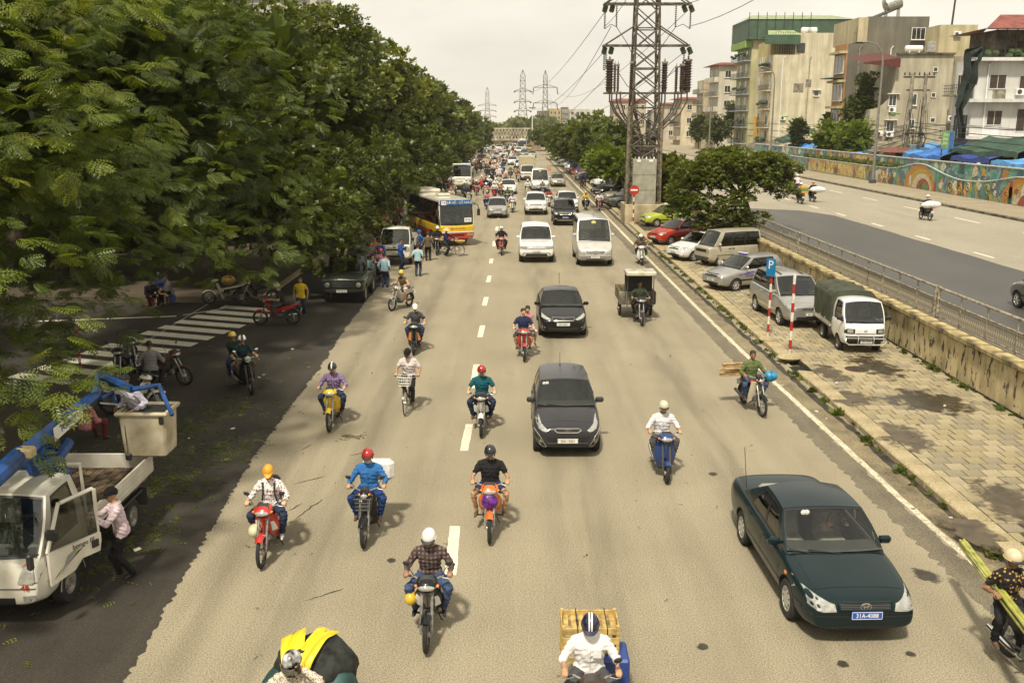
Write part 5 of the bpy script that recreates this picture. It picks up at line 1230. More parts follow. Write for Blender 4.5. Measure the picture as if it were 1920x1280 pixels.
def tank(t,c,r,L,horiz=True,m=TANK):
 b=B(); prof=[(0,-L/2-r*.35),(r*.6,-L/2-r*.25),(r,-L/2),(r,L/2),(r*.6,L/2+r*.25),(0,L/2+r*.35)]; b.lathe(prof,c=c,axis='x' if horiz else 'z',n=18)
 if horiz:
  for s in(-.3,.3): b.box((c[0]+s*L,c[1],c[2]-r*1.1),(.1,r*1.6,r*.8))
 else: b.box((c[0],c[1],c[2]-L/2-.25),(r*1.8,r*1.8,.3))
 b.build('water_tank',m,t)
tank(t,(W(1722,98).x,1.4,zt2+.75),.35,1.9,True,WHITEP); tank(t,(W(1763,90).x,2.5,zt2+.95),.55,1.1,False)
b=B(); b.box((W(1800,98).x,4,zt2/2),(2.9,7,zt2-.4)); b.build('annex_wall',stucco('grey beige',(.33,.29,.21),.4),t,0)
b=B(); b.box((W(1806,70).x+1.2,6,zt2+1.8),(4.6,4,3.8)); b.build('rooftop_room',stucco('cream',(.52,.45,.28),.3),t,0); aircon(t,V((W(1806,70).x+1.0,4,zt2+2.6)),'y')
b=B(); b.cyl((W(1812,60).x,4.4,zt2),(W(1818,60).x,4.4,zt2+9.5),.13,.1); b.build('mast',IRON,t)
# tall grey house with the tank on top
t,W,Fx,I=house('tall bare grey house with a steel water tank on its roof',1582,1690,82,stucco('grey',(.165,.152,.120),.25),1561,x1=None)
gm=stucco('grey',(.165,.152,.120),.25); xa,xb=W(1628,60).x,W(1742,60).x; zt2=W(1628,31).z
b=B(); b.box(((xa+xb)/2,5.1,zt2/2),(xb-xa,9.8,zt2)); b.build('upper_wall',gm,t,0)
b=B(); b.box((xa-.62,5,zt2-1.6),(1.2,9.6,3.0)); b.build('parapet',stucco('cream',(.52,.45,.28),.3),t,0); b=B(); b.box((xa-.15,5,zt2-4.6),(.3,9.4,3.2)); b.build('front_room',stucco('cream',(.52,.45,.28),.3),t,0)
for k in range(3): window(t,(xa-.31,1.4+k*2.2,zt2-4.8),1.1,2.0,'x')
win_px(t,W,1711,53,1733,74,bars_=2)
b=B(); b.box((xb+.8,4,zt2-2.4),(1.8,6,.12)); b.build('canopy',CONC,t,0)
x0=W(1690,20).x; z=zt2
b=B(); c=V((x0,3,z+1.9)); d=V((.85,.0,.35)).normalized(); b.tube([c-d*1.25,c-d*1.0,c+d*.9,c+d*1.15],[.3,.95,.95,.3],16)
for s in(-.8,.8): b.box((x0+s,3,z+.6),(.12,.9,1.4))
b.build('water_tank',TANK,t); b=B(); b.cyl((x0-2.6,3,z+.1),(x0-.6,3,z+.9),.16,n=10); b.cyl((x0-2.4,2.4,z+.1),(x0-.4,2.4,z+.9),.16,n=10); b.build('solar_heater',DGREY,t)
om=stucco('orange',(.42,.22,.08),.2); b=B(); b.box((-.11,I['d']/2,I['h']/2),(.2,I['d'],I['h'])); b.build('orange_front',om,t,0)
for py0,py1 in((104,136),(158,188),(207,229)):
 zc=(W(1575,py0).z+W(1575,py1).z)/2; hh=abs(W(1575,py0).z-W(1575,py1).z)
 for k in(.22,.5,.78): window(t,(-.22,I['d']*k,zc),I['d']*.2,hh,'x',bars_=1)
 b=B(); b.box((-.5,I['d']/2,zc+hh/2+.4),(1.0,I['d']*1.02,.3)); b.build('ledge',stucco('cream',(.52,.45,.28),.3),t,0)
b=B(); b.box((-.9,I['d']*.5,W(1565,146).z),(2.2,I['d']*.9,.1)); b.build('awning',GREENW,t)
# big beige house
t,W,Fx,I=house('big blank beige house with a green awning on its roof terrace',1446,1580,103,stucco('pale beige',(.64,.575,.42),.32),1416)
bm2=stucco('pale beige',(.64,.575,.42),.32); xa=W(1492,80).x; zt2=W(1492,62).z
b=B(); b.box(((xa+I['w'])/2,I['d']/2,(I['h']+zt2)/2),(I['w']-xa,I['d']-.1,zt2-I['h'])); b.build('upper_wall',bm2,t,0)
b=B(); b.box((xa/2,I['d']/2+1.2,(I['h']+zt2)/2-.5),(xa-.02,I['d']-2.6,zt2-I['h']-1)); b.build('terrace_room',stucco('cream yellow',(.55,.47,.22),.2),t,0)
b=B()
for k in range(9): b.box((.1+k*(xa-.2)/8,.1,I['h']+1.8),(.07,.07,3.6))
for k in range(3): b.box((xa/2,.1,I['h']+.4+k*.5),(xa,.05,.05))
b.build('terrace_grille',IRON,t)
za=W(1446,80).z; b=B(); b.cbox((xa/2-.7,.8,za+1.0),(xa+2.2,3.4,.25),.02); b.box((xa/2-.7,-.9,za+.35),(xa+2.4,.08,1.4)); b.build('awning',GREENW,t,0); b=B(); b.poly([(-1.4,-.9,za+1.15),(xa+.6,-.9,za+1.15),(xa+.2,2.4,za+2.1),(-.6,2.4,za+2.1)]); b.build('awning_roof',ROOFG,t,0)
win_px(t,W,1496,82,1508,98,bars_=3,frame=IRON,sill=False)
for px in(1519,1529): tank(t,(W(px,56).x,2,zt2+.6),.45,1.5,True,WHITEP)
b=B(); b.box((-.06,I['d']/2,I['h']/2),(.1,I['d']*.98,I['h'])); b.build('cream_front',stucco('light cream',(.62,.55,.36),.2),t,0)
for k in range(5):
 z=I['h']*(.12+.18*k); balcony(t,-.1,.3,I['d']*.55,z,stucco('light cream',(.62,.55,.36),.2),depth=.9,plants=k%2==0)
 for q in(.2,.7): window(t,(-.12,I['d']*q,z+1.5),1.3,2.0,'x')
b=B(); b.box((-.25,I['d']*.78,I['h']*.3),(.3,I['d']*.2,I['h']*.22)); b.build('yellow_bay',stucco('bright yellow',(.62,.38,.05),.15),t,0)
# green-clad house behind it
t,W,Fx,I=house('tall house topped with dark green sheet cladding',1404,1582,75,stucco('lime cream',(.50,.47,.27),.3),1378)
zt2=W(1404,37).z; b=B(); b.box((I['w']/2-.6,I['d']/2-.4,(I['h']+zt2)/2),(I['w']+1.2,I['d']+1.2,zt2-I['h'])); b.build('green_cladding',GREENW,t,0)
b=B(); b.poly([(-1.4,-1.2,zt2+.02),(I['w']+.3,-1.2,zt2+.02),(I['w']-1,I['d']*.7,zt2+1.5),(1.5,I['d']*.7,zt2+1.5)]); b.poly([(-1.4,-1.2,zt2+.02),(1.5,I['d']*.7,zt2+1.5),(-1.4,I['d'],zt2)]); b.build('roof',ROOFG,t,0)
b=B()
for k in range(8): b.box((-1.0+k*I['w']*.09,-1.15,(I['h']+zt2)/2+.6),(.1,.1,zt2-I['h']+1.0))
b.build('sign_frame',IRON,t)
b=B(); b.box((-.6,I['d']/2,I['h']-.7),(1.4,I['d'],1.2)); b.build('lime_band',stucco('lime',(.26,.40,.10),.2),t,0)
for k in range(6):
 z=I['h']*(.10+.145*k); balcony(t,0,.3,I['d']-.3,z,stucco('pale blue',(.36,.42,.46),.2),depth=1.3,plants=k%2==1)
 for q in(.3,.7): window(t,(-.02,I['d']*q,z+1.4),1.5,1.9,'x')
CEM=mat('cement patch',(.26,.23,.17),.9,var=.3,vs=2); rh=random.Random(31)
def clutter(t,w,h,face='y',n=3,ac=2,z0=3.5,wins=0):
 for k in range(n):
  x=w*(k+.3+.4*rh.random())/n; b=B(); b.tube([(x,-.08,z0),(x+rh.uniform(-.1,.1),-.08,h*.96),(x+.3,-.08,h*.98)],.06,6); b.build('drain_pipe',rh.choice([IRON,WHITEP,CONC]),t)
 for k in range(ac): aircon(t,V((rh.uniform(.8,w-.8),0,rh.uniform(z0+1,h*.9))),'y')
 for k in range(2): b=B(); b.box((rh.uniform(1,w-1),-.004-.003*k,rh.uniform(z0+1,h*.85)),(rh.uniform(.6,1.8),.012,rh.uniform(.6,2.4))); b.build('cement_patch',CEM,t,0)
 for k in range(wins):
  z=rh.uniform(z0,h*.9); x=rh.uniform(.8,w-.8); window(t,(x,0,z),.7,.8,'y',bars_=0,hood=True)
 for k in range(2): x=rh.uniform(.5,w-.5); zt_=h; b=B(); b.cyl((x,.5,zt_-.1),(x,.5,zt_+rh.uniform(1.5,3)),.03,n=5); b.box((x,.5,zt_+1.4),(.9,.03,.03)); b.box((x,.5,zt_+1.15),(.6,.03,.03)); b.build('antenna',IRON,t)
 b=B(); [b.tube([(0,-.05,z0+k*1.1),(w*.5,-.12,z0+k*1.1-.3),(w,-.05,z0+k*1.1+rh.uniform(-.6,.6))],.022,4)for k in range(3)]; b.build('wall_cable',BLACK,t)
for o in list(COL.objects):
 if o.name.startswith('house')and 'far' not in o['label']:
  wb_=[q for q in o.children if q.name.startswith('wall')][0]; zs_=[v.co.z for v in wb_.data.vertices]; xs_=[v.co.x for v in wb_.data.vertices]; lb=o['label']
  clutter(o,max(xs_),max(zs_),'y',3 if 'big' in lb else 2,1 if 'white' in lb or 'big' in lb else 2,wins=1 if 'big' in lb else 2 if 'green' in lb else 0)
  # farther houses
def far_house(label,pxc,pxr,top,col,pxl,roof=None,floors=4,fcol=None,key=''):
 t,W,Fx,I=house(label,pxc,pxr,top,stucco('far '+key,col,.2),pxl)
 for k in range(floors):
  z=I['h']*(.12+.86*k/floors)
  if fcol: balcony(t,0,.2,I['d']-.2,z,stucco('far front '+key,fcol,.2),depth=1.1,solid=k%2==0,plants=k==1)
  n=max(1,int(I['d']/4))
  for q in range(n): window(t,(-.02,I['d']*(q+.5)/n,z+1.5),1.5,1.7,'x')
  if I['w']>5:
   for q in range(2): window(t,(I['w']*(.3+.4*q),-.0,z+1.5),1.1,1.3,'y')
 if roof: b=B(); b.box((I['w']/2-.5,I['d']/2,I['h']+.25),(I['w']+2,I['d']+1.6,.5),None,(.6,.8)); b.build('roof',roof,t,0)
 return t,I
far_house('white house with a red sheet roof beyond the green one',1346,1400,122,(.60,.56,.46),1328,ROOFR,5,(.62,.58,.48),'a')
far_house('narrow cream house with grey balconies far down the street',1318,1352,150,(.50,.42,.28),1306,None,5,(.36,.34,.30),'b')
far_house('distant pale house with two red roof bands behind the power tower',1278,1328,186,(.58,.50,.36),1264,ROOFR,3,(.5,.40,.3),'c')
far_house('distant buff house with a red roof beyond the power tower',1246,1290,196,(.50,.43,.34),1238,ROOFR,3,None,'d')
far_house('low distant grey house beside the buff one',1222,1252,206,(.36,.33,.28),1214,None,2,None,'e')
# blocks at the end of the road
def block(label,px0,px1,top,base,y,col,key,floors=4,roof=None,cols=5):
 a,c=S(px0,base,y),S(px1,top,y); t=thing('apartment_building',label,'building',(a.x,y,0)); w,h=c.x-a.x,c.z; b=B(); b.box((w/2,6,h/2),(w,12,h)); b.build('wall',stucco('block '+key,col,.2),t,0)
 for r_ in range(floors):
  for k in range(cols): window(t,(w*(k+.5)/cols,0,h*(.45+.5*(r_+.5)/floors)),w/cols*.5,h*.5/floors*.55,'y',sill=False)
 if roof: b=B(); b.box((w/2,6,h+.4),(w+1.5,13,.8),None,(.7,.7)); b.build('roof',roof,t,0)
block('yellow apartment block far off behind the second lattice tower',1030,1052,204,240,420,(.50,.38,.16),'y',3,None,3); block('dark brown block left of the far yellow one',1008,1030,208,240,428,(.20,.15,.12),'z',3,None,3)
block('grey block just right of the far yellow one',1053,1066,201,240,432,(.19,.17,.14),'w',3); block('white flat roofed block right of the far yellow and grey blocks',1068,1108,205,240,410,(.56,.53,.46),'x',3,None,4); block('buff low block behind the power tower legs',1150,1212,190,240,300,(.46,.39,.31),'v',3,ROOFR)
# building tops that peek over the trees on the left
t=thing('tower_block','cream tower block peeking over the trees at the top left','building',(-46,95,0)); b=B(); b.box((0,0,13),(12,12,26)); b.build('wall',stucco('tower cream',(.62,.54,.40),.1),t,0)
t=thing('tower_block','building with a red roof edge peeking above the left trees','building',(-30,128,0)); b=B(); b.box((0,0,11.8),(12,10,23.6)); b.build('wall',stucco('tower white',(.58,.55,.50),.1),t,0); b=B(); b.box((0,-5.1,23.2),(10,.8,1.5)); b.build('roof_edge',ROOFR,t,0); b=B(); [b.box((k*.9-4.5,-5.3,21.9),(.08,.08,1.0))for k in range(11)]; b.build('balustrade',IRON,t)
# row of shops behind the left trees, their shade put into the dark wall colours
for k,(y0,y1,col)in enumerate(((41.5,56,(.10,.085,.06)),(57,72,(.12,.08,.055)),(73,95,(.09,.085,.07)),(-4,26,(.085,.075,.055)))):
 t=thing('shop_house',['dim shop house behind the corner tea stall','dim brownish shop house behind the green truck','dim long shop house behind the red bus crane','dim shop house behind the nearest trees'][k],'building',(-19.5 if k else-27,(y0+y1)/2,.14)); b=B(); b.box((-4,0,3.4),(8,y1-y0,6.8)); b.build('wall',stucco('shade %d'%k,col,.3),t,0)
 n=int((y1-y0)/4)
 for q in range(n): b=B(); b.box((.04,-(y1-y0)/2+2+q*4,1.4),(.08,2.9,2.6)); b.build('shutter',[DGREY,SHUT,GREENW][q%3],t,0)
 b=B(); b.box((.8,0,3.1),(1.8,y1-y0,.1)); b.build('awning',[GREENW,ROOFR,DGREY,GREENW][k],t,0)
 # ------------------------------------------------------------------ market stalls between wall and houses
TARP=mat('blue tarpaulin',(.03,.16,.52),.5,var=.2,vs=1.5); TARPL=mat('light blue tarpaulin',(.09,.30,.62),.5,var=.2,vs=1.5); TARPD=mat('deep blue tarpaulin',(.02,.05,.26),.6,var=.2); TARPG=mat('green tarpaulin',(.035,.085,.055),.7,var=.25,vs=1); TIN=mat('weathered tin',(.22,.19,.12),.6,.3,var=.35,vs=1)
def stall(label,px0,px1,py0,py1,m,x=40.0,tilt=.6,name='market_stall',sag=.25):
 a,c=XP(px1,(py0+py1)/2,x),XP(px0,(py0+py1)/2,x); y0,y1=a.y,c.y; z1=XP((px0+px1)/2,py0,x).z; z0=XP((px0+px1)/2,py1,x).z; ym=(y0+y1)/2
 t=thing(name,label,'stall',(x,ym,HZ)); hz=z0-HZ; d=y1-y0
 b=B(); b.patch(lambda s,q: V((lerp(-1.0,2.6,q),(s-.5)*d,hz+(z1-z0)*q+tilt*0-sag*math.sin(s*PI)*math.sin(q*PI)+.12*math.sin(s*9+q*4))),12,5); b.patch(lambda s,q: V((-1.0-.06*q,(s-.5)*d,hz+.12*math.sin(s*9)-.45*q+.05*math.sin(s*31))),16,1,flip=True); b.build('canopy',m,t,60)
 for yy in(-.46,.46): b=B(); b.cyl((-.95,yy*d,0),(-.95,yy*d,hz-.05),.05); b.build('post',BAMBOO,t)
 b=B(); b.box((2.2,0,hz*.5),(.2,d,hz)); b.build('back_wall',mat('dark stall inside',(.04,.034,.028),.9,var=.4),t,0)
 b=B(); b.box((.6,0,.45),(1.0,d*.8,.9)); b.build('counter',mat('stall goods',(.12,.085,.05),.9,var=.6,vs=3),t,0); return t
stall('deep blue sagging tarpaulin stall below the beige house',1724,1786,270,292,TARP); stall('light blue tilted tarpaulin stall beside the orange kiosk',1700,1762,268,288,TARPL,41.2)
stall('blue tarpaulin stall at the far left of the market',1455,1492,270,280,TARP); stall('light blue tarpaulin stall next to the leftmost blue one',1490,1522,270,282,TARPL,39.4); stall('small blue tarpaulin stall under the vine covered shrubs',1592,1634,279,289,TARPL,39.4)
stall('wide dark green roofed stall under the white house',1800,1935,258,283,TARPG,41.5); stall('bright blue tarpaulin stall at the right edge of the market',1882,1990,296,306,TARPL,39.2); stall('dark blue draped stall right of the green signboard',1806,1880,280,296,TARPD,40.4); stall('weathered tin roofed stall behind the lamp post',1634,1700,268,286,TIN,41); stall('dark green tarpaulin stall below the big beige house',1465,1502,242,262,TARPG,42); stall('dull tin roofed stall at the far end of the wall',1400,1456,262,276,TIN,41)
p=XP(1688,272,40.5); t=thing('kiosk','orange fronted kiosk with a tiled roof below the beige house','kiosk',(40.5,p.y,HZ)); b=B(); b.box((0,0,1.2),(2,2.4,2.4)); b.build('wall',mat('kiosk inside',(.12,.08,.05),.8),t); b=B(); b.box((-1.05,0,2.7),(.2,2.7,.6)); b.build('orange_board',mat('orange board',(.52,.19,.02),.5),t); b=B(); b.box((0,0,3.2),(3.4,3.6,.5),None,(.5,.6)); b.build('roof',mat('brown tile roof',(.16,.06,.04),.8),t)
p=XP(1777,262,39.6); t=thing('signboard','tall green and blue signboard standing above the market stalls','sign',(39.6,p.y,HZ)); zt_=XP(1777,246,39.6).z-HZ; zb_=XP(1777,280,39.6).z-HZ; wdt=abs(S(1788,260,p.y).x-S(1765,260,p.y).x)
b=B(); b.cbox((0,0,(zt_+zb_)/2),(wdt,.12,zt_-zb_),.02); b.build('board',mat('sign green',(.16,.30,.12),.5,var=.2),t); b=B(); b.box((wdt*.28,-.066,(zt_+zb_)/2),(wdt*.36,.006,(zt_-zb_)*.96)); b.build('blue_panel',mat('sign blue',(.04,.12,.34),.5),t)
for k,(z,w)in enumerate(((.78,.4),(.55,.36),(.32,.42))): b=B(); [b.box((-wdt*.22+(q-2)*wdt*.075,-.066,lerp(zb_,zt_,z)+.05*(q%2)),(wdt*.05,.006,.22))for q in range(5)]; b.build('sign_lettering',mat('sign pale lettering',(.45,.55,.30),.5),t)
b=B(); b.cyl((-wdt*.4,.05,0),(-wdt*.4,.05,zb_+.1),.05); b.cyl((wdt*.4,.05,0),(wdt*.4,.05,zb_+.1),.05); b.build('post',IRON,t)
# ------------------------------------------------------------------ lamp posts, utility pole
LAMPG=mat('street lamp grey',(.24,.22,.18),.5,.3,var=.15)
def lamp(label,px,py,toppy,x=36.2,double=True):
 p=XP(px,py,x); z0=UZ+.15; h=XP(px,toppy,x).z-z0; t=thing('street_lamp',label,'street lamp',(x,p.y,z0),0,'street lamps along the mosaic wall')
 b=B(); b.tube([(0,0,0),(0,0,h*.5),(0,0,h*.86),(-.15,0,h*.93),(-.7,0,h*.985),(-1.5,0,h)],[.16,.12,.09,.08,.065,.055],10); b.build('pole',LAMPG,t); b=B(); b.cbox((0,0,.18),(.6,.6,.36),.05); b.build('base',DGREY,t)
 b=B(); b.ell((-1.85,0,h),(.48,.17,.10),12,6,Euler((0,.08,0))); b.build('lamp_head',LAMPG,t)
 if double:
  b=B(); b.tube([(0,0,h*.44),(1.1,0,h*.485)],.035,6); b.build('arm',LAMPG,t); b=B(); b.cbox((1.7,0,h*.50),(.95,.2,.14),.05); b.build('lower_lamp_head',mat('green lamp',(.06,.32,.05),.4),t)
lamp('tall street lamp before the ivy covered houses',1636,342,84); lamp('tall street lamp in front of the big beige house',1445,277,128); lamp('street lamp farthest down the mosaic wall',1330,262,168,36.2,False)
p=XP(1712,270,41.6); t=thing('utility_pole','twin concrete utility pole loaded with wires and boxes','pole',(41.6,p.y,HZ)); h=XP(1712,140,41.6).z-HZ
for x in(-.75,.75): b=B(); b.tube([(x,0,0),(x*.9,0,h)],[.24,.17],10); b.build('pole',CONC,t)
b=B(); b.cbox((0,0,h*.97),(3.2,.16,.16),.02); b.cbox((0,0,h*.85),(2.4,.14,.14),.02); b.cbox((0,0,h*.45),(2.2,.6,.12),.02); b.build('cross_arm',IRON,t)
for k in range(7): b=B(); b.lathe([(.05,0),(.11,.05),(.05,.1),(.11,.15),(.05,.2),(.09,.25),(.03,.32)],c=(-1.5+k*.5,0,h*.985),n=8); b.build('insulator',mat('brown insulator',(.08,.045,.03),.3),t)
b=B(); b.cbox((-.1,-.5,h*.28),(1.1,.8,1.5),.08); b.build('transformer',mat('transformer grey',(.16,.19,.19),.5),t)
b=B()
for k in range(14): x=random.uniform(-1.1,1.1); b.tube([(x,-.3,h*random.uniform(.45,.9)),(x+random.uniform(-.6,.6),-.45,h*.4),(x*.5,-.35,h*random.uniform(.1,.3))],.03,4)
b.build('cable_bundle',BLACK,t)
def wire(label,a,c,sag,r=.02,name='overhead_wire',n=14,group='overhead wires of the market street'):
 b=B(); a,c=V(a),V(c); b.tube([a.lerp(c,k/n)-V((0,0,sag*4*(k/n)*(1-k/n)))for k in range(n+1)],r,4); b.build(name,BLACK,None,label=label,cat='wire',group=group)
uy=p.y; zz=HZ+h*.55
for k in range(6):
 dz=-k*.45; od=['topmost','second highest','third highest','third lowest','second lowest','lowest'][k]; wire(od+' black street wire from the twin utility pole past the white house',(41.6,uy,zz+dz),(40.5,22,zz+dz+1.2-k*.2),1.1+.1*k,.035); wire(od+' black street wire from the twin utility pole to the left',(41.6,uy,zz+dz),(41.2,uy+48,zz+dz-.3*k),1.3+.2*k,.035)
 # ------------------------------------------------------------------ lattice power towers
PYL=mat('rusty galvanised steel',(.15,.12,.082),.75,.3,var=.35,vs=3); INS=mat('brown glazed insulator',(.05,.032,.022),.3,var=.2); INSG=mat('green glass insulator',(.12,.16,.10),.2,var=.2)
def lattice(b,z0,z1,w0,w1,n,r,rb=None):
 rb=rb or r*.55
 for sx in(-1,1):
  for sy in(-1,1): b.box(((sx*w0+sx*w1)/2,(sy*w0+sy*w1)/2,(z0+z1)/2),(r*2,r*2,0.001))if False else b.tube([(sx*w0,sy*w0,z0),(sx*w1,sy*w1,z1)],r,4)
 for k in range(n):
  za,zb_=lerp(z0,z1,k/n),lerp(z0,z1,(k+1)/n); wa,wb_=lerp(w0,w1,k/n),lerp(w0,w1,(k+1)/n)
  for f in range(4):
   c,s=math.cos(f*PI/2),math.sin(f*PI/2); P=lambda u,w,z: (c*u*w-s*-w,s*u*w+c*-w,z)
   b.tube([P(-1,wa,za),P(1,wb_,zb_)],rb,4); b.tube([P(1,wa,za),P(-1,wb_,zb_)],rb,4)
   if k%2==0: b.tube([P(-1,wa,za),P(1,wa,za)],rb,4)
def far_tower(label,px,toppy,y,w,arms,basez=0,arm_w=4.0,hang=False):
 a=S(px,225,y); t=thing('lattice_tower',label,'power tower',(a.x,y,basez)); h=S(px,toppy,y).z-basez; b=B(); lattice(b,0,h*.55,w,w*.42,6,.10); lattice(b,h*.55,h*.92,w*.42,w*.34,5,.09); b.tube([(0,0,h*.92),(0,0,h)],.1,4)
 for sx in(-1,1): b.tube([(sx*w*.34,0,h*.92),(0,0,h)],.09,4)
 b.build('tower_frame',PYL,t,0)
 for z in arms:
  b=B()
  for s in(-1,1): b.tube([(0,0,z*h),(s*arm_w,0,z*h)],.10,4); b.tube([(0,0,(z+.045)*h),(s*arm_w,0,z*h)],.08,4)
  b.build('cross_arm',PYL,t,0)
  for s in(-1,1):
   b=B(); n=6
   if hang: b.tube([(s*arm_w,0,z*h),(s*(arm_w+.35),0,z*h-2.6)],.16,5)
   else: b.ell((s*(arm_w-.1),-.8,z*h-.3),(.4,1.3,.3),8,5)
   b.build('insulator',INS,t)
 return t,h
far_tower('tallest far lattice tower straight above the road',980,131,385,2.7,(.70,.55,.42),0,3.3); far_tower('far lattice tower with hanging insulators before the yellow block',1022,132,372,2.0,(.76,.54,.33),0,4.4,True); far_tower('smallest farthest lattice tower beside the left trees',914,164,560,2.6,(.62,.50,.38),0,5.0)
tb=G(1203,420); TXc,TYc=tb.x+.1,tb.y+1.4
pw=thing('power_tower','rusty lattice power tower carrying cables and ceramic bushings above the parked cars','power tower',(TXc,TYc,0))
def TZ(py): return S(1203,py,TYc).z
ppm=1/(S(1204,200,TYc).x-S(1203,200,TYc).x)
hw_=24/ppm
zt0=TZ(385); b=B(); lattice(b,.1,24,1.18,.62,17,.085,.045); b.build('tower_frame',PYL,pw,0)
for py,half in((8,80),(86,80),(175,76)):
 z=TZ(py); L_=half/ppm; b=B()
 for dy in(-.5,.5): b.cbox((0,dy*.9,z),(2*L_,.09,.12),.01)
 for s in(-1,1):
  b.cbox((s*(L_-.1),0,z),(.09,1.1,.1),.01)
  if py!=175: b.tube([(s*.7,-.45,z+1.5),(s*L_*.95,-.45,z+.05)],.05,4); b.tube([(s*.7,.45,z+1.5),(s*L_*.95,.45,z+.05)],.05,4)
 b.build('cross_arm',PYL,pw,0)
def ins_string(parent,p,L_,r=.11,m=INS,name='insulator_string',d=(0,0,-1)):
 b=B(); d=V(d).normalized(); p=V(p); n=max(4,int(L_/.13)); pts,rs=[p],[.02]
 for k in range(n):
  q=p+d*(L_*(k+.5)/n); pts+=[q-d*.03,q,q+d*.03]; rs+=[.03,r,.03]
 pts.append(p+d*L_); rs.append(.02); b.tube(pts,rs,8); b.build(name,m,parent)
for py in(8,86):
 z=TZ(py)-.08; L_=78/ppm
 for s in(-1,1):
  ins_string(pw,(s*L_,-.5,z),1.7); ins_string(pw,(s*L_*.70 if py<20 else s*L_*.93,.3,z),1.5)
  for k in(0,1): ins_string(pw,(s*(L_-.05-k*.5),-.6,z-.1),.55,.2,INSG,'glass_insulator',(s*.25,-.55,-.85))
 b=B()
 for s in(-1,1): b.tube([(s*L_,-.5,z-1.7),(s*L_*.85,-.3,z-1.35),(s*L_*.70,.2,z-1.5),(s*L_*.4,.3,z-2.8),(s*.9,.2,z-3.6 if py<20 else z-3)],.025,5)
 b.build('jumper_cable',BLACK,pw)
for px,w,hh in((1136,.30,48),(1146,.10,40),(1152,.10,40),(1179,.24,44),(1238,.24,44),(1260,.12,36),(1271,.22,40),(1281,.30,48)):
 w*=1.35; x=(px-1203)/ppm; z0=TZ(166); h=hh/ppm; b=B(); n=10; prof=[(w*.5,-.3),(w*.62,-.05),(w*.62,0)]
 for k in range(n): prof+=[(w*.55,h*k/n),(w*.85,h*(k+.3)/n),(w*.55,h*(k+.6)/n)]
 prof+=[(w*.62,h),(w*.62,h+.12),(w*.15,h+.16),(w*.12,h+.34),(0,h+.34)]; b.lathe(prof,c=(x,-.35,z0),n=12); b.build('bushing',mat('brown ceramic bushing',(.075,.048,.035),.35,var=.2),pw)
 b=B(); b.lathe([(w*.75,h),(w*.75,h+.14),(0,h+.16)],c=(x,-.35,z0),n=12); b.build('bushing_cap',CONC,pw)
rc=random.Random(5)
for k,px in enumerate((1137,1141,1150,1157,1180,1184,1234,1240,1258,1264,1270,1281)):
 x=(px-1203)/ppm; s=1 if x>0 else-1; xb_=(-.55+1.1*k/11); b=B(); b.tube([(x,-.4,TZ(172)),(x,-.45,TZ(190)),(x*.85,-.5,TZ(212)),(x*.45+s*.05,-.6,TZ(240)),(lerp(x*.3,xb_,.6),-.72,TZ(264)),(xb_,-.78,TZ(296))],.062,6); b.build('power_cable',mat('cable sheath',(.055,.043,.034),.6,var=.2),pw)
b=B(); b.cbox((0,.1,TZ(255)),(2.5,.1,.08),.01); b.cbox((0,-.9,TZ(255)),(2.5,.1,.08),.01); b.build('cable_bracket',PYL,pw)
for s in(-1,1): b=B(); b.tube([(s*1.25,-.95,.1),(s*1.2,-.95,TZ(200))],.13,8); b.build('cable_riser',mat('cable riser',(.20,.165,.11),.7,var=.3),pw)
b=B(); zc0,zc1=TZ(382),TZ(297); b.cbox((0,-1.25,(zc0+zc1)/2),(44/ppm,.55,zc1-zc0),.03); cb_=b.build('junction_cabinet',mat('cabinet grey',(.34,.32,.25),.5,.1,var=.12,vs=2),pw)
b=B(); [b.box((0,-1.53,lerp(zc0,zc1,q)),(43/ppm,.012,.02))for q in(.33,.66)]; b.build('cabinet_seam',DGREY,pw)
for s in(-1,1): b=B(); b.box((s*.45,-1.535,zc1-.12),(.28,.012,.16)); b.build('warning_plate',WHITEP,pw);
for k in range(6): b=B(); b.lathe([(.05,0),(.05,.12),(.02,.16)],c=(-.7+k*.28,-1.2,zc1),n=8); b.build('cable_gland',WHITEP if k%2 else STEEL,pw)
base_m=mat('mouldy concrete',(.50,.42,.26),.95,var=.35,vs=.9,col2=(.22,.17,.10),bump=.3)
b=B(); b.cbox((.15,-.1,.55+.1),(3.1,3.0,TZ(374)-.0-.1),.03); b.build('concrete_base',base_m,pw)
lz=TZ(70)
for k,(dx,z,tx,tz)in enumerate(((-3.0,TZ(20),974,150),(-3.0,TZ(95),974,172),(-2.6,TZ(50),1020,168),(3.0,TZ(20),1028,150),(3.0,TZ(95),1028,175),(-2.0,TZ(120),974,190),(2.8,TZ(120),1030,190))):
 q=S(tx,tz,378); wire('thin conductor slung from the power tower to the far lattice towers',(TXc+dx,TYc,z),q,5+k*.4,.028,'overhead_wire',20,'conductors between the power towers')
for s,dx in((-1,-3.1),(1,3.1),(1,2.6),(-1,-2.6)):
 for z in(TZ(10),): wire('thin conductor coming over the viewer to the power tower',(TXc+dx,TYc,z-(1.5 if abs(dx)>3 else 0)),(TXc+dx*1.2+(3 if s>0 else-1),-10,z+11),4,.022,'overhead_wire',18,'conductors over the near road')
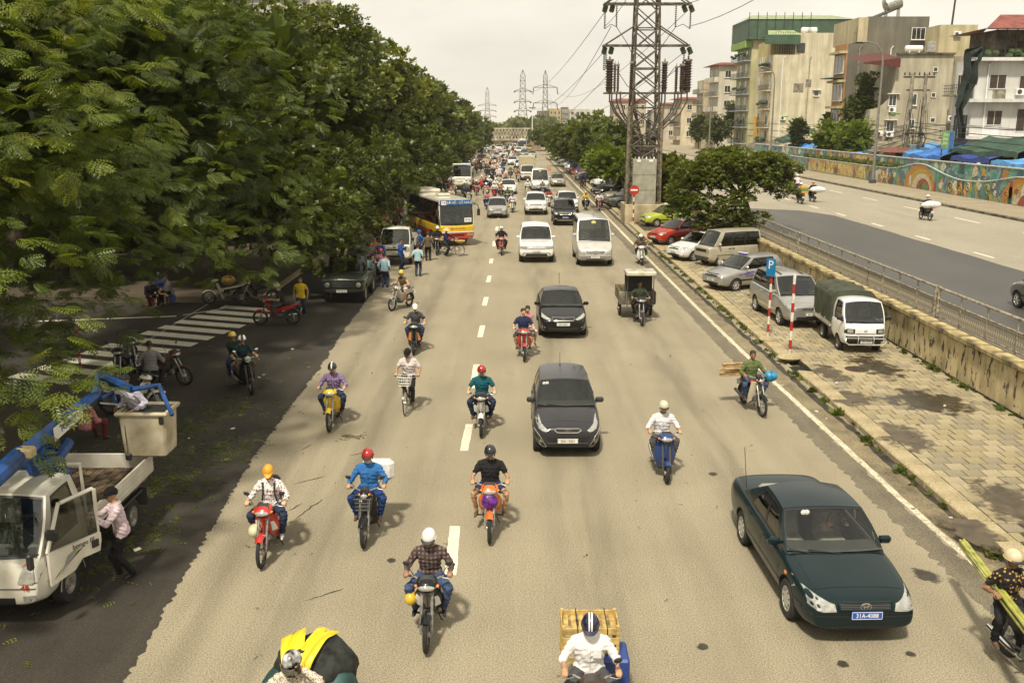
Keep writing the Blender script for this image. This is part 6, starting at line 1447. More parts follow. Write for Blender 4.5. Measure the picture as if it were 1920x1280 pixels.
 # ------------------------------------------------------------------ railway bridge at the end of the road
BRM=mat('pale bridge steel',(.50,.45,.33),.7,var=.25,vs=1)
t=thing('railway_bridge','pale steel truss bridge crossing over the far end of the road','bridge',(0,262,0)); a,c=S(905,250,262).x,S(990,250,262).x; z0,z1=S(950,262,262).z,S(950,241,262).z
for yy in(-2,2):
 b=B(); b.box(((a+c)/2,yy,z1),(c-a+3,.25,.25)); b.box(((a+c)/2,yy,z0),(c-a+3,.3,.4)); n=14
 for k in range(n): x0,x1=lerp(a,c,k/n),lerp(a,c,(k+1)/n); b.tube([(x0,yy,z0),(x1,yy,z1)],.09,4); b.tube([(x1,yy,z0),(x0,yy,z1)],.09,4); b.tube([(x0,yy,z0),(x0,yy,z1)],.08,4)
 b.build('truss',BRM,t,0)
b=B(); b.box(((a+c)/2,0,z0-.2),(c-a+3,4.4,.35)); b.build('deck',mat('bridge deck',(.20,.13,.09),.8),t)
for x in(a-2,c+2): b=B(); b.box((x,0,(z0-.4)/2),(3,6,z0-.4)); b.build('abutment',stucco('abutment',(.34,.24,.17)),t)
t=thing('steel_viaduct','white steel through bridge above the trees at centre right','bridge',(0,330,0)); a,c=S(1008,235,330).x,S(1088,235,330).x; z0,z1=S(1040,246,330).z,S(1040,231,330).z
b=B(); b.box(((a+c)/2,0,z1),(c-a,.5,.45)); b.box(((a+c)/2,0,z0),(c-a,.5,.5))
for k,(u,w)in enumerate(((.33,.45),(.57,.45),(.76,.82),(.93,.87))): b.tube([(lerp(a,c,u),0,z0),(lerp(a,c,w),0,z1)],.3,4)
b.box((a+.6,0,(z0+z1)/2),(1.2,.5,z1-z0)); b.build('truss',BRM,t,0)
for u in(.02,.5,.98): b=B(); b.box((lerp(a,c,u),0,z0/2),(1.5,2,z0)); b.build('pier',CONC,t)
p=S(998,232,300); t=thing('floodlight_mast','white mast with floodlights left of the far yellow block','mast',(p.x,300,0)); h=S(998,203,300).z; b=B(); b.cyl((0,0,0),(0,0,h),.16,.12); b.build('pole',WHITEP,t)
for k in(-1,0,1): b=B(); b.cbox((k*.7,0,h+.1),(.5,.4,.4),.05); b.build('floodlight',DGREY,t)
# ------------------------------------------------------------------ trees and foliage
def leaf_mat(key,a,b_,c,transl=.35,rough=.45):
 m=bpy.data.materials.new(key.replace(' ','_')); MATS[key]=m; m.use_nodes=True; n,l,p=nodes_of(m); o=n['Material Output']
 at=n.new('ShaderNodeAttribute'); at.attribute_name='tint'; r=n.new('ShaderNodeValToRGB'); el=r.color_ramp.elements; el.new(.5)
 for e,q,col in zip(el,(0,.5,1),(a,b_,c)): e.position=q; e.color=(*col,1)
 l.new(at.outputs['Fac'],r.inputs[0]); l.new(r.outputs[0],p.inputs['Base Color']); p.inputs['Roughness'].default_value=rough; p.inputs['Specular IOR Level'].default_value=.35
 t=n.new('ShaderNodeBsdfTranslucent'); g=n.new('ShaderNodeMixRGB'); g.blend_type='MULTIPLY'; g.inputs[0].default_value=1; g.inputs[2].default_value=(1.5,1.5,.5,1); l.new(r.outputs[0],g.inputs[1]); l.new(g.outputs[0],t.inputs[0])
 mx=n.new('ShaderNodeMixShader'); mx.inputs[0].default_value=transl; l.new(p.outputs[0],mx.inputs[1]); l.new(t.outputs[0],mx.inputs[2]); l.new(mx.outputs[0],o.inputs[0]); return m
LEAF1=leaf_mat('feathery leaf',(.028,.047,.009),(.088,.120,.016),(.215,.235,.027)); LEAF2=leaf_mat('broad dark leaf',(.030,.046,.008),(.090,.114,.017),(.23,.23,.036),.28,.4)
LEAF3=leaf_mat('fern like leaf',(.042,.060,.011),(.095,.118,.02),(.19,.20,.034)); LEAFB=leaf_mat('bright young leaf',(.075,.115,.012),(.145,.19,.018),(.24,.27,.03)); LEAFD=leaf_mat('distant leaf',(.038,.055,.014),(.080,.105,.022),(.16,.175,.04))
BARK=mat('grey brown bark',(.085,.062,.042),.95,var=.35,vs=5,bump=.7,bs=14)
def tmpl_pinnate(pairs=6,L=1.0,lw=.062,ll=.30,droop=.35):
 vs,fs=[],[]
 for k in range(pairs):
  x=L*(.16+.80*k/(pairs-1)); z=-droop*(x/L)**2*L*.5; s_=(.75+.5*math.sin(PI*(k+.6)/(pairs+.4)))
  for s in(-1,1):
   d=np.array([.55,s*.83,-.25]); d/=np.linalg.norm(d); w=np.array([.83,-s*.55,0])*lw*s_; p=np.array([x,0,z]); tip=p+d*ll*s_; mid=p+d*ll*.45*s_+np.array([0,0,.03]); i=len(vs)
   vs+=[p,mid+w,tip,mid-w]; fs+=[(i,i+1,i+2,i+3)]
 i=len(vs); z=-droop*.5*L; vs+=[np.array([L*.93,0,z]),np.array([L*1.05,lw,z-.04]),np.array([L*1.25,0,z-.12]),np.array([L*1.05,-lw,z-.04])]; fs.append((i,i+1,i+2,i+3))
 return np.array(vs),np.array(fs)
def tmpl_spray(seed,fr=9,pairs=5,tw=.9,fl=.62,droop=.8,spread=58):
 r=np.random.default_rng(seed); pv,pf=tmpl_pinnate(pairs); vs,fs,n=[],[],0
 for k in range(fr):
  t=.15+.85*k/(fr-1); s=1 if k%2 else-1; yaw=R(spread)*s*(1-.75*t**2)+r.normal(0,.12); pt=-.12-.30*t*droop+r.normal(0,.14); roll=r.normal(0,.25); sc=fl*(.75+.35*math.sin(PI*(.15+.75*t)))*(1+r.normal(0,.08))
  Mx=np.array((Matrix.Rotation(yaw,3,'Z')@Matrix.Rotation(-pt,3,'Y')@Matrix.Rotation(roll,3,'X'))); o=np.array([tw*t,0,-.25*droop*t*t])
  vs.append(pv*sc@Mx.T+o); fs.append(pf+n); n+=len(pv)
 return np.concatenate(vs),np.concatenate(fs)
def tmpl_rosette(seed,n=8,L=.24,w=.085):
 r=np.random.default_rng(seed); vs,fs=[],[]
 for k in range(n):
  a=2*PI*k/n*1.62+r.normal(0,.2); e=.15+.9*(k/n)+r.normal(0,.1); d=np.array([math.cos(a)*math.cos(e),math.sin(a)*math.cos(e),math.sin(e)]); s=np.array([-math.sin(a),math.cos(a),0]); up=np.cross(d,s); ll=L*(1+r.normal(0,.15)); p=d*.03; i=len(vs)
  vs+=[p,p+d*ll*.5+s*w-up*.012,p+d*ll-np.array([0,0,.05*ll/L]),p+d*ll*.5-s*w-up*.012]; fs.append((i,i+1,i+2,i+3))
 return np.array(vs),np.array(fs)
SPRAYS=[tmpl_spray(k)for k in range(5)]; FERNS=[tmpl_spray(20+k,8,4,.8,.5,.4,65)for k in range(4)]; ROS=[tmpl_rosette(k)for k in range(6)]; ROSB=[tmpl_rosette(30+k,7,.42,.15)for k in range(5)]; ROSC=[tmpl_rosette(50+k,6,.75,.26)for k in range(4)]
def foliage(name,P,D,S_,T,tmpls,m,parent,rng,up=.6,kind='stuff'):
 """P positions, D pointing directions, S_ sizes, T tints"""
 n=len(P); D=D/np.maximum(1e-6,np.linalg.norm(D,axis=1))[:,None]; Z=np.tile(np.array([0,0,1.]),(n,1)); Yv=np.cross(Z,D); ln=np.linalg.norm(Yv,axis=1); Yv[ln<1e-3]=(0,1,0); Yv/=np.maximum(1e-6,np.linalg.norm(Yv,axis=1))[:,None]; Zv=np.cross(D,Yv)
 rol=rng.normal(0,.35,n); c,s=np.cos(rol)[:,None],np.sin(rol)[:,None]; Y2=Yv*c+Zv*s; Z2=Zv*c-Yv*s
 vs,fs,ts,off=[],[],[],0; pick=rng.integers(0,len(tmpls),n)
 for k,(tv,tf)in enumerate(tmpls):
  ix=np.nonzero(pick==k)[0]
  if not len(ix): continue
  A=np.stack([D[ix],Y2[ix],Z2[ix]],axis=1)
  w=np.einsum('vk,ikc->ivc',tv,A)*S_[ix][:,None,None]+P[ix][:,None,:]
  vs.append(w.reshape(-1,3)); nv=len(tv); fs.append((tf[None]+(np.arange(len(ix))*nv)[:,None,None]+off).reshape(-1,4)); ts.append((T[ix][:,None]+rng.normal(0,.07,(len(ix),len(tf)))).ravel()); off+=nv*len(ix)
 vs,fs,ts=np.concatenate(vs),np.concatenate(fs),np.clip(np.concatenate(ts),0,1)
 me=bpy.data.meshes.new(name); me.vertices.add(len(vs)); me.vertices.foreach_set('co',vs.astype(np.float32).ravel()); me.loops.add(fs.size); me.loops.foreach_set('vertex_index',fs.astype(np.int32).ravel()); me.polygons.add(len(fs)); me.polygons.foreach_set('loop_start',(np.arange(len(fs))*4).astype(np.int32)); me.update(calc_edges=True)
 a=me.attributes.new('tint','FLOAT','FACE'); a.data.foreach_set('value',ts.astype(np.float32)); me.materials.append(m)
 return obj(name,me,parent,kind=kind)
def crown_points(rng,lumps,per,flat=.7,lower=.35):
 P,D,T=[],[],[]
 for(c,r,tint)in lumps:
  n=max(3,int(per*r*r)); v=rng.normal(0,1,(n,3)); v/=np.linalg.norm(v,axis=1)[:,None]; keep=(v[:,2]>-.25)|(rng.random(n)<lower); v=v[keep]; k=len(v)
  rad=r*(1-.30*rng.random(k)**2); p=np.array(c)+v*rad[:,None]*np.array([1,1,flat]); P.append(p); D.append(v+np.array([0,0,.05])+rng.normal(0,.25,(k,3))); T.append(np.clip(tint+rng.normal(0,.10,k),0,1))
 return np.concatenate(P),np.concatenate(D),np.concatenate(T)
def tree(label,x,y,zb,ctr,rad,m,tmpls,seed,nl=40,per=14,lr=(1.1,1.8),size=1.,tint=.4,name='street_tree',group=None,trunk=.28,flat=.7,extra=(),lo=-1.,inner=True,dflat=None,cull=False):
 rng=np.random.default_rng(seed); t=thing(name,label,'tree',(x,y,zb),0,group); c=np.array(ctr)-np.array([x,y,zb]); rad=np.array(rad); lumps=[]
 for k in range(nl):
  for _ in range(30):
   v=rng.normal(0,1,3); v/=np.linalg.norm(v)
   if v[2]>lo: break
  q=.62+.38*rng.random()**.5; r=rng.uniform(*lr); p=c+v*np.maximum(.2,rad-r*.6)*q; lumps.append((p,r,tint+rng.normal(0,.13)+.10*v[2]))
 for e in extra: lumps.append((np.array(e[0])-np.array([x,y,zb]),e[1],e[2]))
 P,D,T=crown_points(rng,lumps,per,flat)
 if cull: tc=np.array([-x,-y,CAMZ-zb])-P; tc/=np.linalg.norm(tc,axis=1)[:,None]; q=(np.einsum('ij,ij->i',tc,D)>-.25)|(rng.random(len(P))<.2); P,D,T=P[q],D[q],T[q]
 if dflat is not None: D[:,2]=D[:,2]*dflat-.05
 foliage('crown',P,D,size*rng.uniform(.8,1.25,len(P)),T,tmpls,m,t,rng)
 if inner:  # dark inner leaf layer added to stop light coming through the crown
  n=int((260 if cull else 100)*rad[0]*rad[2]/10); v=rng.normal(0,1,(n,3)); v/=np.linalg.norm(v,axis=1)[:,None]; Pi=c+v*rad*.62*rng.uniform(.5,1,n)[:,None]; foliage('inner_leaf_blocker',Pi,v+rng.normal(0,.4,(n,3)),np.full(n,.9 if cull else 1.3*max(1.,rad[0]/4.5)),np.clip(rng.normal(.15,.1,n),0,1),ROSC,m,t,rng)
 b=B(); h=c[2]-rad[2]*.35; b.tube([(0,0,-.1),(0,0,h*.3),(c[0]*.3,c[1]*.3,h*.75),(c[0]*.6,c[1]*.6,h)],[trunk*1.3,trunk,trunk*.85,trunk*.6],10); b.build('trunk',BARK,t,60)
 b=B(); st=np.array([c[0]*.5,c[1]*.5,h*.85])
 for k in range(0,len(lumps),max(1,len(lumps)//16)):
  p=lumps[k][0]; mid=st*.5+p*.5+np.array([0,0,.5]); b.tube([st,mid,p],[trunk*.42,trunk*.25,.03],6)
 b.build('limb',BARK,t,60); return t
 # the row on the left: two near feathery trees, then broad leaved ones
T1x=[((-10.7,20,3.3),1.2,.46),((-10.2,18,3.2),1.2,.48),((-9.3,16.5,3.1),1.1,.5),((-8.6,15,3.0),1.0,.52),((-8.0,14.2,2.8),.8,.55),((-11.4,17.4,4.2),1.3,.44),((-9.8,14.6,3.6),1.1,.5),((-13.8,25,3.2),1.4,.34),((-12.6,26,3.0),1.2,.36),((-14.8,24,4.6),1.6,.34),((-13.2,27,4.5),1.4,.36),((-11.8,27.5,3.6),1.2,.4),((-15.2,27,3.0),1.3,.34),((-9.6,21.5,3.3),1.1,.4),((-10.6,19.5,2.9),1.1,.4),((-11.2,22.6,3.2),1.2,.35),((-9.2,23.4,4.4),1.2,.45),((-12.4,19,3.2),1.3,.3),((-12.6,16,3.0),1.3,.3),((-11.6,13.6,3.2),1.2,.35),((-10.0,11.6,4.4),1.2,.5),((-9.0,11.6,3.2),.9,.5),((-10.4,13.2,5.6),1.5,.45),((-11,14.5,8.4),1.6,.5),((-10.6,15,2.8),1.0,.35),((-11.4,16,4.6),1.5,.35),((-8.4,17.0,5.4),1.0,.5),((-7.4,13.2,4.6),1.1,.55),((-8.6,12.4,4.1),1.2,.55),((-9.2,13.2,3.2),1.0,.5),((-7.6,13.8,3.6),.8,.6),((-6.9,14.6,3.3),.7,.62),((-8.2,14.4,5.4),1.1,.5),((-9.6,15.4,6.2),1.3,.45),((-9.8,13.6,7.0),1.4,.5),((-8.8,12.2,2.7),.8,.5),((-7.8,16.4,7.4),1.2,.62),((-7.2,18,8.3),1.3,.7),((-7.6,17,9.6),1.4,.68),((-9.4,19,5.4),1.2,.4),((-8.3,20,6.4),1.3,.55),((-7.3,21,6.2),1.0,.6),((-7.1,20.4,5.2),.8,.62),((-9.0,15.0,8.6),1.4,.55),((-10.2,17.2,4.0),1.0,.35)]
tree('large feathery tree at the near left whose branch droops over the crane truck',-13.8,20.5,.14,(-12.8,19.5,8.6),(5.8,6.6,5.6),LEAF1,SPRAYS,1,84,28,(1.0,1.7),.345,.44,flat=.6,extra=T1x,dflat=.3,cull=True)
T2x=[((-8.8,30.6,2.6),.9,.4),((-9.8,29.8,3.3),1.1,.4),((-10.8,29,3.8),1.2,.36),((-12,28.6,4.0),1.3,.32),((-9.2,32,2.5),.8,.38),((-8.4,33.4,3.4),1.0,.4),((-8.4,30.4,3.4),1.0,.4),((-9.4,29.6,6.2),1.3,.42),((-8.6,32.6,2.9),.9,.36),((-10.8,29.4,5.2),1.4,.35),((-8.2,33.8,5.2),1.1,.4),((-7.6,31.5,4.6),1.2,.4),((-7.3,32,3.7),.9,.4),((-8.4,31,5.6),1.3,.42),((-9.6,30.4,4.6),1.2,.35),((-7.5,33,6.4),1.1,.42),((-7.6,33.6,8),1.3,.45)]
tree('feathery tree overhanging the zebra crossing, second in the left row',-14.5,25.4,.14,(-13.0,31.0,8.4),(5.6,6.4,5.6),LEAF1,SPRAYS,2,80,18,(1.0,1.7),.46,.40,flat=.62,extra=T2x,dflat=.35,cull=True)
ROW=[(-12.8,44.5,6.0,8.0,14.9),(-12.6,59,5.9,8.0,15.2),(-12.2,76,5.6,7.8,14.6),(-11.9,95,5.3,7.4,13.6),(-11.6,116,5.1,7.2,13.0),(-11.4,139,5.0,7.1,12.7),(-11.0,167,4.9,7.0,12.5),(-10.5,199,4.6,6.2,10.8),(-10.2,235,4.8,5.3,9.6)]
WORD=['third','fourth','fifth','sixth','seventh','eighth','ninth','tenth','eleventh and farthest']
rx=random.Random(17)
for k,(x,y,r,zc,zt)in enumerate(ROW):
 tm_,sz,per=(ROS,.95,40)if k<2 else(ROSB,1.0,17)if k<4 else(ROSC,.95,10)
 ex=[((x+rx.uniform(.5,.92)*r,y+rx.uniform(-1,1)*r*1.25,rx.uniform(1.9,6.0)),rx.uniform(1.0,1.6),.38)for _ in range(24)]
 tree('dense broad leaved tree, %s in the left roadside row'%WORD[k],x-1.0,y,.14,(x,y,zc),(r,r*1.22,zt-zc),LEAF2 if k<6 else LEAFD,tm_,10+k,72 if k<5 else 46,per,(1.1,1.9),sz,.46,group=None,flat=.85,extra=ex)
for k,(x,y)in enumerate(((-21.5,45),(-22.5,57),(-24,26),(-19.5,66),(-29,42),(-30,54))):  # back row of trees added to shade and darken the left side
 tree(['added dark shade tree behind the corner tea stall','added dark shade tree deep behind the green jeep','added dark shade tree at the far left of the side street','added dark shade tree behind the white flatbed lorry','added dark shade tree farthest left beyond the zebra crossing','added dark shade tree in the back row left of the jeep'][k],x,y,.14,(x,y,6.6),(5.2,5.6,5.6),LEAF2,ROSC,150+k,44,10,(1.2,2.0),.9,.25,name='added_shade_tree',flat=.85)
 # right side
FX=[((x,y,z),r,.52)for x,y,z,r in((11.0,53,1.9,.8),(11.9,52.8,1.5,.8),(12.8,52.6,1.6,.8),(13.6,52.6,2.3,.8),(12.2,52.6,2.4,.9),(10.2,53.2,2.8,.9),(9.4,53.6,3.3,.9),(10.0,53.4,3.0,1.0),(9.6,54,3.8,1.0),(10.6,53.2,2.0,.9),(11.4,53.4,4.6,1.1),(12.6,53,5.2,1.2),(14.2,53.4,5.3,1.2),(15.4,54,4.9,1.0),(9.2,53.6,2.6,.8),(10.6,52.8,3.2,1.0),(12.0,52.2,2.9,1.0),(12.4,52.6,3.4,1.0),(11.6,52.4,2.4,.9),(13.4,52.6,4.2,1.1),(12.6,52.4,1.9,.8),(11.8,52.2,1.5,.7),(14.8,53,3.9,.9),(15.4,53.6,3.6,.8))]
tree('flat spreading tree leaning over the parked cars and the railing',13.9,55.5,1.3,(12.6,55.2,4.4),(4.0,3.4,1.9),LEAF3,ROS,40,40,118,(.8,1.2),.78,.52,flat=.46,extra=FX,trunk=.17,lo=-.2,inner=False,dflat=.25)
tree('bright yellow green rounded tree left of the power tower',8.9+1.2,84,.13,(8.35,84,4.0),(2.35,2.4,1.75),LEAFB,ROSB,41,26,24,(.7,1.0),.50,.55,trunk=.11,inner=True)
for k,(x,y,r,zc,zt,m_,tn)in enumerate(((11.6,101,3.4,4.4,8.3,LEAFD,.5),(12.2,92,2.6,3.2,5.4,LEAF2,.3),(10.8,120,3.8,4.6,8.8,LEAFD,.55),(10.2,141,3.9,4.2,8.2,LEAF2,.4),(10.0,164,3.8,3.8,7.2,LEAF2,.35),(9.8,190,4.0,3.6,6.9,LEAF2,.38),(10.6,220,4.4,3.8,7.2,LEAFD,.45),(9.4,250,4.8,3.4,6.6,LEAF2,.35),(12.9,76,2.6,3.0,5.0,LEAF2,.42))):
 tree(['green tree just behind the bright round one in the median','low dark tree behind the power tower base','tall light green tree, second behind the bright round one','dark tree, third behind the bright round one','dark tree, fourth in the median row','dark tree, fifth in the median row','lighter tree, sixth in the median row','last dark median tree beside the railway bridge','shrubby tree between power tower and flat spreading tree'][k],x,y,.13,(x-.6,y,zc),(r,r*1.3,zt-zc),m_,ROSB if y<130 else ROSC,50+k,34,13 if y<130 else 8,(.9,1.5),.9,tn,name='median_tree')
for k,(px,py,x,r,h)in enumerate(((1552,262,40.0,2.5,3.4),(1602,262,40.4,2.9,3.6),(1600,225,43.0,2.4,3.8),(1622,190,43.2,1.6,5.4),(1560,228,43.3,1.5,1.5),(1345,246,39,3.4,4.0),(1310,240,41,2.6,5.0),(1497,246,41.5,1.5,3.0),(1372,222,43.2,1.6,4.6))):
 p=XP(px,py,x); tree(['rounded street shrub behind the yellow mosaic panel','rounded street shrub right of the first one before the ivy','ivy mass climbing the tall grey house','ivy column beside the red awning of the beige house','small ivy tuft under the orange front','leafy tree in front of the far white house','narrow leafy tree beside the farthest lamp post','dark vine covered post before the big beige house','vines on the front of the green-topped house'][k],x+.2,p.y+.3,HZ,(x,p.y,p.z),(r,r*(1 if k<6 else .7),h*.8),LEAF3 if k not in(0,1,7)else LEAFB if k<2 else LEAF2,ROSB,70+k,24,22,(.6,1.0),.62,.5 if k<2 else .36,name='shrub' if k<2 else 'ivy' if k in(2,3,4,8)else 'street_tree',trunk=.09,inner=True)
rng=np.random.default_rng(99); n=2600; Pf=np.stack([rng.uniform(-70,75,n),rng.uniform(300,420,n),rng.uniform(1,6.4,n)],1); Pf[:,2]+=1.2*np.sin(Pf[:,0]*.22)+.8*np.sin(Pf[:,0]*.61+1); v=rng.normal(0,1,(n,3)); v[:,2]=np.abs(v[:,2])
foliage('planter_plants',np.array([(37.44,92+32*q,1.0+UZ+.15+.65+.25*(q*37%1))for q in np.linspace(0,1,220)]),rng.normal(0,1,(220,3))+np.array([0,0,1.]),np.full(220,.6),np.clip(rng.normal(.5,.2,220),0,1),ROSB,LEAF3,None,rng)
foliage('far_trees',Pf,v,np.full(n,3.2),np.clip(rng.normal(.5,.2,n),0,1),ROSC,leaf_mat('haze tinted far leaf',(.055,.070,.026),(.095,.11,.04),(.15,.16,.06)),None,rng)  # distance haze put into the paler leaf colours
rng=np.random.default_rng(12); n=420; xs=np.where(rng.random(n)<.6,13.02-rng.random(n)*.14,8.55+rng.random(n)*.2); P=np.stack([xs,15+rng.random(n)**1.3*50,np.where(xs>10,.15,.01)],1); P[:,1]+=.5*np.sin(P[:,1]*3); D=rng.normal(0,.6,(n,3)); D[:,2]=1
foliage('weeds',P,D,rng.uniform(.25,.8,n),np.clip(rng.normal(.4,.2,n),0,1),ROS,LEAF3,None,rng)
lt=B(); rl_=random.Random(6)
for k in range(90):
 x,y,z=(rl_.uniform(9.4,13),rl_.uniform(15,50),.155)if k<45 else(rl_.uniform(-10.5,-6.4),rl_.uniform(13,32),.012)if k<75 else(rl_.uniform(7.9,8.7),rl_.uniform(13,40),.012); lt.k=k%3; lt.box((x,y,z+.006),(rl_.uniform(.03,.13),rl_.uniform(.03,.09),.012),Euler((rl_.uniform(-.2,.2),rl_.uniform(-.2,.2),rl_.uniform(0,3))))
lt.build('litter',[mat('paper scrap',(.62,.58,.48),.8),mat('brown scrap',(.16,.10,.05),.9),mat('grey scrap',(.25,.23,.2),.8)],None,0,kind='stuff')
# litter of cut twigs and leaves in the shade, with a few on the sunlit road
rng=np.random.default_rng(5); n=1500; Px=rng.normal(-8.0,1.5,n); Py=rng.normal(20.5,3.6,n); cl=np.array([(-7.3,19.2),(-8.2,22.4),(-7.0,16.6),(-8.6,18),(-7.7,24.6),(-9.0,20.6),(-6.8,21.2),(-7.6,15.2)]); ii=rng.integers(0,len(cl),n); g=rng.random(n)<.65; Px[g]=cl[ii[g],0]+rng.normal(0,.42,g.sum()); Py[g]=cl[ii[g],1]+rng.normal(0,.5,g.sum()); ok=(Px<-5.9)&(Px>-12)&(Py>10)&(Py<32); P=np.stack([Px,Py,np.full(n,.02)],1)[ok]; D=rng.normal(0,1,(len(P),3)); D[:,2]*=.06
foliage('leaf_litter',P,D,rng.uniform(.10,.30,len(P)),np.clip(rng.normal(.62,.2,len(P)),0,1),[tmpl_pinnate(4)],LEAF1,None,rng)
n=130; P=np.stack([rng.uniform(-6,7,n),rng.uniform(10,36,n),np.full(n,.012)],1); P[:40,0]=rng.uniform(-6.1,-3.6,40); D=rng.normal(0,1,(n,3)); D[:,2]*=.05
foliage('dry_leaves',P,D,rng.uniform(.16,.34,n),np.clip(rng.normal(.3,.25,n),0,1),[tmpl_rosette(3,2,.22,.06)],leaf_mat('dry leaf',(.03,.024,.014),(.06,.045,.02),(.16,.14,.04),.1,.8),None,rng)
P=G(852/1,9999 if False else 862);
a=G(880*.0+632,818); tw=B()
for q in range(3):
 p0=V((a.x+.1,a.y,.02)); tw.tube([p0,p0+V((.25+.1*q,-.12*q,.03)),p0+V((.5,-.25+.2*q,.01))],.008,4)
tb_=tw.build('fallen_twig',BARK,None,label='leafy twig lying on the road before the yellow motorbike',cat='twig')
rng2=np.random.default_rng(8); Pq=np.array([(a.x+.2+.09*k,a.y-.2+.12*(k%3),.03)for k in range(5)]); Dq=rng2.normal(0,1,(5,3)); Dq[:,2]=0
foliage('leaf',Pq,Dq,np.full(5,.32),np.full(5,.85),[tmpl_pinnate(3)],LEAF1,tb_,rng2)
# ------------------------------------------------------------------ cars on the road
def place(px,py,th,back,z=0.):
 g=G(px,py,z); a=R(th); return V((g.x-math.sin(a)*back,g.y+math.cos(a)*back,z)),a
def at_front(info,px,py,th,z=0.): loc,a=place(px,py,th,-info['y0'],z); info['t'].location=loc; info['t'].rotation_euler=(0,0,a); return info['t']
DKGREEN=paint('dark green',(.006,.016,.018)); DKGREY=paint('charcoal',(.034,.033,.036)); BLACKP=paint('black brown',(.011,.009,.010)); WHITEPT=paint('white',(.74,.73,.69)); SILVER=paint('silver',(.40,.39,.36),.6,.32); CHAMP=paint('champagne',(.42,.37,.26),.55,.32); REDP=paint('red',(.42,.03,.012)); LIME=paint('lime green',(.36,.40,.03)); GREYP=paint('grey green',(.16,.17,.15),.4); OLIVE=paint('army green',(.030,.036,.022),0,.5); OFFW=mat('paint cream white',(.68,.65,.56),.35,coat=.4,col2=(.54,.50,.40),vs=2.2); DKRED=paint('dark red',(.12,.012,.012)); BLUEP=mat('paint crane blue',(.010,.06,.22),.5,var=.3,vs=4); BEIGEV=paint('beige van',(.44,.40,.30),.2,.4); NAVY=paint('navy',(.012,.016,.045))
AIRTR=plastic('air intake black',(.010,.010,.011),.6)
# dark green saloon
sp=spec_sedan(); sp['front']=[('headlight',[(.43,.60),(.45,.70),(.62,.745),(.83,.79),(.885,.72),(.865,.645),(.62,.59)],LENS,True),('grille',[(-.37,.625),(.37,.625),(.39,.72),(-.39,.72)],AIRTR,False),('lower_intake',[(-.5,.30),(.5,.30),(.46,.37),(-.46,.37)],AIRTR,False),('bumper_strip',[(-.90,.505),(.90,.505),(.90,.53),(-.90,.53)],TRIM,False)]
sp['side']=[('door',p,DKGREEN)for p in([(1.42,.32),(2.36,.32),(2.36,.86),(1.30,.86)],[(2.38,.32),(2.95,.32),(3.28,.60),(3.34,.86),(2.38,.86)])]+[('side_moulding',[(.35,.50),(.62,.50),(.62,.54),(.35,.54)],TRIM),('side_moulding',[(1.32,.46),(3.2,.46),(3.2,.50),(1.32,.50)],TRIM),('turn_signal',[(1.0,.70),(1.08,.70),(1.08,.74),(1.0,.74)],AMBER)]
sp['handles']=[(2.2,.80),(3.15,.82)]; sp['topd']=[('bonnet',[(-.66,.34),(.66,.34),(.68,1.22),(-.68,1.22)],DKGREEN)]; sp['screen']=make_glass('clear windscreen',(.88,.91,.85),.02,.03); sp['mirs']=.10
camry,ci=car(sp,DKGREEN,'dark green saloon with a blue number plate, nearest car on the road'); camry.location=(5.12,15.02,0); camry.rotation_euler=(0,0,R(1.5))
emblem(ci,.675,'ovals',.062); front_plate(ci,.545,'31A-4088','b',.02,.46,.125); bars(ci,-.37,.37,(.645,.668,.69),DGREY,.006); outline(ci,[(-.38,.622),(.38,.622),(.40,.724),(-.40,.724)],DKGREEN,.014)
for x in(-.52,-.44): q=ci['front'](x,.88); s=B(); s.lathe([(.045,0),(.045,.004),(0,.004)],axis='y',n=14); s.build('inspection_sticker',WHITEP,ci['t'],loc=q+V((0,-.012,0)))
b=B(); b.tube([(0,0,0),(-.05,.1,.75)],.006,4); b.build('antenna',BLACK,ci['t'],loc=(-.72,1.55,.97))
drv,_=person('person in a pale pink shirt driving the dark green saloon',camry.location+V((.36,.12,0)),R(1.5),dict(pelvis=(0,.24,.58),lean=-10,hands=((-.14,-.30,1.02),(.14,-.30,1.02)),feet=((-.1,-.55,.3),(.1,-.55,.3)),pitch=4),dict(shirt=cloth('pale pink',(.66,.46,.44)),sleeve='long',voxel=.02),voxel=.022)
# charcoal small hatch
sp=spec_hatch(); sp['front']=[('headlight',[(.44,.70),(.50,.665),(.66,.70),(.755,.83),(.74,1.0),(.70,.98),(.60,.80)],LENS,True),('grille',[(-.30,.705),(-.22,.655),(.22,.655),(.30,.705),(.24,.735),(-.24,.735)],AIRTR,False),('lower_intake',[(-.42,.36),(.42,.36),(.50,.56),(-.50,.56)],AIRTR,False),('fog_lamp_bezel',[(.50,.33),(.58,.31),(.74,.50),(.75,.62),(.64,.56)],AIRTR,True),('fog_lamp',[(.58,.41),(.65,.40),(.68,.48),(.62,.50)],LENS,True)]
sp['side']=[('door',p,DKGREY)for p in([(1.12,.32),(1.92,.32),(1.92,.92),(1.02,.92)],[(1.94,.32),(2.42,.32),(2.72,.62),(2.78,.94),(1.94,.94)])]; sp['handles']=[(1.78,.85),(2.6,.88)]; sp['topd']=[('bonnet',[(-.60,.26),(.60,.26),(.56,.90),(-.56,.90)],DKGREY)]; sp['mirs']=.11
pic,pi=car(sp,DKGREY,'charcoal grey small hatchback in the middle of the road'); pic.location=(1.28,22.45,0)
emblem(pi,.70,'letters',.045); front_plate(pi,.455,'30A-10501','w',0,.47,.115); outline(pi,[(-.31,.705),(-.23,.650),(.23,.650),(.31,.705),(.25,.740),(-.25,.740)],CHROME,.012); outline(pi,[(.49,.32),(.58,.30),(.75,.50),(.76,.63),(.64,.57)],CHROME,.010,'fog_lamp_trim',True); bars(pi,-.46,.46,(.40,),DGREY,.008)
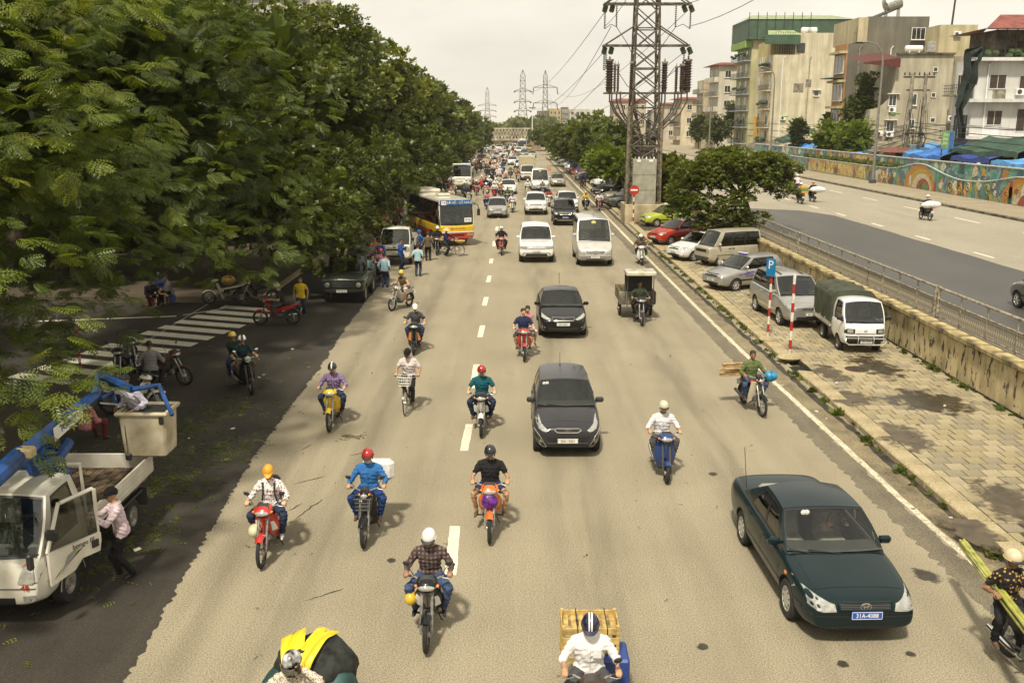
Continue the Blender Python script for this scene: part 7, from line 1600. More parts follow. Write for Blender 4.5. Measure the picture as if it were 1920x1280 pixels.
for x in(-.80,-.68): q=pi['front'](x,.86); s=B(); s.lathe([(.04,0),(.04,.004),(0,.004)],axis='y',n=14); s.build('inspection_sticker',WHITEP,pi['t'],loc=q+V((0,-.012,0)))
b=B(); b.tube([(0,0,0),(0,.12,.32)],.006,4); b.cbox((0,0,.0),(.05,.1,.03),.01); b.build('antenna',BLACK,pi['t'],loc=(-.05,1.1,1.50));
# black brown compact saloon
sp=spec_compact(); sp['front']=[('headlight',[(.42,.735),(.50,.70),(.78,.76),(.865,.86),(.84,.875),(.62,.80)],LENS,True),('grille',[(-.34,.69),(.34,.69),(.40,.775),(-.40,.775)],AIRTR,False),('lower_intake',[(-.55,.30),(.55,.30),(.50,.44),(-.50,.44)],AIRTR,False),('fog_lamp',[(.64,.42),(.76,.43),(.75,.49),(.65,.48)],LENS,True)]
sp['side']=[('door',p,BLACKP)for p in([(1.35,.32),(2.28,.32),(2.28,.90),(1.22,.90)],[(2.30,.32),(2.95,.32),(3.22,.60),(3.28,.92),(2.30,.92)])]; sp['handles']=[(2.12,.84),(3.1,.86)]
frt,fi=car(sp,BLACKP,'black brown saloon following behind the charcoal hatchback'); at_front(fi,1056,637,0)
emblem(fi,.735,'letters',.045); front_plate(fi,.56,'29A-05051','w',0,.47,.115); outline(fi,[(-.35,.685),(.35,.685),(.41,.78),(-.41,.78)],CHROME,.012); bars(fi,-.36,.36,(.72,.75),DGREY,.006)
b=B(); b.tube([(0,0,0),(0,.14,.4)],.008,4); b.build('antenna',BLACK,fi['t'],loc=(0,1.0,1.47))
# white luxury off-roader
sp=spec_suv(4.85,1.95,1.84); sp.update(fo=.86,wb=2.88,sq=.7,cf=.08,bl=.90,rw=.80,crown=.02); sp['top']=[(0,.95),(.05,1.02),(.3,1.07),(1.3,1.14),(2.4,1.17),(4.85,1.17)]; sp['gA']=1.55; sp['gB']=2.15; sp['gD']=4.55; sp['gE']=4.75
sp['front']=[('headlight',[(.50,.80),(.90,.82),(.90,.97),(.52,.97)],LENS,True),('grille',[(-.47,.78),(.47,.78),(.49,.96),(-.49,.96)],DGREY,False),('lower_intake',[(-.62,.40),(.62,.40),(.58,.53),(-.58,.53)],AIRTR,False),('fog_lamp',[(.66,.46),(.80,.47),(.80,.55),(.66,.54)],LENS,True),('skid_trim',[(-.74,.56),(.74,.56),(.74,.585),(-.74,.585)],AIRTR,False)]
sp['topd']=[('bonnet',[(-.78,.25),(.78,.25),(.74,1.40),(-.74,1.40)],WHITEPT)]
rov,ri=car(sp,WHITEPT,'white square off-roader with a wide slotted grille, left of the silver van'); at_front(ri,1006,494,0); bars(ri,-.47,.47,(.82,.86,.90,.94),CHROME,.012); front_plate(ri,.645,'29A-55888','w',0,.47,.115)
# silver minibus
sp=dict(L=5.3,W=1.96,H=2.42,wb=3.0,fo=1.0,wr=.335,zb=.28,top=[(0,.80),(.06,.92),(.3,1.02),(.95,1.28),(1.4,1.32),(5.3,1.32)],gA=.98,gB=1.72,gD=5.15,gE=5.25,rw=.83,bl=.93,bulge=.10,cf=.16,df=.7,cr=.05,sq=.6,sl=[0,.14,.16,.28,.31,.52,.55,.74,.77,.95,.97,1],pat='pt1t1t1t1tp',ww=.22,crown=.04,rb=.02,rcr=.05,rows=1,mz=.12)
sp['front']=[('headlight',[(.50,.70),(.62,.68),(.90,.74),(.92,.92),(.64,.88)],LENS,True),('grille',[(-.46,.72),(.46,.72),(.50,.86),(-.50,.86)],DGREY,False),('bumper',[(-.97,.34),(.97,.34),(.97,.60),(-.97,.60)],plastic('bumper grey',(.20,.19,.17)),False),('lower_intake',[(-.5,.36),(.5,.36),(.5,.46),(-.5,.46)],AIRTR,False)]
SILV2=paint('pale silver',(.56,.54,.49),.35,.35)
spv,si=car(sp,SILV2,'silver minibus with a star emblem, right of the white off-roader','minibus',name='minibus'); at_front(si,1116,501,0); emblem(si,.79,'star',.10); front_plate(si,.53,'29B-02017','w',0,.47,.115); bars(si,-.46,.46,(.75,.82),CHROME,.01)
q=si['front'](0,.82); s=B(); s.ell((0,0,0),(.13,.01,.09),14,8); s.build('windscreen_sticker',plastic('yellow sticker',(.62,.58,.2)),si['t'],loc=q+V((0,-.02,0)))
b=B(); b.tube([(0,0,0),(0,.06,.28)],.01,4); b.build('antenna',BLACK,si['t'],loc=si['roofp'](0,.04))
TRANSIT=paint('transit silver',(.60,.60,.57),.3,.35)
tr2=dup(spv,*place(1013,361,0,2.65),label='silver van in front of the beige saloon, behind the small motorbikes',swap={SILV2: TRANSIT})
# generic suv / saloon / hatch prototypes for the traffic behind
def lights(W,z0=.80,z1=.93): return[('headlight',[(.42*W,z0-.02),(.30*W,z0),(.32*W,z1-.02),(.485*W,z1)],LENS,True),('grille',[(-.24*W,z0-.01),(.24*W,z0-.01),(.26*W,z1-.03),(-.26*W,z1-.03)],AIRTR,False),('lower_intake',[(-.32*W,z0-.42),(.32*W,z0-.42),(.30*W,z0-.28),(-.30*W,z0-.28)],AIRTR,False),('fog_lamp',[(.34*W,z0-.36),(.42*W,z0-.35),(.42*W,z0-.28),(.34*W,z0-.29)],LENS,True)]
sp=spec_suv(4.75,1.88,1.70); sp.update(rw=.76,cf=.16); sp['front']=lights(1.88,.84,.97); sp['topd']=[('bonnet',[(-.72,.3),(.72,.3),(.68,1.15),(-.68,1.15)],WHITEPT)]
lex,li=car(sp,WHITEPT,'white sport utility car between the grey hatch and the black off-roader'); at_front(li,1005,404,0); front_plate(li,.62,'30A-22716'); emblem(li,.90,'oval',.06); bars(li,-.4,.4,(.86,.89),CHROME,.008)
ftr=dup(lex,*place(1065,401,0,2.38),label='white sport utility car partly hidden behind the black off-roader')
sp=spec_suv(4.7,1.82,1.80); sp['front']=lights(1.82,.86,1.0); sp['front'].append(('skid_trim',[(-.6,.40),(.6,.40),(.6,.46),(-.6,.46)],CHROME,False)); sp['topd']=[('bonnet',[(-.70,.3),(.70,.3),(.66,1.15),(-.66,1.15)],BLACKP)]
paj,pj=car(sp,BLACKP,'black off-roader with chrome headlights behind the silver minibus'); at_front(pj,1060,424,0); front_plate(pj,.63,'80A-00255','b'); emblem(pj,.93,'diamonds',.09); outline(pj,[(-.42,.84),(.42,.84),(.46,.99),(-.46,.99)],CHROME,.018)
b=B()
for s in(-.55,.55): b.tube([pj['roofp'](s,.1)+V((0,0,.03)),pj['roofp'](s,.5)+V((0,0,.06)),pj['roofp'](s,.9)+V((0,0,.03))],.022,6)
b.build('roof_rail',STEEL,pj['t'])
# parked silver people carrier
sp=dict(L=4.58,W=1.77,H=1.75,wb=2.75,fo=.82,wr=.325,zb=.25,top=[(0,.72),(.05,.82),(.3,.92),(1.05,1.10),(2.4,1.12),(4.4,1.15),(4.58,1.0)],gA=1.02,gB=1.80,gD=4.05,gE=4.48,rw=.775,bulge=.13,cf=.19,df=.8,sq=.15,sl=[0,.09,.11,.36,.39,.64,.67,.92,.95,1],pat='pt1t1t1tp',crown=.035)
sp['front']=[('headlight',[(.50,.70),(.60,.68),(.78,.76),(.83,.92),(.66,.90)],LENS,True),('grille',[(-.40,.70),(.40,.70),(.46,.80),(-.46,.80)],DGREY,False),('lower_intake',[(-.5,.34),(.5,.34),(.47,.47),(-.47,.47)],AIRTR,False),('fog_lamp',[(.62,.44),(.72,.44),(.72,.50),(.62,.50)],LENS,True)]
sp['side']=[('door',p,SILVER)for p in([(1.28,.36),(2.15,.36),(2.15,1.04),(1.18,1.04)],[(2.17,.36),(2.82,.36),(3.05,.70),(3.1,1.06),(2.17,1.06)])]+[('side_moulding',[(1.28,.50),(3.05,.50),(3.05,.56),(1.28,.56)],CHROME)]; sp['handles']=[(2.0,.95),(2.9,.97)]; sp['hmat']=CHROME; sp['topd']=[('bonnet',[(-.66,.3),(.66,.3),(.62,.98),(-.62,.98)],SILVER)]
inn,ii_=car(sp,SILVER,'silver people carrier parked beside the striped posts','car'); inn.location=(10.72,36.3,.13); inn.rotation_euler=(0,0,R(4)); front_plate(ii_,.56,'29A-46881','w',.1); emblem(ii_,.76,'ovals',.06); bars(ii_,-.42,.42,(.72,.745,.775),CHROME,.010)
b=B()
for s in(-.62,.62): b.tube([ii_['roofp'](s,.1)+V((0,0,.02)),ii_['roofp'](s,.5)+V((0,0,.05)),ii_['roofp'](s,.95)+V((0,0,.03))],.02,6)
b.build('roof_rail',DGREY,inn)
# hatchback taxi and the other parked hatches
sp=spec_hatch(); sp.update(L=3.85,W=1.665,wb=2.455,fo=.79,H=1.50,sl=[0,.09,.115,.44,.475,.76,.80,1.0],gA=1.05,gB=1.80,gD=3.35,gE=3.72); sp['top']=[(0,.66),(.06,.74),(.30,.82),(1.0,.98),(2.0,.98),(3.3,1.02),(3.7,1.0),(3.85,.85)]; sp['front']=lights(1.665,.68,.82); sp['side']=[('door',p,SILVER)for p in([(1.18,.32),(2.05,.32),(2.05,.92),(1.08,.92)],[(2.07,.32),(2.62,.32),(2.92,.64),(2.98,.94),(2.07,.94)])]+[('side_moulding',[(1.0,.46),(2.7,.46),(2.7,.53),(1.0,.53)],TRIM)]; sp['handles']=[(1.9,.85),(2.8,.88)]
hat,hi_=car(sp,SILVER,'silver hatchback on the road left of the white sport utility car'); at_front(hi_,932,410,0); front_plate(hi_,.5,'30V-9921'); emblem(hi_,.76,'oval',.05)
b=B(); b.cbox((0,0,.07),(.5,.16,.14),.03);
taxi=dup(hat,None,None,label='silver taxi hatchback with purple stripes parked near the blue parking sign'); g=G(1338,537,.13); a_=R(-62); fwv=V((math.sin(a_),-math.cos(a_),0)); rt=V((math.cos(a_),math.sin(a_),0)); taxi.location=g-fwv*(1.925-.79)+rt*-.0+V((-fwv.y*-.0,0,0));
side_l=V((fwv.y,-fwv.x,0)); taxi.location=taxi.location-side_l*(-.0); taxi.rotation_euler=(0,0,a_)
# the wheel seen is on the car's left; shift the middle away from it
lft=Matrix.Rotation(a_,3,'Z')@V((-.72,0,0)); taxi.location=taxi.location-lft
PURP=plastic('purple film',(.08,.06,.30),.4); YELF=plastic('yellow film',(.60,.50,.05),.4)
for s in(-1,1):
 def dec_t(nm,poly,m,off): bb=decal(hi_['bv'],[(hi_['y0']+d,z)for d,z in poly],'x',s,off=off,res=.12); bb.f and bb.build(nm,m,taxi,30)
 dec_t('purple_stripe',[(.9,.72),(2.0,.84),(2.9,.90),(3.6,.93),(3.6,.98),(2.9,.955),(2.0,.90),(.9,.75)],PURP,.013); dec_t('yellow_stripe',[(1.7,.72),(2.3,.86),(2.5,.90),(2.2,.80),(1.9,.72)],YELF,.016); dec_t('white_panel',[(2.2,.56),(2.75,.56),(2.75,.80),(2.2,.80)],WHITEP,.012)
 o=text('door_lettering','38.222.666',.17,PURP,taxi,(s*.855,-.32,.70),(R(90),0,R(90)*s),stretch=.9);
b.build('roof_sign',plastic('purple box',(.10,.08,.30)),taxi,loc=(0,-.1,1.50))
b=B(); b.cbox((0,0,.07),(.5,.17,.05),.01); b.build('roof_sign_band',WHITEP,taxi,loc=(0,-.1,1.53))
def park(proto,pnt0,px,py,th,pnt,label,L2,group=None,z=.13,wheelpx=False): loc,a=place(px,py,th,L2,z); return dup(proto,loc,a,label=label,group=group,swap={pnt0: pnt}if pnt0 is not pnt else None)
red=park(hat,SILVER,1224,459,-60,REDP,'red hatchback parked between the lime taxi and the white hatch',1.925); wht=park(hat,SILVER,1262,489,-60,WHITEPT,'white hatchback parked beside the beige microvan',1.925); lim=park(hat,SILVER,1204,424,-74,LIME,'lime green taxi hatchback parked by the power tower base',1.925)
for s in(-1,1): bb=decal(hi_['bv'],[(hi_['y0']+d,z)for d,z in[(2.1,.60),(3.3,.60),(3.5,.90),(2.3,.86)]],'x',s,off=.012,res=.12); bb.build('green_panel',plastic('taxi green',(.05,.24,.07)),lim,30); text('door_lettering','TAXI',.2,WHITEP,lim,(s*.86,-.1,.72),(R(90),0,R(90)*s))
b=B(); b.cbox((0,0,.06),(.45,.14,.12),.03); b.build('roof_sign',WHITEP,lim,loc=(0,-.1,1.50))
# traffic copies
sal=dup(frt,*place(953,365,0,2.24),label='white saloon among the motorbikes, left lane far back',swap={BLACKP: WHITEPT}); park(frt,BLACKP,1047,351,0,CHAMP,'beige saloon by the kerb right of the silver van',2.24,z=0)
park(frt,BLACKP,971,303,0,SILVER,'silver saloon behind the cream box truck',2.24,z=0); park(hat,SILVER,974,318,0,WHITEPT,'small white car peeking out left of the cream box truck',1.9,z=0); park(frt,BLACKP,983,294,0,GREYP,'grey saloon in the distant right lane',2.24,z=0); park(frt,BLACKP,972,288,0,WHITEPT,'distant white saloon ahead of the far bus',2.24,z=0); park(lex,WHITEPT,962,283,0,WHITEPT,'distant white sport utility car in the crowd',2.4,z=0); park(hat,SILVER,951,280,0,WHITEPT,'distant small white hatch at the edge of the motorbike crowd',1.9,z=0); park(lex,WHITEPT,966,276,0,SILVER,'farthest silver sport utility car near the bridge',2.4,z=0); park(hat,SILVER,992,283,0,YELF and paint('taxi yellow',(.55,.38,.03)),'distant yellow taxi by the far bus',1.9,z=0); park(hat,SILVER,914,284,0,WHITEPT,'distant white hatch on the left among motorbikes',1.9,z=0)
for px,py,m,pr,p0,bk_,lb in((941,296,WHITEPT,hat,SILVER,1.9,'white hatch in the middle of the far crowd'),(929,300,SILVER,frt,BLACKP,2.24,'silver saloon in the left half of the far crowd'),(961,310,WHITEPT,frt,BLACKP,2.24,'white saloon left of the small white car by the box truck'),(998,296,CHAMP,frt,BLACKP,2.24,'champagne saloon at the far right kerb'),(936,284,WHITEPT,lex,WHITEPT,2.4,'far white sport utility car left of the distant bus'),(903,296,GREYP,frt,BLACKP,2.24,'grey saloon at the far left of the crowd')): park(pr,p0,px,py,0,m,lb,bk_,z=0)
PK=[(1107,351,WHITEPT,hat,SILVER,'white hatchback parked under the bright green tree'),(1113,367,DKGREY,frt,BLACKP,'charcoal saloon parked second from the bright green tree'),(1121,373,BLACKP,lex,WHITEPT,'black sport utility car parked in the row left of the power tower'),(1130,379,CHAMP,frt,BLACKP,'champagne saloon parked left of the power tower'),(1136,389,GREYP,frt,BLACKP,'grey saloon parked nearest the power tower base')]
for px,py,m,pr,p0,lb in PK: park(pr,p0,px,py,-62,m,lb,2.24)
FAR=[(1047,309,WHITEPT,frt,BLACKP,'white saloon, farthest in the shaded parking row'),(1053,315,SILVER,frt,BLACKP,'silver saloon, second farthest in the shaded parking row'),(1059,320,WHITEPT,hat,SILVER,'white hatch, third farthest in the shaded parking row'),(1065,326,DKRED,frt,BLACKP,'dark red saloon in the shaded parking row'),(1071,331,REDP,hat,SILVER,'red hatch in the shaded parking row'),(1077,336,SILVER,hat,SILVER,'silver hatch beside the two dark uniformed men'),(1083,342,BLACKP,frt,BLACKP,'black saloon at the near end of the shaded parking row')]
for px,py,m,pr,p0,lb in FAR: park(pr,p0,px,py,-62,m,lb,2.24)
g=G(1905,577,UZ); up=dup(hat,(g.x+.80,g.y-1.1,UZ),R(180),label='grey green car on the upper road, cut by the right edge',swap={SILVER: GREYP})
# beige microvan
sp=dict(L=3.4,W=1.46,H=1.88,wb=1.9,fo=.75,wr=.28,zb=.24,top=[(0,.95),(.05,1.02),(.2,1.06),(.6,1.09),(3.4,1.09)],gA=.30,gB=.78,gD=3.25,gE=3.36,rw=.86,bl=.95,bulge=.08,cf=.10,df=.4,cr=.06,sq=.7,sl=[0,.10,.12,.33,.37,.63,.66,.95,.97,1],pat='pt1t1t1tp',ww=.16,wheel='cover',rows=1)
sp['front']=[('headlight',[(.46,.78),(.66,.78),(.66,.92),(.46,.92)],LENS,True),('grille',[(-.45,.78),(.45,.78),(.45,.92),(-.45,.92)],AIRTR,False),('bumper',[(-.72,.34),(.72,.34),(.72,.54),(-.72,.54)],DGREY,False)]; sp['side']=[('door',[(.62,.36),(1.40,.36),(1.40,1.03),(.50,1.03)],BEIGEV),('door',[(1.43,.36),(2.3,.36),(2.3,1.03),(1.43,1.03)],BEIGEV),('side_moulding',[(.5,.60),(3.3,.60),(3.3,.63),(.5,.63)],TRIM)]; sp['handles']=[(1.3,.95),(1.52,.95)]; sp['hmat']=BLACK
van,vi=car(sp,BEIGEV,'beige microvan parked between the white hatch and the silver taxi','van',name='parked_van'); g=G(1322,494,.13); a_=R(-66); van.rotation_euler=(0,0,a_); van.location=g-Matrix.Rotation(a_,3,'Z')@V((-.65,-.95,0))
# ------------------------------------------------------------------ trucks
def truck_bed(t,x,y0,y1,z,w,h,m,floor_m,wood=True,planks=True):
 b=B(); b.box((0,(y0+y1)/2,z),(w,y1-y0,.10)); b.build('bed_floor',floor_m,t)
 if planks:
  n=int(w/.16)
  for k in range(n): s=B(); s.cbox(((k+.5)*w/n-w/2,(y0+y1)/2,z+.06),(w/n-.012,y1-y0-.06,.03),.006); s.build('bed_plank',floor_m,t)
 for s in(-1,1):
  b=B(); b.cbox((s*w/2,(y0+y1)/2,z+h/2),(.045,y1-y0,h),.01)
  for q in(.25,.5,.75): b.box((s*(w/2+.026),(y0+y1)/2,z+h*q),(.012,y1-y0-.04,.03))
  b.build('side_board',m,t)
 b=B(); b.cbox((0,y1,z+h/2),(w,.045,h),.01); b.build('tail_board',m,t)
 b=B(); b.cbox((-.35,(y0+y1)/2-.3,z-.17),(.09,y1-y0+1.2,.16),.01); b.cbox((.35,(y0+y1)/2-.3,z-.17),(.09,y1-y0+1.2,.16),.01); b.build('chassis',BLACK,t)
CABSP=dict(L=1.75,W=1.72,H=1.97,wb=2.615,fo=.98,wr=.33,zb=.34,top=[(0,.98),(.04,1.08),(.14,1.14),(.5,1.17),(1.75,1.17)],gA=.20,gB=.74,gD=1.66,gE=1.72,rw=.83,bl=.955,bulge=.10,cf=.09,df=.5,cr=.02,dr=.2,sq=.65,ww=.19,wheel='truck',rows=1,sl=[0,.14,.17,.78,.82,1],pat='pt1tp',crown=.02,mz=.16,mirmat=BLACK)
def cab(sp,pnt,label,**kw):
 sp=dict(sp); return car(sp,pnt,label,'truck',name='truck',**kw)
 # cream lorry with the blue crane (near left)
sp=dict(CABSP); sp['front']=[('headlight',[(.52,.80),(.80,.78),(.84,.98),(.80,1.10),(.62,1.06)],LENS,True),('turn_signal',[(.60,1.055),(.80,1.09),(.80,1.17),(.66,1.14)],AMBER,True),('lower_intake',[(-.45,.44),(.45,.44),(.45,.56),(-.45,.56)],AIRTR,False),('fog_lamp',[(.58,.50),(.76,.51),(.76,.60),(.58,.59)],LENS,True),('bumper_line',[(-.84,.70),(.84,.70),(.84,.712),(-.84,.712)],DGREY,False)]
sp['side']=[('side_marker',[(.34,.92),(.46,.95),(.46,1.0),(.34,.97)],AMBER)]; sp['pat']='pt1tp'
bon,bi=cab(sp,OFFW,'cream flatbed lorry with a blue crane and an open door, cut by the left edge'); LX,LY=-7.98,13.98; bon.location=(LX,LY,0)
truck_bed(bon,0,1.0,3.72,.86,1.74,.36,OFFW,mat('worn bed planks',(.16,.11,.06),.9,var=.45,vs=5))
for s in(-1,1): b=B(); b.cbox((s*.70,2.72,.66),(.30,.95,.05),.01,None); b.build('mudguard',BLACK,bon); b=B(); b.cbox((s*.74,3.3,.50),(.30,.02,.36),.005); b.build('mud_flap',DGREY,bon)
b=B(); b.tube([(-.82,.90,.95),(-.80,.90,2.05),(.80,.90,2.05),(.82,.90,.95)],.035,7); b.tube([(-.78,.90,1.5),(.78,.90,1.5)],.025,6); b.build('headboard_frame',OFFW,bon)
h=front_hit(bi,.56,.76); text('fleet_number','48',.13,mat('red lettering',(.42,.02,.015),.5),bon,(.62,h.y-.012,.725),depth=.004)
b=B(); b.patch(lambda s,q: (lambda a: V((.875+.02*math.sin(PI*q),-.875+.98+.43*math.cos(a),.33+.43*math.sin(a)+.0)))(lerp(.1,PI-.1,s)),14,2); b.build('wheel_arch_trim',OFFW,bon,60)
def grab(b): return b
dr_=thing('door',None,None); dr_.parent=bon; dr_.location=(.865,-.60,0); dr_.rotation_euler=(0,0,R(30))
b=B(); out=[(.0,.62),(.42,.72),(.55,.86),(.88,.86),(.92,1.02),(.92,1.16),(0,1.16)]; b.prism(out,'x',-.03,.035); fr_=[(0,1.16),(.30,1.88),(.90,1.90),(.92,1.16)]
for p,q in zip(fr_,fr_[1:]): b.tube([(0,p[0],p[1]),(-.04,q[0],q[1])]if True else[],.032,6)
bpy.data.objects.remove(dr_); do=b.build('door',OFFW,bon,loc=(.875,-.60,0),rz=R(-30)); b=B(); b.quad((-.005,.05,1.17),(-.005,.89,1.17),(-.035,.88,1.87),(-.035,.31,1.86)); b.build('door_window',TINT,do); b=B(); b.cbox((.045,.80,1.02),(.02,.13,.13),.01); b.build('door_handle',BLACK,do)
for k,(c_,sh)in enumerate((('dark decal',(.03,.03,.05)),('green decal',(.40,.42,.10)),('grey decal',(.25,.24,.28)))):
 b=B(); b.prism([(.05+.06*k,.72+.02*k),(.12+.05*k,.76+.02*k),(.62-.05*k,1.06+.02*k),(.35-.02*k,.97+.02*k)],'x',.036,.038+.001*k); b.build('door_decal',plastic(c_,sh),do)
text('door_lettering','bongo III',.11,BLACK,do,(.038,.60,1.10),(R(90),0,R(90)),depth=.003)
b=B(); b.cbox((.36,-.50,1.32),(.09,.10,.26),.03); mo=b.build('wing_mirror',BLACK,do)
b=B(); b.box((0,-.02,1.08),(1.2,.9,.6)); b.build('cab_dark',TREADW,bon)if False else None
def cw(px,py,z): return G(px,py,z)-V((LX,LY,0))
crane=thing('crane','blue hydraulic crane mounted on the cream lorry, its boom folded over the cab','crane',(LX,LY,.95))
def cl(px,py,z): return G(px,py,z)-V((LX,LY,.95))
b=B(); b.cbox((0,1.12,.45),(.9,.5,.9),.06); b.lathe([(.28,.9),(.28,1.25),(.20,1.3)],c=(0,1.12,0),n=16); b.build('turret',BLUEP,crane)
p0,p1,p2=cl(-60,950,2.35),cl(10,880,2.42),cl(148,765,2.6); b=B(); b.tube([p0,p1,p2],[.13,.13,.11],4,flat=1.3); b.build('main_boom',BLUEP,crane,20)
d=(p2-p1).normalized(); sd=V((d.y,-d.x,0)).normalized(); b=B(); c0=p1.lerp(p2,.52)+sd*.125; c1_=p1.lerp(p2,.95)+sd*.12; up_=sd.cross(d)
b.quad(c0-up_*.12,c1_-up_*.10,c1_+up_*.10,c0+up_*.12); b.build('boom_sign',PLATEW,crane);
o=text('boom_lettering','POWER',.17,PLATEB,crane,c0.lerp(c1_,.5)+sd*.008,(0,0,0)); o.rotation_euler=Matrix((d,-up_ if up_.z<0 else up_,sd)).transposed().to_euler()if True else None
b=B(); b.tube([cl(-20,905,2.75),cl(40,852,2.8)],.14,10); b.build('hydraulic_cylinder',BLUEP,crane); b=B(); b.cbox(tuple(cl(48,848,2.85)),(.25,.2,.16),.03); b.build('control_box',mat('yellowed box',(.45,.36,.18),.6),crane); b=B(); b.tube([cl(100,870,2.0),cl(128,828,2.2)],.10,8); b.tube([cl(60,880,2.1),cl(110,862,2.05)],.12,6); b.build('lower_jack',BLUEP,crane)
k1,k2,k3,k4,k5=cl(178,742,2.55),cl(186,702,2.9),cl(248,730,2.75),cl(298,722,2.75),cl(323,778,2.3); b=B(); b.tube([p2,k1,k2],[.11,.10,.09],6); b.tube([k2,k3],[.085,.075],6); b.build('knuckle_arm',BLUEP,crane,25); b=B(); b.tube([k3,k4,k5],[.055,.05,.04],7); b.build('bucket_arm',BLUEP,crane,25); b=B(); b.tube([k1+V((.1,0,-.05)),cl(212,735,2.5),cl(216,752,2.4)],.045,6); b.build('hose',mat('crane blue hose',(.02,.07,.22),.5),crane)
bk=thing('crane_bucket','dirty white fibreglass crane bucket hanging behind the lorry bed','bucket',G(274,856,1.28)); bk.scale=(.94,.94,.94); BK=mat('dirty fibreglass',(.52,.46,.33),.75,var=.3,vs=2.5,col2=(.30,.25,.15))
b=B(); b.cbox((0,.30,.46),(.86,.66,.92),.04,None,(1.10,1.12)); b.build('shell',BK,bk); b=B(); b.tube([(-.5,-.08,.93),(.5,-.08,.93),(.5,.68,.93),(-.5,.68,.93)],.05,6,closed=True); b.build('rim',BK,bk); b=B(); b.box((0,.3,.925),(.80,.62,.01)); b.build('inside',TREADW,bk); b=B(); b.cbox((.40,-.07,.80),(.10,.03,.16),.01); b.build('label_plate',BLACK,bk); b=B(); b.tube([(-.36,-.05,.92),(-.34,-.07,.1)],.008,5); b.cbox((-.33,-.06,.02),(.12,.08,.14),.02); b.build('hook_line',BLACK,bk)
# small white lorry with the green canopy
sp=dict(CABSP); sp.update(W=1.40,H=1.72,L=1.50,wb=1.80,fo=.72,wr=.265,ww=.155,zb=.28,top=[(0,.92),(.04,.99),(.12,1.03),(.4,1.05),(1.5,1.05)],gA=.16,gB=.52,gD=1.40,gE=1.46,rw=.86,bulge=.06,mz=.05); sp['front']=[('grille',[(-.66,.70),(-.34,.70),(-.34,.86),(-.66,.86)],BLACK,True),('headlight',[(.40,.73),(.58,.73),(.58,.84),(.40,.84)],LENS,True),('bumper',[(-.70,.36),(.70,.36),(.70,.62),(-.70,.62)],BLACK,False),('panel_line',[(-.32,.70),(.32,.70),(.32,.712),(-.32,.712)],DGREY,False)]
suz,szi=cab(sp,WHITEPT,'small white lorry with a dark green canvas canopy parked by the yellow wall'); sx,sy=11.55,30.9; suz.location=(sx,sy,.13); suz.rotation_euler=(0,0,R(-2)); front_plate(szi,.44,'29C-137.44','w',.05,.40,.13); emblem(szi,.80,'oval',.04)
truck_bed(suz,0,.76,2.75,.62,1.40,.28,OFFW,DGREY,planks=False)
b=B()
for s in(-1,1):
 b.tube([(s*.25,-.80,.62),(s*.25,-.86,.52),(s*.25,-.84,.34)],.022,6)
b.tube([(-.62,-.80,.56),(-.68,-.83,.46),(-.55,-.85,.36),(.55,-.85,.36),(.68,-.83,.46),(.62,-.80,.56)],.024,6,closed=True); b.build('bull_bar',CHROME,suz)
CAN=mat('green canvas',(.045,.052,.028),.8,var=.2,vs=3,bump=.4,bs=9); cn=B()
def can(u,v):
 pr=[(-.74,.80),(-.75,1.3),(-.72,1.68),(-.60,1.85),(0,1.93),(.60,1.85),(.72,1.68),(.75,1.3),(.74,.80)]; f=u*8; i=min(7,int(f)); p,q=pr[i],pr[i+1]; t=f-i; x,z=lerp(p[0],q[0],t),lerp(p[1],q[1],t); y=lerp(.70,2.80,v); fo=.022*math.sin(v*17+u*9)+.015*math.sin(v*31-u*14); s_=.07*math.sin(PI*((v*2)%1))if .3<u<.7 else 0
 return V((x*(1+fo),y,z+fo*.6-s_))
cn.patch(can,32,26,flip=True)
for yv in(0,1):
 cn.patch(lambda u,v,yv=yv: (lambda p: V((p.x*(1-.0)if v==0 else lerp(p.x,p.x*.3,v),p.y+(-.03 if yv==0 else .03)*math.sin(PI*v),lerp(p.z,.95 if abs(p.x)<.9 else p.z,v))))(can(u,yv)),32,6,flip=yv==1)
cn.build('canopy',CAN,suz,50)
# second lorry (white cab, left roadside)
sp=dict(CABSP); sp['front']=[('headlight',[(.52,.80),(.80,.78),(.84,.98),(.80,1.10),(.62,1.06)],LENS,True),('grille',[(-.48,.84),(.48,.84),(.48,.92),(-.48,.92)],AIRTR,False),('lower_intake',[(-.5,.44),(.5,.44),(.5,.58),(-.5,.58)],AIRTR,False)]
kia,ki=cab(sp,OFFW,'white flatbed lorry parked under the trees among the standing people'); loc,_=place(741,499,0,.875); kia.location=loc; front_plate(ki,.66,'29C-05846','w',0,.44,.12); emblem(ki,1.02,'oval',.06)
truck_bed(kia,0,1.0,4.0,.86,1.78,.40,OFFW,DGREY,planks=False); text('cab_lettering','K3000S',.11,DGREY,kia,(0,ki['y0']+.02,1.13),(R(60),0,0))
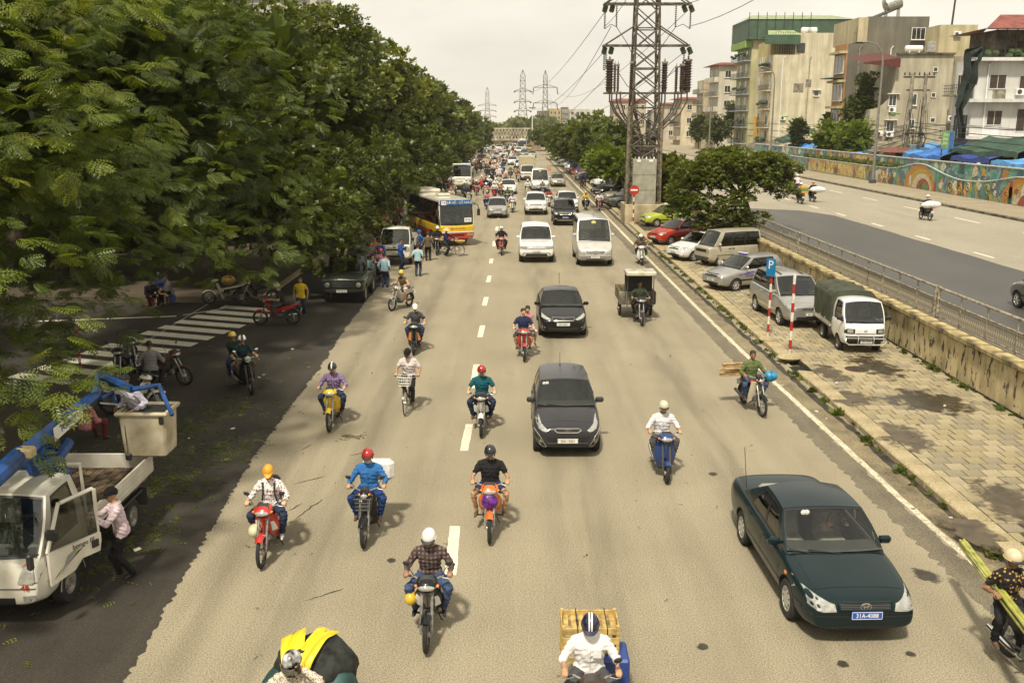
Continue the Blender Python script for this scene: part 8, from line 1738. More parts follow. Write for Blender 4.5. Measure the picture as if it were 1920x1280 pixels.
# cream box truck and tipper far back
bx,bxi=cab(dict(CABSP,W=1.9,wb=2.995,front=sp['front']),OFFW,'cream box truck in the right lane ahead of the silver van'); loc,_=place(989,339,0,.875); bx.location=loc; front_plate(bxi,.62,'29C-28870','r',0,.44,.13)
b=B(); b.cbox((0,3.2,1.95),(2.1,4.4,2.2),.04); b.build('cargo_box',mat('cream cargo box',(.42,.37,.25),.7,var=.15),bx); b=B(); b.box((0,3.0,.75),(.9,4.8,.18)); b.build('chassis',BLACK,bx)
sp2=dict(CABSP,W=2.3,H=2.75,L=2.0,wr=.46,zb=.5,ww=.26,top=[(0,1.35),(.04,1.46),(.14,1.52),(.5,1.56),(2,1.56)],gA=.14,gB=.42,gD=1.9,gE=1.96,wb=3.8,fo=1.2,bulge=.06,rw=.90); sp2['front']=[('headlight',[(.75,.95),(1.05,.95),(1.08,1.2),(.78,1.16)],LENS,True),('grille',[(-.65,1.0),(.65,1.0),(.6,1.3),(-.6,1.3)],DGREY,False),('bumper',[(-1.1,.55),(1.1,.55),(1.1,.82),(-1.1,.82)],OFFW,False)]
hin,hni=cab(sp2,OFFW,'large cream tipper truck at the left edge of the road beyond the bus'); loc,_=place(866,357,0,1.0); hin.location=loc; bars(hni,-.6,.6,(1.06,1.14,1.22),CHROME,.02)
b=B(); b.cbox((0,3.6,1.7),(2.3,4.6,1.3),.03); b.build('tipper_body',mat('grey tipper',(.30,.29,.24),.7,var=.25),hin); b=B(); b.box((0,3,.95),(.9,5.6,.25)); b.build('chassis',BLACK,hin); b=B(); b.ell((0,3.4,2.4),(.9,1.6,.45),12,8); b.build('load_cover',TARP,hin,60); b=B(); b.cbox((0,-.6,2.86),(2.0,.6,.16),.04); b.build('roof_visor',OFFW,hin)
# city bus
sp=dict(L=8.4,W=2.3,H=2.95,wb=4.2,fo=1.9,wr=.43,zb=.35,top=[(0,1.28),(.03,1.34),(.2,1.36),(8.4,1.36)],gA=.06,gB=.26,gD=8.2,gE=8.34,rw=.93,bl=.975,bulge=.12,cf=.06,df=.4,cr=.04,dr=.3,sq=.85,ww=.26,wheel='truck',sl=[0,.015,.02,.10,.11,.27,.28,.44,.45,.60,.61,.77,.78,.95,.96,1],pat='pt1t1t1t1t1t1tp',rows=1,rb=.02,rcr=.12,mirror=0,crown=.01,low=paint('bus red',(.48,.045,.018),0,.35),lowz=.86,roofmat=paint('bus cream roof',(.62,.58,.46),0,.4))
BUSY=paint('bus yellow',(.60,.40,.015),0,.35); sp['front']=[('headlight',[(.62,.66),(.98,.66),(.98,.80),(.62,.80)],LENS,True),('grille',[(-.45,.66),(.45,.66),(.45,.78),(-.45,.78)],DKRED,False),('white_band',[(-1.13,.87),(1.13,.87),(1.13,.93),(-1.13,.93)],WHITEP,False),('fog_lamp',[(.70,.45),(.9,.45),(.9,.54),(.7,.54)],LENS,True)]
bus,bsi=car(sp,BUSY,'yellow and red city bus with a blue destination board, pulling out at the left','bus',name='city_bus'); at_front(bsi,858,462,20)
q0=bsi['front'](0,.97); b=B(); b.cbox((0,0,0),(2.06,.14,.34),.03); db=b.build('destination_board',plastic('board blue',(.015,.10,.26),.4),bus,loc=(0,q0.y-.02,2.68)); text('destination_lettering','BỜ HỒ - CỔ NHUẾ',.21,WHITEP,db,(.20,-.076,0),stretch=.92); b=B(); b.box((0,0,0),(.32,.01,.25)); nb_=b.build('route_square',WHITEP,db,loc=(-.82,-.074,0)); text('route_number','14',.23,mat('red lettering',(.42,.02,.015),.5),nb_,(0,-.008,0))
h=front_hit(bsi,0,1.12); text('company_lettering','VẬN TẢI HÀ NỘI',.12,mat('red lettering',(.42,.02,.015),.5),bus,(0,h.y-.012,1.12)); b=B(); b.box((0,0,0),(.46,.01,.26)); sg=b.build('ticket_sign',WHITEP,bus,loc=tuple(bsi['front'](.62,.14)+V((0,-.05,.08)))); text('ticket_lettering','VÉ XE',.13,BLACK,sg,(0,-.008,0))
b=B(); b.cbox((0,3.2,3.0),(1.5,2.2,.22),.06); b.cbox((0,-1.0,2.98),(.8,.8,.14),.04); b.build('roof_unit',sp['roofmat'],bus)
for s in(-1,1): b=B(); b.tube([(s*1.05,-4.15,2.6),(s*1.28,-4.4,2.55),(s*1.32,-4.4,2.3)],.03,6); b.cbox((s*1.32,-4.4,2.1),(.2,.1,.42),.04); b.build('wing_mirror',BLACK,bus)
fb2=dup(bus,*place(979,285,0,4.2),label='distant bus at the end of the road below the bridge',swap={BUSY: paint('far bus cream',(.55,.52,.42)),sp['low']: paint('far bus blue',(.05,.10,.2))})
# green army jeep
sp=dict(L=4.0,W=1.78,H=1.95,wb=2.3,fo=.72,wr=.38,zb=.42,top=[(0,1.0),(.04,1.08),(.2,1.12),(1.2,1.18),(4.0,1.18)],gA=1.32,gB=1.55,gD=3.8,gE=3.95,rw=.88,bl=.93,bulge=.02,cf=.05,df=.3,cr=.04,sq=.8,ww=.22,wheel='truck',sl=[0,.05,.07,.33,.37,.62,.65,.92,.95,1],pat='pt1t1t1tp',crown=.02)
sp['front']=[('grille',[(-.48,.72),(.48,.72),(.48,.98),(-.48,.98)],AIRTR,False),('bumper',[(-.88,.50),(.88,.50),(.88,.64),(-.88,.64)],DGREY,False)]
uaz,ui=car(sp,OLIVE,'dark army green jeep parked in the shade with poles on its roof','jeep',name='jeep'); at_front(ui,644,571,0); bars(ui,-.46,.46,(.77,.82,.87,.92),OLIVE,.012); front_plate(ui,.57,'TM-24-71','w',-.05,.46,.12)
for s in(-1,1):
 h=front_hit(ui,s*.66,.84); b=B(); b.lathe([(.11,.02),(.11,-.03),(.09,-.05),(.0,-.06)],c=h,axis='y',n=18); b.build('headlight',LENS,uaz); b=B(); b.cbox((s*.78,ui['y0']+.55,1.0),(.30,1.1,.10),.04); b.build('wing',OLIVE,uaz)
 b=B(); b.torus((0,0,0),.10,.012,'x',16,5);
for k,(x,m_)in enumerate(((-.5,BAMBOO),(-.2,WOOD))): b=B(); b.cbox((0,0,0),(.09,3.0,.09),.01,Euler((.04,0,.12))); b.build('timber_pole',m_,None,loc=uaz.location+V((x,.4,2.06)),label=['yellowish timber pole lying across the jeep roof, left one','darker timber pole lying on the jeep roof, right one'][k],cat='timber')
# red crane arm showing between tree and bus
g=G(742,452); t=thing('crane_truck','red crane boom slanting beside the bus under the trees','crane',(g.x-1.1,g.y+4,0)); b=B(); b.cbox((-.6,0,.8),(1.4,2.6,.9),.06); b.build('body',paint('crane red',(.36,.03,.02),0,.45),t); b=B(); b.tube([(-.6,.5,1.2),(-.4,0,2.9),(1.5,-1.0,2.1)],[.13,.11,.08],6); b.build('boom',paint('crane red',(.36,.03,.02),0,.45),t)
for s in(-1,1):
 for y in(-1.1,1.1): add_wheel(t,-.6+s*.62,y,.42,.24,'truck')
 # ------------------------------------------------------------------ riders and walkers
HELM={k: mat('helmet '+k,c,.22,coat=.6,var=.08)for k,c in dict(white=(.72,.71,.66),red=(.34,.015,.012),black=(.018,.018,.018),yellow=(.60,.40,.03),navy=(.012,.014,.045),silver=(.55,.50,.36),orange=(.62,.24,.02),grey=(.12,.11,.11),green=(.05,.16,.06),pink=(.45,.14,.16),blue=(.03,.08,.3),brown=(.09,.05,.03)).items()}
CAPW=cloth('white cap',(.66,.64,.6)); CAPK=cloth('black cap',(.014,.013,.014)); CAPO=mat('orange cap',(.72,.30,.02),.5,var=.06); STRAW=mat('straw hat',(.58,.45,.22),.8,var=.15,vs=30,bump=.4,bs=60)
TEAL=cloth('teal',(.008,.085,.105)); BLUSH=cloth('bright blue shirt',(.035,.15,.38),(.025,.11,.30)); GREENSH=cloth('olive shirt',(.115,.145,.055),(.08,.10,.035)); PURSH=pattern('violet check',(.24,.17,.30),(.10,.07,.14),'check',5); PLAID=pattern('brown plaid',(.055,.036,.034),(.20,.15,.14),'check',5); FLORAL=pattern('white floral',(.68,.62,.58),(.30,.05,.12),'dots',24,(.06,.05,.05)); LEOP=pattern('leopard',(.55,.48,.38),(.05,.035,.03),'dots',52); GOLDB=pattern('black and gold',(.015,.013,.012),(.36,.22,.06),'dots',20); PINKST=pattern('pink stripe',(.66,.54,.56),(.50,.38,.42),'stripe',9); PALEP=cloth('pale lilac',(.60,.53,.55),(.52,.45,.47)); PALEW=cloth('pale grey stripe',(.64,.62,.62),(.52,.50,.52)); BLKTEE=cloth('black tee',(.016,.015,.017)); GREYTEE=cloth('dark grey tee',(.06,.058,.062)); GREYSH=cloth('grey shirt',(.20,.19,.18)); LBLUE=cloth('light blue shirt',(.34,.47,.52),(.28,.40,.46)); BROWNSH=cloth('brown shirt',(.11,.08,.05)); YELT=cloth('yellow tee',(.62,.44,.02)); UNIF=cloth('blue uniform',(.03,.08,.26)); WTROU=cloth('white trousers',(.58,.55,.5)); MASKW=cloth('white mask',(.6,.57,.52),(.3,.26,.22)); MASKG=cloth('grey mask',(.2,.19,.2)); BLUETR=cloth('work blue trousers',(.02,.045,.15)); REDSH=cloth('red shirt',(.30,.045,.04)); PINKSH=cloth('pink shirt',(.50,.20,.22)); ORSH=cloth('orange shirt',(.45,.20,.07)); YELJ=cloth('yellow jacket',(.60,.38,.05)); BLKGRN=cloth('black tee with green',(.02,.022,.018))
VISOR=make_glass('smoke visor',(.35,.25,.14),.25,.06)
def on(px,py,th,z=0.,f=.62):
 g=G(px,py,z); a=R(th); return V((g.x-math.sin(a)*f,g.y+math.cos(a)*f,z)),a
def at_head(px,py,th,hz=1.50,dy=.06): g=G(px,py,hz); return V((g.x,g.y-dy*math.cos(R(th)),0)),R(th)
def rider(label,loc,a,pose,look,**kw): return person(label,loc,a,pose,look,**kw)
def local(loc,a,p): return loc+Matrix.Rotation(a,3,'Z')@V(p)
def item(name,label,cat,b,m,loc,a,ang=40,group=None): return b.build(name,m,None,ang,loc=loc,rz=a,label=label,cat=cat,group=group)
C_RED=paint('bike red',(.46,.025,.015)); C_ORG=paint('bike orange',(.62,.13,.012)); C_YEL=paint('bike yellow',(.66,.44,.01)); C_BLK=paint('bike black',(.012,.012,.013)); C_WHT=paint('bike white',(.70,.68,.60)); C_BLU=paint('bike blue',(.018,.05,.19),.3); C_SIL=paint('bike silver',(.46,.44,.38),.4); C_DGR=paint('bike dark green',(.02,.035,.02)); C_GRY=paint('bike grey',(.11,.105,.10),.3); C_CREAM=paint('bike cream',(.60,.55,.40)); C_NAV=paint('bike navy',(.02,.025,.08)); C_BRN=paint('bike brown',(.07,.03,.018))
# 1 orange cap, red and white bike
L,A=on(492,1063,0); motorbike('red and white motorbike with a cream helmet hung at its side',L,A,C_RED,C_RED,'wave',opts=('whiteside',)); P1,i1=rider('person in an orange cap, floral blouse and backpack straps on the red and white motorbike',L,A,ridepose(pitch=20),dict(shirt=FLORAL,pants=DENIM,shoe=cloth('striped sock',(.55,.5,.48)),head='cap',hat=CAPO,mask=MASKG,fem=1,skin=SKIN3))
b=B()
for s in(-1,1): b.tube([i1['at'](.45,-.06)+i1['X']*s*.105,i1['at'](.44,.085)+i1['X']*s*.105,i1['at'](.30,.135)+i1['X']*s*.10,i1['at'](.10,.12)+i1['X']*s*.13],.016,6,flat=.5)
b.build('backpack_strap',BLACK,P1); b=B(); b.cbox(tuple(i1['at'](.26,-.20)),(.28,.16,.38),.06); b.build('backpack',BLACK,None,loc=L,rz=A,label='black backpack worn by the person in the orange cap',cat='backpack')
b=B(); b.ell((0,0,0),(.11,.13,.125),16,10); item('helmet','cream helmet hanging from the red and white motorbike','helmet',b,mat('helmet cream',(.62,.58,.36),.3,coat=.5),local(L,A,(-.22,-.20,.50)),A,60)
# 2 blue shirt
L,A=on(683,1026,0); motorbike('black old motorbike with a front basket under the rider in blue',L,A,C_BLK,C_BLK,'cub',opts=('blackpipe','basket')); P2,i2=rider('person in a bright blue shirt, red helmet and printed mask',L,A,ridepose(pitch=12,lean=4),dict(shirt=BLUSH,pants=BLUETR,shoe=SANDAL,head='helmet',hat=HELM['red'],mask=MASKW,collar=1,glasses=1))
b=B(); b.cbox((0,0,0),(.62,.22,.42),.08); item('white_sack','white sack on the seat behind the rider in bright blue','sack',b,cloth('white sack',(.68,.66,.62)),local(L,A,(.12,.62,1.05)),A,60)
# 3 white helmet
L,A=on(800,1221,0); motorbike('black and silver motorbike nearest the bottom of the lane dashes',L,A,C_BLK,C_GRY,'wave',opts=('whiteside','cast')); P3,i3=rider('person in a white helmet and brown plaid shirt',L,A,ridepose(pitch=20),dict(shirt=PLAID,pants=JEANS,shoe=SHOE,head='helmet',hat=HELM['white'],skin=SKIN2,collar=1,w=1.08))
b=B(); b.ell((0,0,0),(.10,.12,.11),14,10); item('helmet','small yellow helmet dangling from the black and silver motorbike','helmet',b,HELM['yellow'],local(L,A,(-.27,-.12,.60)),A,60)
# 4 orange bike
L,A=on(918,1017,0); motorbike('bright orange motorbike carrying a purple bag in front',L,A,C_ORG,C_ORG,'wave',opts=('nomirror','plainfront')); P4,i4=rider('person in a black tee and shorts on the orange motorbike',L,A,ridepose(pitch=10,lean=4,feet=((-.26,.02,.38),(.26,.02,.38))),dict(shirt=BLKTEE,sleeve='short',pants=NAVYC,shorts=2,shoe=SANDAL,head='helmet',hat=HELM['black'],w=1.1))
b=B(); b.ell((0,0,0),(.155,.09,.16),14,10); bb=b.build('purple_bag',mat('purple plastic bag',(.14,.02,.26),.3,var=.4,vs=14,bump=.8,bs=26),None,60,loc=local(L,A,(0,-.46,.74)),rz=A,label='shiny purple plastic bag hung before the orange motorbike',cat='bag')
# 5 teal tee
L,A=on(902,819,0); motorbike('black and white sporty motorbike under the rider in teal',L,A,C_BLK,C_WHT,'wave',opts=('whiteside','nomirror','cast','darkfender')); rider('person in a teal tee and red helmet',L,A,ridepose(pitch=8,yaw=8),dict(shirt=TEAL,sleeve='short',pants=DENIM,shoe=SANDAL,head='helmet',hat=HELM['red'],w=1.08,skin=SKIN3))
# 6 yellow bike
L,A=on(618,809,0); motorbike('bright yellow motorbike near the dark shade edge',L,A,C_YEL,C_YEL,'wave',opts=('nomirror','plainfront')); rider('person in an open violet check shirt and striped black helmet',L,A,ridepose(pitch=12),dict(shirt=PURSH,pants=DENIM,shoe=SANDAL,head='helmet',hat=HELM['black'],stripe=WHITEP,skin=SKIN))
# 7 bicycle
L,A=on(760,778,-3,f=.53); BL,BA=L,A; bc=bicycle('dark bicycle with a white wire basket',L,A,mat('bicycle black',(.02,.02,.022),.35)); wire_basket(bc,(0,-.50,.82),.36,.26,.24,mat('white wire',(.66,.63,.55),.5),step=.06); rider('person in a white tee and black cap riding the bicycle',L,A,dict(pelvis=(0,.27,.93),lean=16,hands=((-.30,-.06,1.02),(.30,-.06,1.02)),feet=((-.12,.14,.545),(.12,.00,.235)),knee=(.15,-1,.3),pitch=26),dict(shirt=cloth('pinkish white tee',(.66,.58,.56)),sleeve='short',pants=BLKCLOTH,shoe=SANDAL,head='cap',hat=CAPK,loose=.02))
# 8 blue scooter
L,A=on(1250,906,0); motorbike('dark blue scooter ridden towards the viewer on the right',L,A,C_BLU,C_BLU,'scooter',opts=('nomirror',)); rider('person in a pale shirt and shiny gold helmet on the blue scooter',L,A,ridepose(pitch=10,feet=((-.17,-.14,.40),(.17,-.14,.40))),dict(shirt=PALEW,pants=GREYTR,shoe=SANDAL,head='helmet',hat=HELM['silver'],sleeve='roll',collar=1))
# 9 red bike, bare head
L,A=on(983,678,2); motorbike('red motorbike beside the black brown saloon',L,A,C_RED,C_RED,'wave',opts=('nomirror','plainfront')); rider('person with no helmet in a navy printed tee on the red motorbike',L,A,ridepose(pitch=4,yaw=22,lean=4),dict(shirt=NAVYC,sleeve='short',pants=GREYTR,shorts=1,shoe=SANDAL,skin=SKIN3)); rider('passenger in pale clothes half hidden behind the bare headed rider',*(local(L,A,(.10,.40,.02)),A),dict(RIDE,feet=((-.2,.0,.40),(.30,-.02,.40)),hands=(None,None),side=6),dict(shirt=PINKSH,pants=WTROU,shorts=1,shoe=SANDAL),voxel=.024)
# 10 black scooter, white cap
L,A=on(776,666,0); motorbike('black scooter with mirrors under the rider in a white cap',L,A,C_BLK,C_BLK,'scooter',opts=('signals',)); rider('person in a white cap and dark grey tee on the black scooter',L,A,ridepose(pitch=10,feet=((-.17,-.14,.40),(.17,-.14,.40))),dict(shirt=GREYTEE,sleeve='short',pants=DENIM,shoe=SANDAL,head='cap',hat=CAPW,fem=1,skin=SKIN3))
# 11 olive shirt on an old cream bike
L,A=on(1428,781,9); motorbike('old cream and black motorbike by the right edge line',L,A,C_BLK,C_BLK,'cub',apron=C_CREAM,opts=('nomirror','blackpipe','redseat')); rider('bare headed person in an olive work shirt on the old cream motorbike',L,A,ridepose(pitch=6,lean=4,yaw=-10),dict(shirt=GREENSH,pants=JEANS,shoe=SANDAL,skin=SKIN2,collar=1))
b=B(); b.ell((0,0,0),(.19,.14,.15),14,10); item('blue_bag','bright blue plastic bag hung on the handlebar of the old cream motorbike','bag',b,mat('sky blue bag',(.02,.26,.50),.35,var=.3,vs=10,bump=.8,bs=24),local(L,A,(.40,-.14,.96)),A,60)
for k in range(6): b=B(); b.cbox((0,0,0),(.95+.06*(k%3),.10,.045),.01,Euler((0,0,.15*(k%2-.5)))); item('plank','short sawn planks tied across the back of the old cream motorbike','plank',b,WOOD,local(L,A,(-.28+.03*k,.52+.05*(k%3),.86+.058*k)),A,group='planks tied on the old motorbike')
# 12 cargo tricycle
L,A=on(1203,611,0); tc=motorbike('three wheeled cargo motorbike with a tin roof over the driver',L,A,C_GRY,C_BLK,'wave',cat='cargo tricycle',opts=('blackcowl',),name='cargo_tricycle')
for s in(-1,1): bike_wheel(tc,1.45,.30,.05,cast=True,x=s*.62)
TIN2=mat('battered tin',(.30,.27,.19),.6,.3,var=.4,vs=2.5)
b=B(); b.box((0,1.55,.62),(1.35,1.9,.06)); b.build('bed_floor',TIN2,tc)
for s in(-1,1): b=B(); b.cbox((s*.68,1.55,.86),(.04,1.9,.46),.01); b.build('side_board',mat('wooden side board',(.20,.14,.07),.85,var=.3),tc)
b=B(); b.cbox((0,2.5,.86),(1.35,.04,.46),.01); b.build('tail_board',mat('wooden side board',(.20,.14,.07),.85,var=.3),tc); b=B(); b.cbox((-.1,.62,.86),(1.28,.05,.50),.01); b.build('front_board',TIN2,tc)
b=B()
for x in(-.5,.5):
 for y in(-.02,.60): b.cyl((x,y,.62),(x,y,1.86),.018,n=6)
b.build('roof_post',DGREY,tc); b=B(); b.cbox((0,.28,1.92),(1.16,.95,.16),.03); b.build('roof',mat('tin roof pale',(.50,.46,.36),.6,.2,var=.25,vs=3),tc); b=B(); b.box((0,.64,1.35),(1.08,.03,1.0)); b.build('back_panel',mat('dark tarp',(.03,.03,.026),.9),tc)
rider('person in a dark green jacket driving the cargo tricycle',L,A,ridepose(pitch=12,lean=2),dict(shirt=cloth('dark green jacket',(.04,.05,.03)),pants=BLKCLOTH,skin=SKIN2))
# 13 Vespa type with two
L,A=on(472,740,30); motorbike('black rounded scooter with chrome trim carrying two people',L,A,C_BLK,C_BLK,'vespa'); rider('person in a white and black helmet steering the black rounded scooter',L,A,ridepose(pitch=6,feet=((-.15,-.12,.40),(.15,-.12,.40))),dict(shirt=cloth('dark teal',(.015,.035,.04)),sleeve='short',pants=BROWNSH,shoe=SANDAL,head='helmet',hat=HELM['white'],stripe=BLACK,stripew=.07,fem=1)); rider('passenger in a yellow helmet behind the black scooter driver',local(L,A,(-.10,.34,.03)),A,dict(RIDE,hands=(None,None),feet=((-.26,-.02,.40),(.26,-.02,.40)),side=-7,yaw=-8,pitch=2),dict(shirt=cloth('dark green top',(.02,.045,.035)),pants=DENIM,shoe=SANDAL,head='helmet',hat=HELM['yellow']))
# 14 red bike going left
L,A=on(489,609,-84); motorbike('red motorbike seen from the side crossing to the left',L,A,C_RED,C_RED,'wave',opts=('nomirror','plainfront')); rider('person in a black tee with lime stripes on the side-on red motorbike',L,A,ridepose(pitch=14,lean=16),dict(shirt=BLKGRN,sleeve='short',pants=GREYTR,shoe=SANDAL,head='helmet',hat=HELM['silver'],stripe=WHITEP))
# 15 silver bike, yellow helmet
L,A=on(736,583,-28); motorbike('silver motorbike turning in front of the standing people',L,A,C_SIL,C_SIL,'wave',opts=('nomirror','plainfront')); rider('person in a sleeveless top, white shorts and yellow helmet on the silver motorbike',L,A,ridepose(pitch=14,lean=14),dict(shirt=cloth('mustard vest',(.11,.08,.03)),sleeve='none',pants=WTROU,shorts=2,shoe=SKIN3,head='helmet',hat=HELM['yellow'],fem=1,skin=SKIN3,longhair=.6))
# 16 parked near the crossing
for k,(px,py,th,c,lb)in enumerate(((222,722,10,C_BLK,'black motorbike parked left of the seated man near the crossing'),(347,722,75,C_BRN,'dark motorbike with a pale wheel hub parked right of the seated man'),(252,700,30,C_BLK,'black motorbike with a gold lamp parked behind the seated man'))): L,A=on(px,py,th); motorbike(lb,L,A,c,C_GRY,'wave',opts=('redseat',)if k==1 else())
L,A=on(300,772,100); motorbike('white motorbike parked behind the crane bucket',L,A,C_WHT,C_WHT,'wave'); L2,A2=on(288,738,200,f=.2); rider('person in a grey shirt sitting with back turned near the crossing',local(L2,A2,(0,0,0)),A2,ridepose(pelvis=(0,.2,.86),lean=12,yaw=20),dict(shirt=GREYSH,pants=BLKCLOTH,skin=SKIN2))
# 17.. middle distance
L,A=on(940,479,0); motorbike('red motorbike left of the white off-roader',L,A,C_RED,C_RED,'wave',opts=('plainfront',)); rider('person in dark clothes and a white helmet left of the white off-roader',L,A,ridepose(),dict(shirt=BLKCLOTH,pants=BLKCLOTH,head='helmet',hat=HELM['white'],stripe=BLACK))
L,A=on(1203,498,0); motorbike('white scooter hugging the right kerb',L,A,C_WHT,C_WHT,'scooter'); rider('person in a dark jacket on the white scooter by the kerb',L,A,ridepose(feet=((-.17,-.14,.40),(.17,-.14,.40))),dict(shirt=BROWNSH,pants=BLKCLOTH,head='helmet',hat=HELM['white'],mask=MASKG,band=REDLENS)); b=B(); b.ell((0,0,0),(.14,.12,.17),10,8); item('green_bag','green bag hanging from the white kerbside scooter','bag',b,mat('green bag',(.05,.30,.05),.5),local(L,A,(.28,.1,.62)),A,60)
L,A=on(862,480,62,f=.53); bicycle('loaded vendor bicycle crossing in front of the bus',L,A,mat('bicycle black',(.02,.02,.022),.35)); rider('person in a conical straw hat pushing the loaded bicycle',local(L,A,(-.40,.15,0)),A,standpose(.84,.12,hands=((-.05,-.38,.95),(.52,-.38,.97))),dict(shirt=NAVYC,pants=BLKCLOTH,head='hat',hat=STRAW,fem=1),voxel=.02)
for k,y in enumerate((-.55,.6)): b=B(); b.lathe([(.16,0),(.30,.10),(.33,.16),(.30,.16),(.1,.12),(0,.12)],n=16); item('goods_basket',['round basket on the front of the vendor bicycle','round basket with greens on the back of the vendor bicycle'][k],'basket',b,BAMBOO,local(L,A,(0,y,.74)),A)
MID=[(893,367,C_RED,'wave',cloth('maroon',(.16,.03,.03)),'white','maroon shirted rider'),(910,361,C_BLK,'wave',BLKCLOTH,'brown','dark clad rider'),(912,393,C_NAV,'scooter',PINKSH,'yellow','pink shirted rider left of the silver hatchback'),(927,372,C_RED,'scooter',WHITEC,'white','white shirted rider on a red scooter'),(922,353,C_BLK,'wave',BLKTEE,'black','black clad rider behind the red scooter'),(933,337,C_WHT,'wave',WHITEC,'silver','white shirted rider farther up the middle'),(961,399,C_WHT,'scooter',PALEP,'black','lilac shirted rider with a yellow bag'),(951,384,C_GRY,'wave',GREENSH,'green','olive shirted rider before the white saloon'),(939,373,C_BLK,'wave',ORSH,'white','orange shirted rider'),(990,366,C_CREAM,'scooter',WHITEC,'white','white shirted rider left of the silver van'),(1030,388,C_WHT,'scooter',REDSH,'blue','red shirted rider between the two white sport utility cars'),(1018,368,C_GRY,'wave',GREYSH,'white','grey shirted rider in front of the silver van'),(1099,395,C_BLK,'wave',YELJ,'yellow','yellow jacketed rider by the kerb'),(957,334,C_GRY,'wave',GREENSH,'white','green shirted rider in the middle lane'),(924,326,C_BLK,'wave',WHITEC,'red','white clad rider in a red helmet near the head of the crowd'),(943,326,C_NAV,'wave',UNIF,'navy','blue clad rider near the head of the crowd'),(935,322,C_SIL,'wave',PALEP,'yellow','pale clad rider in a yellow helmet near the head of the crowd'),(916,330,C_BLK,'scooter',BROWNSH,'pink','brown shirted rider with a pink helmet'),(819,479,C_BLK,'wave',BLKGRN,'white','dark green clad rider beside the bus front'),(1124,396,C_RED,'wave',PALEW,'grey','pale shirted rider hunched by the kerb near the power tower'),(836,362,C_BLK,'wave',BROWNSH,'brown','brown clad rider waiting beyond the bus roof'),(846,367,C_RED,'wave',ORSH,'red','orange clad rider waiting beyond the bus roof')]
for px,py,c,kd,sh,hm,lb in MID:
 L,A=on(px,py,random.uniform(-3,3)); motorbike('motorbike of the '+lb if kd=='wave' else 'scooter of the '+lb,L,A,c,c,kd,opts=('nomirror','plainfront')); rider(lb[0].upper()+lb[1:]if 0 else 'person, '+lb,L,A,ridepose(feet=((-.17,-.12,.40),(.17,-.12,.40))if kd=='scooter' else RIDE['feet']),dict(shirt=sh,pants=random.choice([DENIM,BLKCLOTH,GREYTR]),head='helmet',hat=HELM[hm],skin=random.choice([SKIN,SKIN2,SKIN3])),voxel=.026)
L,A=on(961,399,0); b=B(); b.ell((0,0,0),(.2,.15,.22),10,8); item('yellow_bag','yellow bag beside the lilac shirted rider','bag',b,mat('yellow bag',(.60,.36,.02),.5),local(L,A,(-.30,-.1,.6)),A,60)
# big load, bottom centre left
L,A=at_head(546,1240,0,1.5); motorbike('motorbike under the huge bundle at the bottom edge',L,A,C_GRY,C_BLK,'wave'); PL,il=rider('person in a leopard blouse and visor helmet holding a phone',L,A,ridepose(pitch=22,hands=((-.325,-.115,1.035),(.13,.02,1.44)),elbow={0: (-.75,.55,-.5),1: (.9,-.2,-.6)},curl=('grip','relax'),palm2=(-1,0,0)),dict(shirt=LEOP,pants=BLKCLOTH,head='helmet',hat=mat('grey white helmet',(.55,.53,.5),.25,var=.5,vs=9,coat=.5),visor=VISOR,fem=1))
b=B(); b.cbox((0,0,0),(.025,.06,.13),.01); item('phone','dark phone held to the ear of the person in the leopard blouse','phone',b,BLACK,local(L,A,(.105,-.03,1.47)),A)
BUN=mat('dark checked bundle cloth',(.020,.022,.018),.85,var=.5,vs=7,bump=.6,bs=10); YTARP=mat('yellow raincoat',(.70,.54,.015),.45,var=.08,vs=4,bump=.5,bs=5); GTARP=mat('dark teal tarp',(.018,.06,.055),.6,var=.25,vs=4,bump=.5,bs=7)
def lumpy(c,r,seed,amp=.12,nu=26,nv=16):
 b=B(); b.ell(c,r,nu,nv); c=V(c)
 for i,p in enumerate(b.v):
  d=(p-c); n_=noise.noise(V((d.x*3+seed,d.y*3,d.z*3)))*amp+noise.noise(V((d.x*9+seed,d.y*9,d.z*9)))*amp*.4; b.v[i]=p+d.normalized()*n_*min(r)
 return b
t=thing('cargo_bundle','huge dark cloth bundle with a yellow raincoat over it on the bottom motorbike','bundle',L,A); t.scale=(.84,.84,.90); lumpy((.10,1.0,1.03),(.64,.52,.48),3,.18).build('bundle',BUN,t,60); lumpy((.34,.84,.82),(.42,.40,.38),8,.2).build('teal_tarp',GTARP,t,60); lumpy((-.36,.84,.80),(.30,.38,.34),18,.2).build('teal_tarp',GTARP,t,60)
for k,(xa,xb)in enumerate(((-.34,.02),(.05,.30))):
 b=B()
 def ys(s,q,xa=xa,xb=xb,k=k):
  a=lerp(R(62),R(160 if k==0 else 150),q); x=lerp(xa,xb,s)+(.30 if k else-.14)*(0.5-q)+.0; f=math.sqrt(max(.05,1-((x-.10)/.70)**2)); w=.02*math.sin(s*9+q*5)+.012*math.sin(s*21+q*13); return V((x,1.0-(.56*f+w)*-math.cos(a),1.03+(.54*f+w)*math.sin(a)))
 b.patch(ys,16,18); b.build('yellow_raincoat',YTARP,t,70)
b=B()
for k in range(6): a=random.uniform(.2,2.6); b.tube([(.15+.12*k,.62,1.0-.02*k),(.2+.11*k,.60,.98),(.26+.1*k,.63,.93)],.016,5)
b.build('red_cord',mat('red cord',(.40,.06,.03),.7),t)
